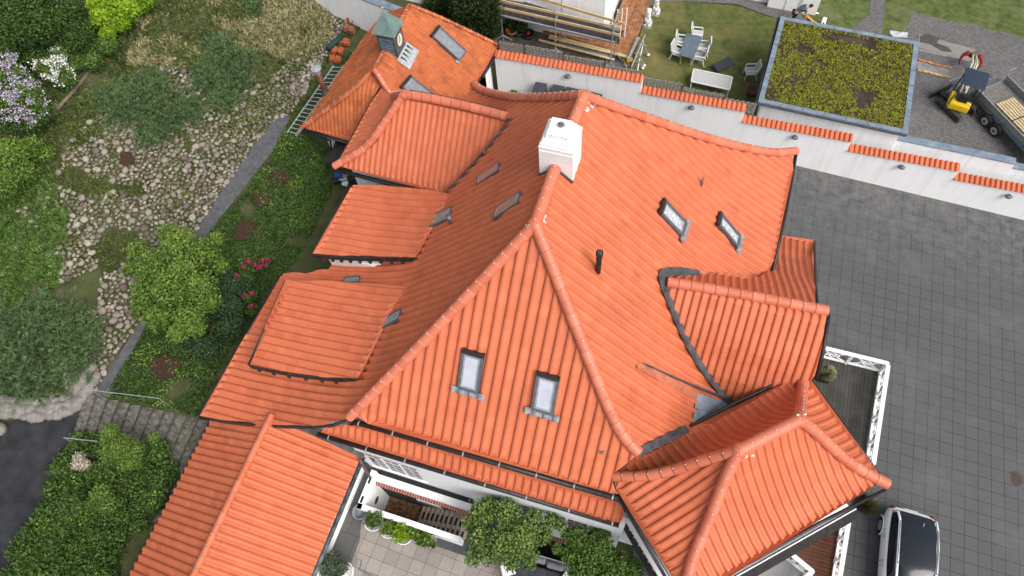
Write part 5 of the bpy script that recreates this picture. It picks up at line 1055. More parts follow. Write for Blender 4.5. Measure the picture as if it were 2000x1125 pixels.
scatter('ground_cover', GC1, 16000, .08, L_YG, .05, .28, 8, thr=.12, lab='yellower patches of ground cover between the path and the villa', cat='ground cover', aspect=.75, updir=False)
scatter('grass_verge', [(566, 225), (600, 190), (650, 130), (680, 100), (700, 110), (640, 200), (600, 262), (640, 290), (650, 350), (640, 400), (600, 330), (566, 262)], 9000, .12, L_DEEP, .01, .16, 14, lab='short dark grass between the ladder and the path', cat='grass')
HB = [(150, 860), (190, 870), (330, 880), (345, 920), (320, 980), (250, 1050), (225, 1125), (215, 1200), (40, 1200), (30, 1125), (55, 1060), (100, 1000), (110, 960)]
# clipped hedge mass between driveway and steps
cs = []
rgx = np.random.RandomState(21)
for k in range(520):
    px, py = rgx.uniform(25, 350), rgx.uniform(855, 1190)
    if pip([px], [py], HB)[0]: p = G(px, py); cs.append((p[0], p[1], p[2] + rgx.uniform(.1, .55), .42, .42, .36))
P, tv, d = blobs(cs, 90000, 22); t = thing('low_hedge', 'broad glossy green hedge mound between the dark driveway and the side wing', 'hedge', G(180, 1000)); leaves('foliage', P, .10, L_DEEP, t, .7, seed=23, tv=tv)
q_ = rgx.choice(len(cs), 70); P, tv, d = blobs([cs[i] for i in q_], 9000, 24); leaves('foliage', P + [0, 0, .06], .10, L_YG, t, .7, seed=25, tv=tv, )
for lab, lst, n, m, sz, nm in (
    ('fresh green feathery shrub leaning over the stone steps', [(215, 850, 3.6, .4), (240, 875, 3.7, .5), (265, 880, 3.5, .4), (220, 885, 3.6, .45), (260, 900, 3.4, .35), (300, 855, 3.4, .25), (215, 835, 3.4, .22), (245, 905, 3.3, .3)], 9000, L_YG, .08, 'shrub'),
    ('small pale pink flowering shrub at the top of the hedge mound', [(155, 895, 3.4, .25), (165, 908, 3.3, .22), (150, 908, 3.3, .2)], 1500, LG('pale_blossom', (.20, .16, .12), (.62, .55, .45)), .08, 'flowering_shrub'),
    ('light green bush in the middle of the hedge mound', [(200, 965, 3.5, .4), (215, 985, 3.5, .35), (190, 980, 3.5, .35)], 4500, L_MID, .11, 'shrub')):
    C = pxblobs(lst); b0_ = G(lst[0][0] + 5, lst[0][1] + 25); t = thing(nm, lab, 'shrub', b0_); trunk(t, b0_, [c[:3] for c in C[::2]], .03, 'stems'); P, tv, d = blobs(C, n, 5); leaves('foliage', P, sz, m, t, .45, tv=tv, seed=4)
# soil rings
for k, (px, py, r, lab) in enumerate([(545, 350, .55, 'bare brown soil ring nearest the junk corner'), (515, 392, .5, 'bare brown soil ring in the upper planting'), (485, 455, .6, 'bare brown soil ring beside the magenta rhododendron'), (328, 718, .65, 'bare brown soil ring in the lower planting'), (252, 314, .4, 'small patch of brown soil among the embankment stones')]):
    p = Hl(px, py); b = MB(); n = 22; rr = random.Random(k); V = [(p[0], p[1], p[2] + .14)]
    for i in range(n): a = 2 * math.pi * i / n; q = r * rr.uniform(.7, 1.3); V.append((p[0] + q * math.cos(a), p[1] + q * .8 * math.sin(a), float(hill(p[0] + q * math.cos(a), p[1] + q * .8 * math.sin(a))) + (.17 if k < 4 else .12)))
    b.add(V, [(0, 1 + i, 1 + (i + 1) % n) for i in range(n)]); struct(b.build('soil_patch', mat('red_brown_soil', (.035, .018, .012), .95, scale=12, col2=(.07, .036, .022), bump=.9, bscale=30)))
# green tree over the path
ct = pxblobs([(300, 520, 4.6, .8), (350, 480, 4.8, .8), (400, 500, 4.6, .7), (290, 570, 4.4, .7), (340, 560, 5.0, .9), (390, 560, 4.7, .7), (310, 620, 4.3, .6), (370, 620, 4.3, .6), (270, 490, 4.2, .5), (420, 470, 4.3, .4), (410, 590, 4.3, .5), (350, 650, 4.0, .45), (255, 525, 4.1, .35), (330, 455, 4.4, .45), (430, 520, 4.2, .35), (385, 640, 4.0, .4), (280, 600, 4.1, .5), (360, 525, 5.1, .6)])
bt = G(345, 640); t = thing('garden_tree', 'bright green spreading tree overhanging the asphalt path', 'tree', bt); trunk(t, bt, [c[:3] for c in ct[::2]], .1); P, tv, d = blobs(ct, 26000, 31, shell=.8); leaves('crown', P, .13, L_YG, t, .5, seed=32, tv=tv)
cs = pxblobs([(430, 590, 3.3, .7), (450, 640, 3.2, .6), (400, 680, 3.1, .6), (470, 560, 3.2, .5), (440, 550, 3.3, .5), (380, 660, 3.2, .5), (455, 600, 3.3, .5)]); bt = G(430, 625); t = thing('shrub', 'dark blue green shrub in the shade of the bright tree, beside the villa roof', 'shrub', bt); trunk(t, bt, [c[:3] for c in cs[::2]], .05, 'stems'); P, tv, d = blobs(cs, 15000, 33); leaves('foliage', P, .09, LG('shade_leaf', (.015, .03, .01), (.05, .095, .04)), t, .5, seed=34, tv=tv)
MAG = LG('magenta_bloom', (.16, .008, .04), (.42, .03, .13))
cs = pxblobs([(500, 520, 3.1, .45), (480, 545, 3.0, .4), (515, 515, 3.1, .3), (490, 580, 3.0, .35), (495, 605, 2.9, .3)]); bt = G(495, 535); t = thing('rhododendron', 'dark leaved rhododendron with magenta flowers beside the low roof eave', 'shrub', bt); trunk(t, bt, [c[:3] for c in cs[::2]], .04, 'stems'); P, tv, d = blobs(cs, 5000, 35); leaves('foliage', P, .11, L_DEEP, t, .5, seed=36, tv=tv)
P, tv, d = blobs([(c[0], c[1], c[2] + .1, .09, .09, .07) for c in pxblobs([(512, 512, 3.4, .1), (520, 520, 3.4, .1), (486, 512, 3.4, .1), (478, 522, 3.4, .1), (508, 524, 3.4, .1), (524, 510, 3.4, .1), (465, 540, 3.3, .1), (495, 575, 3.3, .1), (478, 580, 3.3, .1), (492, 600, 3.2, .1), (500, 519, 3.4, .1)])], 620, 37, 1, .3); leaves('blossom', P, .07, MAG, t, .9, seed=38, tv=tv)
# junipers: sprays of fine needles fanning out from the crown
def juniper(lst, lab, seed, n=200, fr=70):
    cs = []
    for (px, py, r) in lst: p = Hl(px, py); cs.append((p[0], p[1], p[2], r))
    rg = np.random.RandomState(seed); t = thing('juniper', lab, 'shrub', (cs[0][0], cs[0][1], cs[0][2]), 0, 'spreading blue green junipers on the embankment'); Vp = []; Dp = []; Tp = []; b = MB()
    for (x, y, z, r) in cs:
        for k in range(n):
            a = rg.rand() * 6.283; el = rg.uniform(.12, 1.15); L = r * rg.uniform(.55, 1.25); dr = np.array([math.cos(a) * math.cos(el), math.sin(a) * math.cos(el), math.sin(el) * .75]); st_ = np.array([x, y, z]) + rg.normal(size=3) * [r * .3, r * .3, .05]
            s_ = np.linspace(.35, 1, fr // 4)[:, None]; base = st_ + dr * L * s_ - np.array([0, 0, .25]) * (s_ ** 2) * L * .5; base = np.repeat(base, 4, 0) + rg.normal(size=(len(s_) * 4, 3)) * .035
            side = rg.normal(size=(len(base), 3)) * .55; dd = dr + side; dd[:, 2] += .1; Vp.append(base); Dp.append(dd / np.linalg.norm(dd, axis=1)[:, None]); Tp.append(np.repeat(.12 + .75 * s_[:, 0] * rg.uniform(.6, 1.1), 4))
            if k % 14 == 0: b.tube([st_, st_ + dr * L * .6], [.02, .006], 4)
    b.build('branches', BARK, t); P = np.vstack(Vp); rg2 = np.random.RandomState(seed); leaves('foliage', P, .12, L_BLUE, t, .22, seed=seed, tv=np.clip(np.concatenate(Tp) + .1 * rg2.randn(len(P)), 0, 1), dirs=np.vstack(Dp))
juniper([(290, 205, 1.5), (240, 210, 1.1), (335, 235, 1.2), (370, 215, .9), (290, 165, .9), (300, 255, .9), (215, 190, .8)], 'wide blue green juniper in the middle of the embankment', 51, n=150)
juniper([(430, 120, 1.2), (450, 160, 1.1), (400, 150, .9), (440, 195, .8), (465, 120, .8), (425, 95, .8)], 'juniper nearer the outbuilding roof, upright sprays on the right', 52, n=150)
juniper([(60, 680, 1.5), (20, 640, 1.4), (120, 650, 1.2), (150, 700, 1.0), (90, 740, 1.1), (20, 740, 1.2), (80, 610, 1.0), (160, 650, .9), (-30, 690, 1.3)], 'big dark juniper at the left edge above the boulder edging', 53, n=150)
juniper([(495, 10, .5)], 'little upright juniper in dry grass at the top edge', 54, n=60)
# flowering and yellow bushes at the top left
def bush(lst, lab, n, m, sz, seed, nm='shrub', cat='shrub', asp=.5, flower=None):
    cs = []
    for (px, py, dz, r) in lst: p = Hl(px, py); q = A(px, py, p[2] + dz); cs.append((q[0], q[1], q[2], r, r, r * .75))
    b0_ = (cs[0][0], cs[0][1], float(hill(cs[0][0], cs[0][1]))); t = thing(nm, lab, cat, b0_); trunk(t, b0_, [c[:3] for c in cs[::2]], .05, 'stems'); P, tv, d = blobs(cs, n, seed); leaves('foliage', P, sz, m, t, asp, seed=seed, tv=tv)
    if flower:
        k, fm, fs = flower; P, tv, d = blobs([(c[0], c[1], c[2] + .12, c[3] * 1.0, c[4] * 1.0, c[5] * 1.0) for c in cs], k, seed + 1, 1.0); gsel = np.array([mnoise.noise(Vector(tuple(p * 2.2))) for p in P]); P = P[(gsel > .02) & (d[:, 2] > -.1)]; leaves('blossom', P, fs, fm, t, .8, seed=seed + 2)
bush([(220, 10, .8, .7), (250, 20, .8, .6), (200, 35, .7, .55), (270, -5, .8, .6), (235, 45, .6, .5), (210, 65, .5, .4), (280, 5, .6, .5), (190, 10, .7, .5)], 'vivid lime yellow bush at the top edge', 15000, L_LIME, .16, 61)
bush([(110, 140, .8, .6), (90, 130, .8, .5), (130, 155, .7, .5), (115, 115, .8, .5)], 'bush covered in white blossom above the log edging', 6000, L_MID, .1, 62, 'flowering_shrub', flower=(5000, LG('white_blossom', (.55, .56, .50), (.8, .8, .76)), .08))
bush([(20, 160, 1.2, .9), (50, 190, 1.2, .8), (20, 220, 1.2, .9), (70, 220, 1.0, .7), (10, 130, 1.2, .7), (60, 240, .9, .5), (-20, 200, 1.3, .9)], 'pale lilac bush in bloom at the left edge', 12000, L_MID, .12, 63, 'lilac_bush', flower=(13000, LG('lilac_blossom', (.28, .22, .33), (.60, .53, .64)), .08))
bush([(40, 60, 1.6, 1.1), (90, 50, 1.6, 1.0), (20, 20, 1.8, 1.2), (130, 30, 1.5, .9), (70, 10, 1.8, 1.1), (150, 70, 1.2, .8), (10, 95, 1.3, .8)], 'dark leafy tree crown with grey bare twigs in the top left corner', 22000, L_DEEP, .14, 64, 'garden_tree', 'tree')
bush([(130, 95, .7, .7), (170, 90, .6, .6), (180, 120, .5, .5), (80, 90, .7, .6), (210, 90, .5, .5), (150, 120, .5, .5), (60, 105, .8, .6)], 'mid green shrubs below the lime yellow bush', 13000, L_MID, .12, 65)
bush([(20, 300, .6, .8), (60, 290, .5, .6), (10, 360, .5, .8), (50, 340, .4, .6), (90, 300, .3, .4)], 'leafy green shrub below the lilac at the left edge', 12000, L_YG, .12, 66)
t = thing('dead_branches', 'bare pale grey branches sticking up in the top left corner', 'branches', Hl(140, 20)); b = MB()
for pts_ in ([(150, 38), (135, 15), (118, -5)], [(135, 15), (140, 0), (138, -10)], [(150, 38), (165, 40), (172, 44)], [(142, 28), (125, 20), (112, 18)]): b.tube([A(x, y, 6.6) for x, y in pts_], [.045, .035, .015], 6)
b.build('branches', mat('bleached_wood', (.32, .29, .26), .8), t)
t = MB(); t.tube([Hl(182, 130, .12), Hl(150, 170, .12), Hl(110, 215, .12)], .09, 8); tag(t.build('edging_log', mat('old_log', (.17, .14, .10), .9, bump=.5), None, True), 'long weathered log edging below the white flowering bush', 'log')
# ================================================================== LADDER, TILE STACKS, JUNK beside the outbuilding
t = thing('aluminium_ladder', 'long aluminium ladder lying along the left side of the outbuilding roof', 'ladder', G(575, 262)); la = [A(560, 260, 2.6), A(652, 128, 3.4)]; lb = [A(577, 265, 2.6), A(672, 128, 3.4)]; alu = mat('aluminium', (.55, .56, .57), .35, metal=.6)
for a, b_ in (la, lb, [lb[0] + [.09, -.02, .0], lb[1] + [.09, 0, .0]]): MB().beam(a, b_, .035, .07).build('side_rail', alu, t)
for k in range(18): s_ = (k + .5) / 18; MB().cyl(la[0] + (la[1] - la[0]) * s_, lb[0] + (lb[1] - lb[0]) * s_, .02, n=8).build('rung', alu, t)
for k, (px, py, n, rz, lab) in enumerate([(690, 42, 7, .3, 'tallest stack of spare roof tiles at the top of the outbuilding'), (683, 62, 6, .2, 'stack of dusty brown spare tiles behind the green roll'), (672, 85, 5, .35, 'stack of loose orange tiles right of the dark green roll'), (660, 102, 4, .1, 'low broken stack of orange tiles above the ladder'), (655, 118, 3, .5, 'lowest scatter of orange tiles at the head of the ladder')]):
    p = Hl(px, py); t = thing('tile_stack', lab, 'tiles', p, 0, 'stacks of spare tiles beside the outbuilding'); rr = random.Random(k)
    for j in range(2):
        b = MB()
        for i in range(n):
            X = []; z = p[2] + .05 + i * .05; a = rz + rr.uniform(-.12, .12); cx_, cy__ = p[0] + (j - .5) * .34 + rr.uniform(-.03, .03), p[1] + rr.uniform(-.05, .05)
            V = []
            for e in (-.2, .2):
                for q in range(9): lx = -.15 + .3 * q / 8; hh = float(tile_wave(np.array(q / 8 * .99), .05)); V.append((cx_ + lx * math.cos(a) - e * math.sin(a), cy__ + lx * math.sin(a) + e * math.cos(a), z + hh))
            V += [(x, y, zz - .03) for x, y, zz in V]
            b.add(V, [(q, q + 1, q + 10, q + 9) for q in range(8)] + [(q + 18, q + 27, q + 28, q + 19) for q in range(8)] + [(q, q + 18, q + 19, q + 1) for q in range(8)] + [(q + 9, q + 10, q + 28, q + 27) for q in range(8)] + [(0, 9, 27, 18), (8, 26, 35, 17)])
        b.build('tile_column', TILE_OLD if k != 1 else mat('brown_tile', (.20, .08, .05), .85, var=.2), t)
t = MB(); t.cyl(Hl(640, 95, .3), Hl(668, 70, .3), .16, n=14); tag(t.build('mesh_roll', mat('dark_green_mesh', (.012, .05, .04), .7, var=.3, scale=20), None, True), 'dark green roll of netting lying on the stones', 'roll')
t = thing('junk_pile', 'black bags and scrap piled in the corner under the cross wing eave', 'rubbish', G(675, 345)); rr = random.Random(8)
for i in range(9):
    p = A(rr.uniform(655, 705), rr.uniform(338, 352), 2.3 + rr.random() * .5); m_ = [BLACK, BLACK, DARKM, mat('blue_scrap', (.02, .06, .2), .5), STEEL][i % 5]; rb(MB(), tuple(p), (rr.uniform(.3, .6), rr.uniform(.2, .4), rr.uniform(.1, .35)), rr.uniform(0, 3), .04).build('scrap', m_, t, True)
p = A(672, 352, 2.5); MB().add([tuple(A(664, 350, 2.5)), tuple(A(682, 352, 2.6)), tuple(A(678, 364, 2.45)), tuple(A(668, 362, 2.4))], [(0, 1, 2, 3)]).build('crumpled_sheet', mat('foil_sheet', (.6, .62, .66), .3, metal=.3), t)
o_ = MB(); o_.prism([tuple(A(655, 275, 3.6)), tuple(A(683, 277, 3.6)), tuple(A(668, 318, 3.5)), tuple(A(638, 318, 3.5))][::-1], .08); o_.build('lean_to_roof', DARKM, annex)
MB().tube([A(628, 268, 3.7), A(645, 275, 3.3), A(648, 292, 2.6)], .045, 8).build('downpipe', DARKM, annex, True)
# ================================================================== GARAGE with sedum roof
gz_ = 3.05
gr_ = thing('sedum_garage', 'white flat roofed garage with a yellow green sedum roof framed in blue grey metal', 'garage', G(1640, 230))
TL, TR, BR_, BL_ = [A(*q, gz_) for q in ((1524.5, 34), (1794, 84.5), (1771.5, 264), (1479.5, 201))]
def inset(Q, d):
    c = sum(Q) / 4; out = []
    for i in range(4):
        e0 = Q[(i + 1) % 4] - Q[i]; e1 = Q[i - 1] - Q[i]; out.append(Q[i] + e0 / np.linalg.norm(e0) * d + e1 / np.linalg.norm(e1) * d)
    return out
Q = [BL_, BR_, TR, TL]; Qi = inset(Q, .23); nQ = 4
MB().prism([tuple(p) for p in Q], .14).build('roof_slab', ZINC, gr_)
for i in range(4):
    a, b_, c_, d_ = Q[i], Q[(i + 1) % 4], Qi[(i + 1) % 4], Qi[i]; MB().prism([tuple(p + [0, 0, .09]) for p in (a, b_, c_, d_)], .22).build('metal_edge', ZINC, gr_)
    L = np.linalg.norm(b_ - a); 
    for k in range(1, int(L / 1.0)): t_ = k / (L / 1.0); p = a + (b_ - a) * t_; q = d_ + (c_ - d_) * t_; MB().beam(p + [0, 0, .095], q + [0, 0, .095], .02, .012).build('edge_joint', LEAD, gr_)
SED = mat('sedum_substrate', (.03, .018, .014), .95, scale=5, col2=(.07, .04, .03), bump=.9, bscale=30, blotch=(.13, .11, .09), blotch_scale=1.2)
MB().poly([tuple(p + [0, 0, .04]) for p in Qi]).build('substrate', SED, gr_)
rg = np.random.RandomState(77); n = 6800; uv = rg.rand(n, 2); nz = np.array([mnoise.noise(Vector((a * 5, b * 5, 2))) for a, b in uv]); uv = uv[nz > -.56 + .5 * rg.rand(n)]; C = (Qi[0][None] * ((1 - uv[:, :1]) * (1 - uv[:, 1:])) + Qi[1][None] * (uv[:, :1] * (1 - uv[:, 1:])) + Qi[2][None] * (uv[:, :1] * uv[:, 1:]) + Qi[3][None] * ((1 - uv[:, :1]) * uv[:, 1:]))
k = 7; P = np.repeat(C, k, 0) + rg.normal(size=(len(C) * k, 3)) * [.028, .028, .012] + [0, 0, .07]; tv = np.clip(np.repeat(.25 + .6 * rg.rand(len(C)), k) + .12 * rg.randn(len(P)), 0, 1)
o = leaves('sedum', P, .05, LG('sedum_leaf', (.035, .05, .006), (.36, .36, .03)), gr_, .8, 1.2, 5, tv); o['kind'] = 'stuff'
Qw = inset(Q, .22); MB().prism([tuple(p - [0, 0, .145]) for p in Qw], 3.6).build('wall', WHITE, gr_)
MB().tube([TL + [-.08, .0, -.06], BL_ + [-.08, 0, -.06]], .07, 10).build('gutter', DARKM, gr_, True); MB().tube([BL_ + [-.06, 0, -.1], BL_ + [-.06, 0, -3]], .04, 8).build('downpipe', DARKM, gr_, True)
lw2 = thing('low_wall', 'low white wall with zinc capping running right from the garage corner', 'wall', G(1850, 300))
for i, (a, b_, z) in enumerate([((1750, 273), (1983, 321), 2.1), ((1976, 328), (2100, 354), 1.75)]):
    pa_, pb_ = A(*a, z), A(*b_, z); d = (pb_ - pa_)[:2]; d /= np.linalg.norm(d); m_ = np.array([-d[1], d[0], 0]) * .3
    MB().prism([tuple(pa_), tuple(pb_), tuple(pb_ + m_), tuple(pa_ + m_)], 2.6).build('wall_body', WHITE, lw2); e = m_ * .1
    MB().prism([tuple(pa_ - e + [0, 0, .06]), tuple(pb_ - e + [0, 0, .06]), tuple(pb_ + m_ + e + [0, 0, .06]), tuple(pa_ + m_ + e + [0, 0, .06])], .057).build('wall_capping', ZINC, lw2)
# ================================================================== NEIGHBOUR HOUSE, SCAFFOLD, TIMBER
g0, g1_ = G(1062, 66), G(1192, 92); vw = float(g0[1]); 
nh = thing('neighbour_house', 'corner of a white neighbouring house with a dark metal roof edge at the top', 'house', (-9, vw, gp(-9, vw)))
cr_ = A(1186, 60, 1.3); MB().box((cr_[0] - 6, vw + 2.55, 2.6), (12, 5, 4.4)).build('wall', WHITE, nh)
rz_ = 4.85; e0_ = A(1196, 13, rz_); MB().prism([(e0_[0] - 5.2, vw + .1, rz_), (e0_[0], vw + .1, rz_), (e0_[0], vw + 6, rz_ + .0), (e0_[0] - 5.2, vw + 6, rz_)], .12).build('roof', DARKM, nh)
MB().box((e0_[0] + .05, vw + 2.6, rz_ - .06), (.16, 5.2, .16)).build('gutter', ZINC, nh)
vr = MB()
for k in range(4): vr.cyl((cr_[0] + .35 + k * .22, vw + .5 + k * .1, .6), (cr_[0] + .35 + k * .22, vw + .5 + k * .1, 3.2), .035, n=6)
vr.build('veranda_posts', PAINT, nh)
zp = 3.1; PL = [A(974, 30, zp), A(1200, 84, zp), A(1209, 62, zp), A(990, -6, zp)]
sc_ = thing('scaffold', 'aluminium scaffold with a dark platform and yellow guard boards against the neighbouring house', 'scaffold', G(1090, 100))
MB().prism([tuple(p) for p in PL], .06).build('platform', mat('dark_platform', (.045, .035, .04), .8, var=.25), sc_)
MB().beam(PL[0] + [0, 0, .03], PL[1] + [0, 0, .03], .06, .1).build('platform_edge', STEEL, sc_); MB().beam(PL[3] + [0, 0, .03], PL[2] + [0, 0, .03], .05, .1).build('platform_edge', STEEL, sc_)
YW = mat('new_pine_board', (.50, .36, .17), .7, col2=(.68, .52, .30), scale=5)
for a, b_ in (((0, .0), (1, .0)), ((3, .0), (2, .0))):
    for hz in (.55, 1.0):
        if a[0] == 3 and hz > .9: continue
        p, q = PL[a[0]] + [-.4, 0, hz], PL[b_[0]] + [.25, 0, hz]; m_ = (p + q) / 2; MB().beam(p, m_ + [.3, 0, 0], .05, .14).build('guard_board', YW, sc_); MB().beam(m_ + [0, 0, .015], q, .052, .14).build('guard_board', YW, sc_)
for t_ in (.02, .5, .98):
    a = PL[0] + (PL[1] - PL[0]) * t_; b_ = PL[3] + (PL[2] - PL[3]) * t_; f_ = MB(); ga, gb = gp(a[0], a[1]), gp(b_[0], b_[1])
    for p, z in ((a, ga), (b_, gb)): f_.cyl((p[0], p[1], 1.4 + z * 0), (p[0], p[1], zp + 1.15), .028, n=8)
    for p, z in ((a, ga), (b_, gb)):
        for s in (-.45, .45): f_.cyl((p[0], p[1], zp - 1.3), (p[0] + s, p[1] + (s * .3), z), .026, n=8)
    f_.cyl(a + [0, 0, .5], b_ + [0, 0, .5], .02, n=6).cyl(a + [0, 0, 1.0], b_ + [0, 0, 1.0], .02, n=6); f_.build('frame', STEEL, sc_)
BRW = mat('brown_plank', (.22, .085, .035), .7, col2=(.36, .16, .07), scale=4, blotch=(.42, .26, .16), blotch_scale=2, blotch_amt=.4)
def planks(nm, lab, a, b_, w_, n, z, m, h=.045, layers=1, gap=.012, cat='planks', grp=None):
    p, q = A(*a, z), A(*b_, z); d = (q - p); L = np.linalg.norm(d); d /= L; s = np.array([-d[1], d[0], 0]); t = thing(nm, lab, cat, (p + q) / 2, 0, grp); rr = random.Random(n)
    for l in range(layers):
        for k in range(n): o = s * (k - (n - 1) / 2) * (w_ / n) ; e0 = d * rr.uniform(-.15, .15); zz = np.array([0, 0, l * (h + .006)]); MB().beam(p + o + e0 + zz, q + o + e0 * .5 + zz, w_ / n - gap, h).build('plank', m, t)
    return t
zg_ = gp(-6, 30)
planks('boardwalk', 'upper run of brown decking boards leading away at the top', (1234, -8), (1206, 58), .75, 3, zg_ + .5, BRW, cat='boards')
planks('boardwalk', 'wider lower run of brown decking boards beside the statues', (1262, -15), (1222, 92), .85, 5, zg_ + .3, BRW, cat='boards')
planks('timber_stack', 'stack of reddish brown decking boards under the scaffold', (1062, 56), (1232, 104), .5, 4, zg_ + .35, BRW, layers=3)
planks('pine_planks', 'pair of yellow pine planks lying below the scaffold', (1068, 70), (1225, 109), .3, 2, zg_ + .4, YW)
planks('pine_planks', 'narrow pine plank nearest the wattle fence', (1056, 79), (1202, 117), .14, 1, zg_ + .3, YW)
planks('grey_sheet', 'grey plastic covered sheet between the pine planks', (1095, 82), (1200, 110), .3, 1, zg_ + .25, mat('grey_plastic_sheet', (.20, .21, .22), .6, var=.2), cat='sheet')
planks('aluminium_beam', 'white aluminium beam leaning by the dismantled scaffold frame', (1246, 76), (1226, 118), .14, 1, zg_ + .6, alu, h=.08, cat='beam')
t = thing('scaffold_ladder', 'dismantled aluminium scaffold frame standing at the corner of the lawn', 'scaffold', G(1245, 130)); f_ = [A(1258, 70, zg_ + 1.6), A(1233, 132, zg_ + 1.0), A(1262, 104, zg_ + .1), A(1245, 135, zg_ + .1), A(1228, 128, zg_ + .5)]
for a, b_ in ((A(1260, 68, 2.4), A(1233, 132, 2.0)), (A(1257, 80, 1.9), A(1245, 137, 1.2)), (A(1256, 82, 2.0), A(1266, 107, 1.0)), (A(1247, 102, 1.9), A(1258, 128, 1.0)), (A(1243, 110, 1.9), A(1255, 133, 1.0)), (A(1240, 103, 2.0), A(1252, 103, 1.6)), (A(1250, 86, 2.1), A(1262, 90, 1.6)), (A(1236, 118, 2), A(1248, 122, 1.4))): MB().cyl(a, b_, .028, n=8).build('tube', STEEL, t)
for q in ((1266, 107), (1258, 128), (1255, 133)): MB().lathe([(.09, 0), (.09, .03), (.03, .05)], tuple(A(*q, .97)), 12).build('foot_plate', PAINT, t)
t = thing('yellow_tool', 'yellow and orange power tool lying by the scaffold leg', 'tool', A(1228, 118, 1.1)); rb(MB(), tuple(A(1229, 117, 1.15)), (.35, .18, .16), .6, .03).build('tool_body', mat('tool_yellow', (.6, .33, .02), .4), t, True); MB().cyl(A(1216, 112, 1.2), A(1224, 132, 1.1), .02).build('handle', mat('yellow_level', (.65, .5, .03), .4), t)
# statues
for k, (px, py, lab) in enumerate([(1264, 50, 'white stone garden statue on a plinth, nearer the scaffold'), (1280, 27, 'white stone garden statue on a plinth, nearer the top edge')]):
    g = G(px, py); t = thing('garden_statue', lab, 'statue', g, 0, 'pair of white garden statues'); st_m = mat('white_stone', (.62, .62, .60), .8, var=.12, scale=9, bump=.6, bscale=14)
    MB().box((g[0], g[1], g[2] + .1), (.45, .45, .2)).build('plinth', st_m, t); b = MB(); b.ell((g[0], g[1] - .02, g[2] + .38), (.19, .22, .24), 14, 9, 3, .06).ell((g[0], g[1] - .02, g[2] + .72), (.15, .16, .22), 14, 9, 4, .07).ell((g[0], g[1] - .09, g[2] + 1.0), (.12, .13, .14), 14, 9, 5, .05).ell((g[0], g[1] + .03, g[2] + 1.0), (.16, .1, .17), 14, 9, 6, .12)
    for s in (-1, 1): b.cyl((g[0] + s * .09, g[1] - .17, g[2] + .2), (g[0] + s * .1, g[1] - .12, g[2] + .65), .06, .05, 8).ell((g[0] + s * .09, g[1] - .22, g[2] + .23), (.06, .09, .05), 8, 6)
    b.build('figure', st_m, t, True)
# lawn furniture
TW = mat('slate_table_top', (.11, .14, .17), .5, var=.1); WF = mat('white_garden_metal', (.66, .67, .67), .5, var=.03); MESHF = mat('pale_grey_mesh', (.42, .42, .41), .8, var=.08, scale=30)
gL = lambda px, py: gp(*G(px, py)[:2])
zt_ = gL(1350, 100) + .75; Tq = [A(*q, zt_) for q in ((1326, 107), (1354, 115), (1372, 72), (1341, 64))]; t = thing('garden_table', 'dark slate topped garden table on the lawn', 'table', sum(Tq) / 4 - [0, 0, .75]); MB().prism([tuple(p) for p in Tq], .04).build('tabletop', TW, t)
for p in inset(Tq, .12): MB().cyl(p, (p[0], p[1], gp(p[0], p[1])), .035, n=8).build('leg', mat('teak_leg', (.36, .27, .17), .7), t)
def build_chair(lab, loc, rz, grp='white garden armchairs on the lawn'):
    t = thing('garden_chair', lab, 'chair', loc, rz, grp, local=True)
    MB().box((0, 0, .43), (.5, .5, .03)).build('seat', MESHF, t); MB().box((-.33, 0, .72), (.035, .46, .56), ry=-.22).build('backrest', MESHF, t)
    b = MB()
    for s in (-1, 1): b.beam((-.25, s * .25, .44), (-.40, s * .25, 1.02), .035, .05); b.beam((-.25, s * .25, .44), (.26, s * .25, .44), .04, .05)
    b.beam((-.40, -.25, 1.02), (-.40, .25, 1.02), .05, .05); b.beam((.25, -.25, .44), (.25, .25, .44), .04, .05); b.build('frame', WF, t)
    for s in (-1, 1): MB().beam((-.34, s * .28, .66), (.2, s * .28, .66), .06, .03).build('armrest', WF, t); MB().beam((.22, s * .27, .66), (.28, s * .27, 0), .045, .045).build('leg', WF, t); MB().beam((-.24, s * .25, .44), (-.38, s * .27, 0), .045, .045).build('leg', WF, t)
    return t
ch_ = [((1363, 67), (1354, 58), 'white armchair at the far end of the slate table'), ((1333, 82), (1325, 73), 'white armchair on the left side of the table, farther from the fence'), ((1325, 102), (1317, 91), 'white armchair on the left side of the table, nearer the fence'), ((1371, 93), (1388, 86), 'white armchair on the right side of the table, farther from the fence'), ((1365, 110), (1378, 104), 'white armchair at the near right corner of the table'), ((1466, 139), (1480, 131), 'white armchair standing alone on the lawn beside the sedum garage')]
c0 = None
for (s_, b_, lab) in ch_:
    zs = gL(*s_); p = A(*s_, zs + .44); q = A(*b_, zs + .72); a = math.atan2((p - q)[1], (p - q)[0]); loc = (p[0], p[1], gp(p[0], p[1]))
    if c0 is None: c0 = build_chair(lab, loc, a)
    else: copy_tree(c0, loc, a, lab)
zb_ = gL(1390, 160) + .62; Dq = [A(*q, zb_) for q in ((1350, 159), (1424.5, 175.5), (1430.5, 151), (1355, 135))]; t = thing('daybed_frame', 'long white framed bench table with a pale mesh top near the fence', 'bench', sum(Dq) / 4 - [0, 0, .6]); MB().prism([tuple(p) for p in inset(Dq, .04)], .02).build('mesh_top', MESHF, t)
for i in range(4): MB().beam(Dq[i], Dq[(i + 1) % 4], .06, .06).build('frame_rail', WF, t)
for p in inset(Dq, .03): MB().box((p[0], p[1], p[2] - .32), (.05, .05, .58)).build('leg', WF, t)
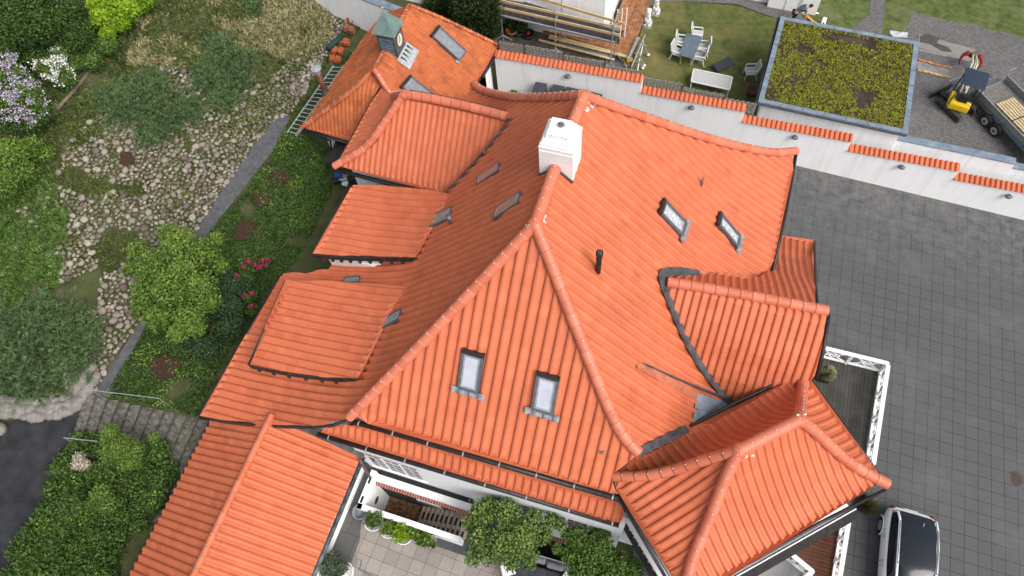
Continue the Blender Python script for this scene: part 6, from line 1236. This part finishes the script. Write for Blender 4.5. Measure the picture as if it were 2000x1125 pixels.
zl_ = gL(1415, 130) + .38; Lq = [A(*q, zl_) for q in ((1403, 140), (1436, 125), (1424, 110), (1392, 126))]; t = thing('sun_lounger', 'dark grey sun lounger angled across the lawn behind the white bench', 'sun lounger', sum(Lq) / 4 - [0, 0, .38]); DG = mat('dark_grey_mesh', (.035, .04, .05), .7, var=.1)
MB().prism([tuple(p) for p in Lq], .03).build('lying_surface', DG, t); bq = [Lq[0], Lq[3]]; off_ = (Lq[0] - Lq[1]) * .42
for p in Lq: MB().cyl(p, (p[0], p[1], gp(p[0], p[1])), .02, n=6).build('leg', BLACK, t)
b = MB(); b.tube([Lq[0], Lq[0] + off_ - [0, 0, .12], Lq[3] + off_ - [0, 0, .12], Lq[3]], .018, 6); b.build('folded_backrest', BLACK, t)
g = G(1466, 186); t = thing('clay_pot', 'large dark terracotta pot lying in the shade beside the garage', 'pot', g); MB().lathe([(.16, 0), (.26, .25), (.3, .5), (.26, .5), (.2, .2)], tuple(g), 18).build('pot_body', mat('dark_terracotta', (.13, .06, .05), .8), t, True)
# things in the bed behind the fence
for k, (px, py, m_, lab) in enumerate([(1000, 66, mat('rust_bowl', (.22, .08, .03), .8), 'rusty orange bowl under the scaffold'), (1012, 68, DARKM, 'dark round planter beside the rusty bowl'), (1032, 73, BLACK, 'black tub with a red lid left of the planks')]):
    g = G(px, py); t = thing('garden_tub', lab, 'tub', g); MB().lathe([(.2, 0), (.34, .2), (.36, .3), (.3, .3), (.1, .12)], tuple(g), 18).build('tub', m_, t, True)
    if k == 2: MB().ell((g[0], g[1], g[2] + .3), (.12, .12, .06)).build('lid', mat('red_plastic', (.4, .02, .02), .4), t, True)
# conifer and shrubs behind the outbuilding
def px3(l): return [(*A(x, y, z), r, r, h) for x, y, z, r, h in l]
cs = px3([(935, 20, 3.5, 1.0, 2.2), (915, 10, 4, .9, 2.0), (950, 5, 4.2, .8, 1.8), (930, -20, 4.5, 1.2, 2), (945, 40, 2.6, .7, 1.3), (920, 35, 2.8, .7, 1.3), (900, -5, 3.6, .8, 1.6)]); bt = G(935, 40); t = thing('conifer', 'dense dark green conifer at the top edge left of the scaffold', 'tree', bt); trunk(t, bt, [c[:3] for c in cs[::2]], .12)
P, tv, d = blobs(cs, 26000, 81, shell=.85); dirs = d.copy(); dirs[:, 2] += 1.2; dirs /= np.linalg.norm(dirs, axis=1)[:, None]; leaves('crown', P, .2, LG('conifer_scale', (.015, .035, .01), (.09, .125, .04)), t, .35, seed=82, tv=tv, dirs=dirs)
cs = px3([(850, 0, 2.5, .7, .6), (870, -8, 2.6, .8, .6), (890, 20, 2.2, .5, .5), (965, 50, 1.9, .4, .5), (1000, 45, 1.9, .35, .4), (1020, 52, 1.9, .3, .3)]); bt = G(880, 15); t = thing('shrub', 'dark shrubs growing behind the outbuilding ridge', 'shrub', bt); trunk(t, bt, [c[:3] for c in cs[:4:2]], .04, 'stems'); P, tv, d = blobs(cs, 9000, 83); leaves('foliage', P, .12, L_DEEP, t, .6, seed=84, tv=tv)
# shed, person, firewood, paper
S0, S1 = G(1498, 14), G(1592, 30); d = (S1 - S0); d[2] = 0; L = np.linalg.norm(d); d /= L; s = np.array([-d[1], d[0], 0]); t = thing('white_shed', 'low white panelled shed at the top edge beyond the path', 'shed', S0); zt2_ = 2.3; S0 = np.array([S0[0], S0[1], zt2_]); S1 = S0 + d * L
MB().prism([tuple(S0), tuple(S1), tuple(S1 + s * 3), tuple(S0 + s * 3)], 2.6).build('wall', PAINT, t)
for k in (.35, .62, .66): p = S0 + d * L * k; MB().beam(p - s * .015, p - s * .015 - [0, 0, 2.3], .03, .03).build('panel_joint', mat('pale_grey_trim', (.5, .53, .56), .5), t)
q = S0 - d * 3 + s * .35; MB().prism([tuple(q - [0, 0, .3]), tuple(q + d * 2.98 - [0, 0, .3]), tuple(q + d * 2.98 + s * 3 - [0, 0, .3]), tuple(q + s * 3 - [0, 0, .3])], 2.3).build('lean_to', WHITE, t)
# the person working behind the garage
hipz = gL(1556, 45); hp = A(1554, 23, hipz + .95); pf = thing('person', 'person in a grey blue t-shirt and black shorts bending forward behind the garage', 'person', (hp[0], hp[1], hipz), 0, local=True); az = math.atan2(*( (A(1577, 14, hipz + 1.3) - hp)[[1, 0]])); pf.rotation_euler = (0, 0, az)
SKIN = mat('skin', (.50, .27, .19), .6, var=.04); SHIRT = mat('grey_blue_cotton', (.085, .12, .15), .9, var=.1); SHORTS = mat('black_cotton', (.015, .015, .018), .9); HAIR = mat('dark_brown_hair', (.035, .02, .014), .7)
def skin(name, verts, edges, radii, m, parent, root=0, sub=2):
    me = bpy.data.meshes.new(name); me.from_pydata(verts, edges, []); o = bpy.data.objects.new(name, me); COL.objects.link(o); o.parent = parent; me.materials.append(m)
    sm = o.modifiers.new('skin', 'SKIN'); sm.use_smooth_shade = True
    for i, r in enumerate(radii): sv = me.skin_vertices[0].data[i]; sv.radius = (r, r) if not isinstance(r, tuple) else r; sv.use_root = (i == root)
    ss = o.modifiers.new('sub', 'SUBSURF'); ss.levels = ss.render_levels = sub; return o
# local x = forward (head), pelvis at (0,0,.95)
bv = [(0, 0, .95), (.14, 0, 1.08), (.30, 0, 1.2), (.44, 0, 1.28), (.55, 0, 1.33), (.66, 0, 1.36), (.74, 0, 1.36),
      (.45, .18, 1.27), (.50, .21, 1.0), (.58, .18, .76), (.60, .17, .70), (.45, -.18, 1.27), (.50, -.21, 1.0), (.58, -.18, .76), (.60, -.17, .70),
      (0, .1, .88), (.06, .12, .50), (-.08, .12, .09), (.10, .13, .04), (0, -.1, .88), (-.05, -.12, .50), (-.28, -.12, .12), (-.14, -.13, .04)]
be_ = [(0, 1), (1, 2), (2, 3), (3, 4), (4, 5), (5, 6), (3, 7), (7, 8), (8, 9), (9, 10), (3, 11), (11, 12), (12, 13), (13, 14), (0, 15), (15, 16), (16, 17), (17, 18), (0, 19), (19, 20), (20, 21), (21, 22)]
br_ = [.14, .12, .13, .14, .06, .085, .08, .055, .042, .033, .03, .055, .042, .033, .03, .09, .06, .04, .035, .09, .06, .04, .035]
# five fingers and a thumb on each hand
for hi, s in ((10, 1), (14, -1)):
    hx, hy, hz = bv[hi]
    for j, (dy, ln) in enumerate(((-.03, .07), (-.01, .085), (.01, .08), (.03, .065), (-.05 * s, .05))):
        a_ = len(bv); bv += [(hx + .015, hy + dy, hz - .05), (hx + (.03 if j < 4 else .01), hy + dy * 1.2, hz - .05 - ln)]; be_ += [(hi, a_), (a_, a_ + 1)]; br_ += [.011, .008]
skin('body', bv, be_, br_, SKIN, pf, 0)
skin('t_shirt', [(.04, 0, .99), (.16, 0, 1.09), (.30, 0, 1.2), (.44, 0, 1.28), (.50, 0, 1.30), (.45, .18, 1.27), (.49, .215, 1.08), (.45, -.18, 1.27), (.49, -.215, 1.08)], [(0, 1), (1, 2), (2, 3), (3, 4), (3, 5), (5, 6), (3, 7), (7, 8)], [.15, .145, .16, .17, .10, .085, .075, .085, .075], SHIRT, pf, 2)
skin('shorts', [(0, 0, .96), (0, .1, .86), (.05, .12, .55), (0, -.1, .86), (-.04, -.12, .55)], [(0, 1), (1, 2), (0, 3), (3, 4)], [.155, .11, .095, .11, .095], SHORTS, pf, 0)
hr_ = MB().ell((.69, 0, 1.42), (.115, .095, .085), 14, 9, 2, .03); hr_.build('hair', HAIR, pf, True)
fc = MB().ell((.755, 0, 1.335), (.018, .014, .02), 8, 6); fc.build('nose', SKIN, pf, True)
for s in (-1, 1): MB().ell((.69, s * .085, 1.35), (.02, .012, .03), 8, 6).build('ear', SKIN, pf, True); MB().ell((.735, s * .03, 1.365), (.01, .012, .009), 8, 6).build('eye', BLACK, pf, True)
t = thing('firewood', 'heap of orange yellow split sticks beside the crouching person', 'wood', G(1582, 40)); rr = random.Random(3)
for k in range(9): p = G(1576 + k * 1.6, 34 + k * .9, .05 + .03 * (k % 3)); a = rr.uniform(-.9, -.4); MB().beam(p - np.array([math.cos(a), math.sin(a), 0]) * .4, p + np.array([math.cos(a), math.sin(a), 0]) * .4, .06, .05).build('stick', mat('split_wood', (.50, .26, .08), .8, var=.2), t)
def crumple(px, lab, m, r=.3, nm='paper_sheet', cat='sheet'):
    g = G(*px, .03); rr = random.Random(int(px[0])); V = [(g[0] + r * (i - 2) / 2 + rr.uniform(-.04, .04), g[1] + r * (j - 1) / 2, g[2] + rr.uniform(0, .12)) for i in range(5) for j in range(3)]; o = MB().add(V, [(i * 3 + j, i * 3 + j + 1, i * 3 + j + 4, i * 3 + j + 3) for i in range(4) for j in range(2)]).build(nm, m); tag(o, lab, cat)
crumple((1755, 68), 'crumpled grey white sheet on the grass beside the sett path', mat('grey_foil', (.45, .45, .47), .5), .45); crumple((1593, 27), 'small white scrap at the foot of the white shed', WHITEP, .18)
t = thing('wheelbarrow', 'pale wheelbarrow tray tipped up behind the garage edge', 'wheelbarrow', G(1606, 47)); g = G(1606, 50); MB().add([(g[0] - .12, g[1] - .2, g[2] + .1), (g[0] + .12, g[1] - .2, g[2] + .1), (g[0] + .1, g[1] + .1, g[2] + .5), (g[0] - .1, g[1] + .1, g[2] + .5), (g[0], g[1] - .05, g[2] + .3)], [(0, 1, 4), (1, 2, 4), (2, 3, 4), (3, 0, 4)]).build('tray', PAINT, t); MB().tube([(g[0] - .04, g[1], g[2] + .15), (g[0] + .04, g[1], g[2] + .15)], .15, 14).build('wheel', BLACK, t)
# ================================================================== EXCAVATOR AND TRAILER
def build_excavator():
    u0 = G(1842, 223); u1 = G(1889, 219); ta = G(1823, 204); tb = G(1861, 241); ht = math.atan2((tb - ta)[1], (tb - ta)[0]); ctr = (G(1842, 221) + G(1886, 205)) / 2
    c = np.array([ctr[0], ctr[1], gp(ctr[0], ctr[1])]); t = thing('mini_excavator', 'yellow and black mini excavator with a dark canopy and red grapple on the setts', 'excavator', c)
    YEL = mat('excavator_yellow', (.68, .45, .015), .4, var=.05); RUB = mat('rubber_track', (.055, .05, .045), .85, var=.2); d = np.array([math.cos(ht), math.sin(ht), 0]); s = np.array([-d[1], d[0], 0])
    for k, sg in ((0, -1), (1, 1)):
        o = c + s * sg * .52; pts = [o + d * x + [0, 0, z] for x, z in ((-.72, .12), (-.8, .24), (-.68, .38), (.68, .38), (.8, .24), (.72, .12))]; b = MB(); n = 36; loop = []
        for i in range(n):
            a = 2 * math.pi * i / n; x = math.cos(a); x2 = .62 * (1 if x > 0 else -1) + .19 * x; loop.append((x2, .2 + .19 * math.sin(a)))
        V = []; 
        for i, (x, z) in enumerate(loop):
            q = 1.06 if i % 2 else .97
            for w_ in (-.13, .13): V.append(o + d * x * q + s * w_ + [0, 0, .2 + (z - .2) * q])
        F = [(2 * i, 2 * ((i + 1) % n), 2 * ((i + 1) % n) + 1, 2 * i + 1) for i in range(n)] + [tuple(2 * i for i in range(n)), tuple(2 * i + 1 for i in range(n))[::-1]]; b.add(V, F); tr = b.build('track', RUB, t)
        for x in (-.6, -.3, 0, .3, .6): MB().tube([o + d * x + s * (.14 * -1) + [0, 0, .2], o + d * x + s * .14 + [0, 0, .2]], .11, 12).build('roller', DARKM, tr)
    MB().box((c[0], c[1], c[2] + .32), (.8, .7, .2), rz=ht).build('undercarriage', DARKM, t)
    q0 = c - d * 1.15 + [0, 0, .25]; bl = MB(); bl.beam(q0 - s * .68, q0 + s * .68, .06, .36); bl.build('dozer_blade', BLACK, t); MB().beam(c + [0, 0, .25], q0, .3, .08).build('blade_arm', BLACK, t)
    f0 = A(1876, 215, c[2] + .9); f1 = A(1898, 150, c[2] + .9); hs_ = math.atan2((f1 - f0)[1], (f1 - f0)[0]); e = np.array([math.cos(hs_), math.sin(hs_), 0]); r = np.array([-e[1], e[0], 0]); C2 = c + [0, 0, 0]
    rb(MB(), tuple(C2 - e * .42 + [0, 0, .68]), (.42, .98, .46), hs_, .1).build('counterweight', YEL, t, True); rb(MB(), tuple(C2 - e * .05 + r * .42 + [0, 0, .62]), (.8, .24, .38), hs_, .06).build('side_panel', YEL, t, True); rb(MB(), tuple(C2 + e * .0 + [0, 0, .5]), (1.2, 1.0, .12), hs_, .03).build('platform', BLACK, t, True)
    rb(MB(), tuple(C2 - e * .12 + [0, 0, .9]), (.42, .5, .14), hs_, .05).build('seat', BLACK, t, True); rb(MB(), tuple(C2 - e * .36 + [0, 0, 1.12]), (.14, .48, .5), hs_, .05).build('seat_back', BLACK, t, True)
    MB().cyl(C2 - e * .3 + [0, 0, .97], C2 - e * .3 + [0, 0, .99], .1).build('hatch', PAINT, t)
    zc_ = 2.15
    for a_, b_ in ((-.55, -.5), (-.55, .5), (.42, -.5), (.42, .5)): MB().tube([C2 + e * a_ + r * b_ + [0, 0, .7], C2 + e * (a_ + .08) + r * b_ * .95 + [0, 0, zc_]], .03, 8).build('canopy_post', BLACK, t)
    rb(MB(), tuple(C2 + e * -.02 + [0, 0, zc_ + .03]), (1.2, 1.12, .08), hs_, .04).build('canopy', mat('navy_canopy', (.025, .04, .06), .4, var=.08), t, True)
    for s_ in (-1, 1): MB().tube([C2 + e * .2 + r * s_ * .18 + [0, 0, .6], C2 + e * .22 + r * s_ * .18 + [0, 0, 1.1]], .015, 6).build('lever', STEEL, t)
    bm_ = MB(); k0 = C2 + e * .6 + [0, 0, .6]; tip = A(1903, 108, c[2] + .8); tip2 = np.array(tip); k1 = k0 * .45 + tip2 * .55 + [0, 0, .6]; PB = mat('pale_boom', (.55, .50, .33), .5)
    for s_ in (-.12, .12): bm_.beam(k0 + r * s_, k1 + r * s_, .07, .14).beam(k1 + r * s_, tip2 + r * s_ * .6, .06, .12)
    bm_.build('boom', PB, t); MB().cyl(k0 + [0, 0, .3], k1 + [0, 0, .1], .03).build('hydraulic_ram', STEEL, t); rb(MB(), tuple(tip2), (.3, .3, .24), hs_, .04).build('quick_hitch', mat('olive_hitch', (.12, .12, .05), .6), t)
    RED = mat('grapple_red', (.24, .014, .022), .55)
    for s_ in (-1, 1):
        pts = [tip2 + r * s_ * x + e * y + [0, 0, z] for x, y, z in ((.12, 0, -.1), (.34, .05, -.05), (.50, -.06, -.2), (.52, -.24, -.4), (.42, -.34, -.5))]; MB().tube(pts, [.09, .10, .08, .06, .03], 8).build('grapple_claw', RED, t, True)
        MB().tube([p + e * .16 for p in pts[:4]], [.05, .05, .04, .03], 6).build('grapple_rib', RED, t, True)
build_excavator()
def build_trailer():
    z = gp(14, 30) + .75; a = A(1901, 181, z); b_ = A(1999, 283, z); d = b_ - a; d[2] = 0; L = 5.2; d /= np.linalg.norm(d); s = np.array([-d[1], d[0], 0]); wd_ = 1.9; c0_ = a; GV = mat('galvanised_trailer', (.30, .32, .33), .4, var=.15, scale=10, metal=.5)
    t = thing('flatbed_trailer', 'galvanised twin axle trailer with low mesh sides, cut off by the right edge', 'trailer', a - [0, 0, .75]); CH = mat('chequer_floor', (.15, .14, .13), .7, var=.2, scale=12)
    Q_ = [a, a + d * L, a + d * L + s * wd_, a + s * wd_]; MB().prism([tuple(p) for p in Q_], .08).build('floor', CH, t)
    for i, (p, q) in enumerate(((0, 1), (3, 2))):
        P0_, P1_ = Q_[p], Q_[q]; MB().beam(P0_ + [0, 0, .34], P1_ + [0, 0, .34], .07, .05).build('side_rail', GV, t); MB().beam(P0_ + [0, 0, .14], P1_ + [0, 0, .14], .03, .3).build('side_board', GV, t)
        for k in range(7): x = P0_ + (P1_ - P0_) * k / 6; MB().box((x[0], x[1], x[2] + .12), (.06, .06, .5), rz=math.atan2(d[1], d[0])).build('stake', GV, t)
    MB().beam(a + [0, 0, -.12] - s * .03, a + d * L + [0, 0, -.12] - s * .03, .06, .16).build('chassis_rail', mat('blue_grey_steel', (.16, .21, .26), .45, metal=.4), t)
    for k, x in enumerate((1.55, 2.25)):
        o = a + d * x - s * .16 - [0, 0, .42]; wv = MB(); wv.tube([o + s * .1, o - s * .12], .33, 24); w__ = wv.build('wheel', mat('tyre_rubber', (.02, .02, .02), .85), t); MB().tube([o - s * .11, o - s * .135], .2, 18).build('rim', STEEL, w__); MB().tube([o - s * .13, o - s * .15], .07, 12).build('hub', DARKM, w__)
    MB().beam(a + d * .8 + [0, 0, -.25] - s * .2, a + d * 1.1 + [0, 0, -.25] - s * .2, .3, .03).build('mudguard', BLACK, t)
    pts = [a + s * wd_ + [0, 0, .34], a + s * wd_ + d * -.1 + [0, 0, .7], a + s * (wd_ + .2) + [0, 0, .85]]; MB().tube(pts, .03, 8).build('ratchet_post', STEEL, t)
    rp = MB(); R0, R1 = a - d * .02, a + s * wd_ - d * .02; 
    for k in range(15): rp.beam(R0 + (R1 - R0) * k / 14, R0 + (R1 - R0) * k / 14 - d * 1.5 - [0, 0, .65], .035, .03)
    for k in range(4): rp.beam(R0 - d * .5 * k - [0, 0, .21 * k], R1 - d * .5 * k - [0, 0, .21 * k], .05, .03)
    rp.build('loading_ramp', GV, t)
    PW = mat('pallet_wood', (.42, .32, .18), .8, col2=(.60, .48, .29), scale=6); 
    for k in range(2):
        pl = thing('pallet', ['pale wooden pallet on the trailer, nearer the excavator', 'pale wooden pallet on the trailer, cut by the right edge'][k], 'pallet', a + d * (1.3 + k * 1.25) + s * .9, 0, 'pallets strapped on the trailer'); o = a + d * (1.15 + k * 1.22) + s * .42
        for j in range(7): MB().beam(o + s * j * .155 + [0, 0, .16], o + s * j * .155 + d * 1.2 + [0, 0, .16], .11, .022).build('slat', PW, pl)
        for j in range(3): MB().beam(o + d * (.07 + .52 * j) - s * .05 + [0, 0, .10], o + d * (.07 + .52 * j) + s * .98 + [0, 0, .10], .1, .09).build('bearer', PW, pl)
    sp2 = a + d * 2.38 + s * .35; tag(MB().beam(sp2 + [0, 0, .19], sp2 + s * 1.15 + [0, 0, .19], .06, .012).build('ratchet_strap', mat('brown_strap', (.06, .035, .03), .8)), 'dark strap tight over the joint between the two pallets', 'strap')
build_trailer()
# stains and planks on the setts
def flat(nm, px, m, dz, lab=None, cat=None, st=True):
    P = [G(x, y, dz) for x, y in px]; o = MB().poly([tuple(p) for p in P]).build(nm, m)
    if st: struct(o)
    else: tag(o, lab, cat)
struct_m = mat('dry_concrete', (.24, .23, .215), .95, scale=3, bump=.4)
flat('concrete_strip', [(1796, 66), (1850, 82), (1905, 96), (1898, 118), (1850, 108), (1792, 92)], mat('sandy_setts', (.20, .185, .17), .95, scale=5, col2=(.25, .23, .21), bump=.5), .024)
flat('sand_patch', [(1797, 70), (1812, 66), (1835, 74), (1830, 84), (1852, 92), (1860, 102), (1840, 100), (1815, 86), (1796, 82)], mat('damp_sand', (.075, .065, .06), .95, scale=6, bump=.6), .029)
for k, (a, b_, w_, c, lab) in enumerate([((1793, 116), (1858, 133), .14, 'orange', 'orange stained board on the setts beside the sedum garage'), ((1792, 136), (1855, 151), .16, 'yellow', 'yellow stained board on the setts beside the sedum garage')]):
    p, q = G(*a, .05), G(*b_, .05); o = MB().beam(p, q, w_, .04).build('board', mat(c + '_board', (.40, .17, .06) if k == 0 else (.38, .26, .11), .85, var=.3, scale=6)); tag(o, lab, 'board')
flat('concrete_strip', [(1791, 119), (1855, 136), (1852, 147), (1790, 133)], mat('pale_strip', (.20, .20, .20), .9, scale=4), .027); flat('concrete_strip', [(1795, 95), (1895, 117), (1893, 120), (1794, 99)], mat('pale_strip', (.20, .20, .20), .9, scale=4), .034)
for k, (px, py) in enumerate([(1832, 234), (1790, 120)]): pass
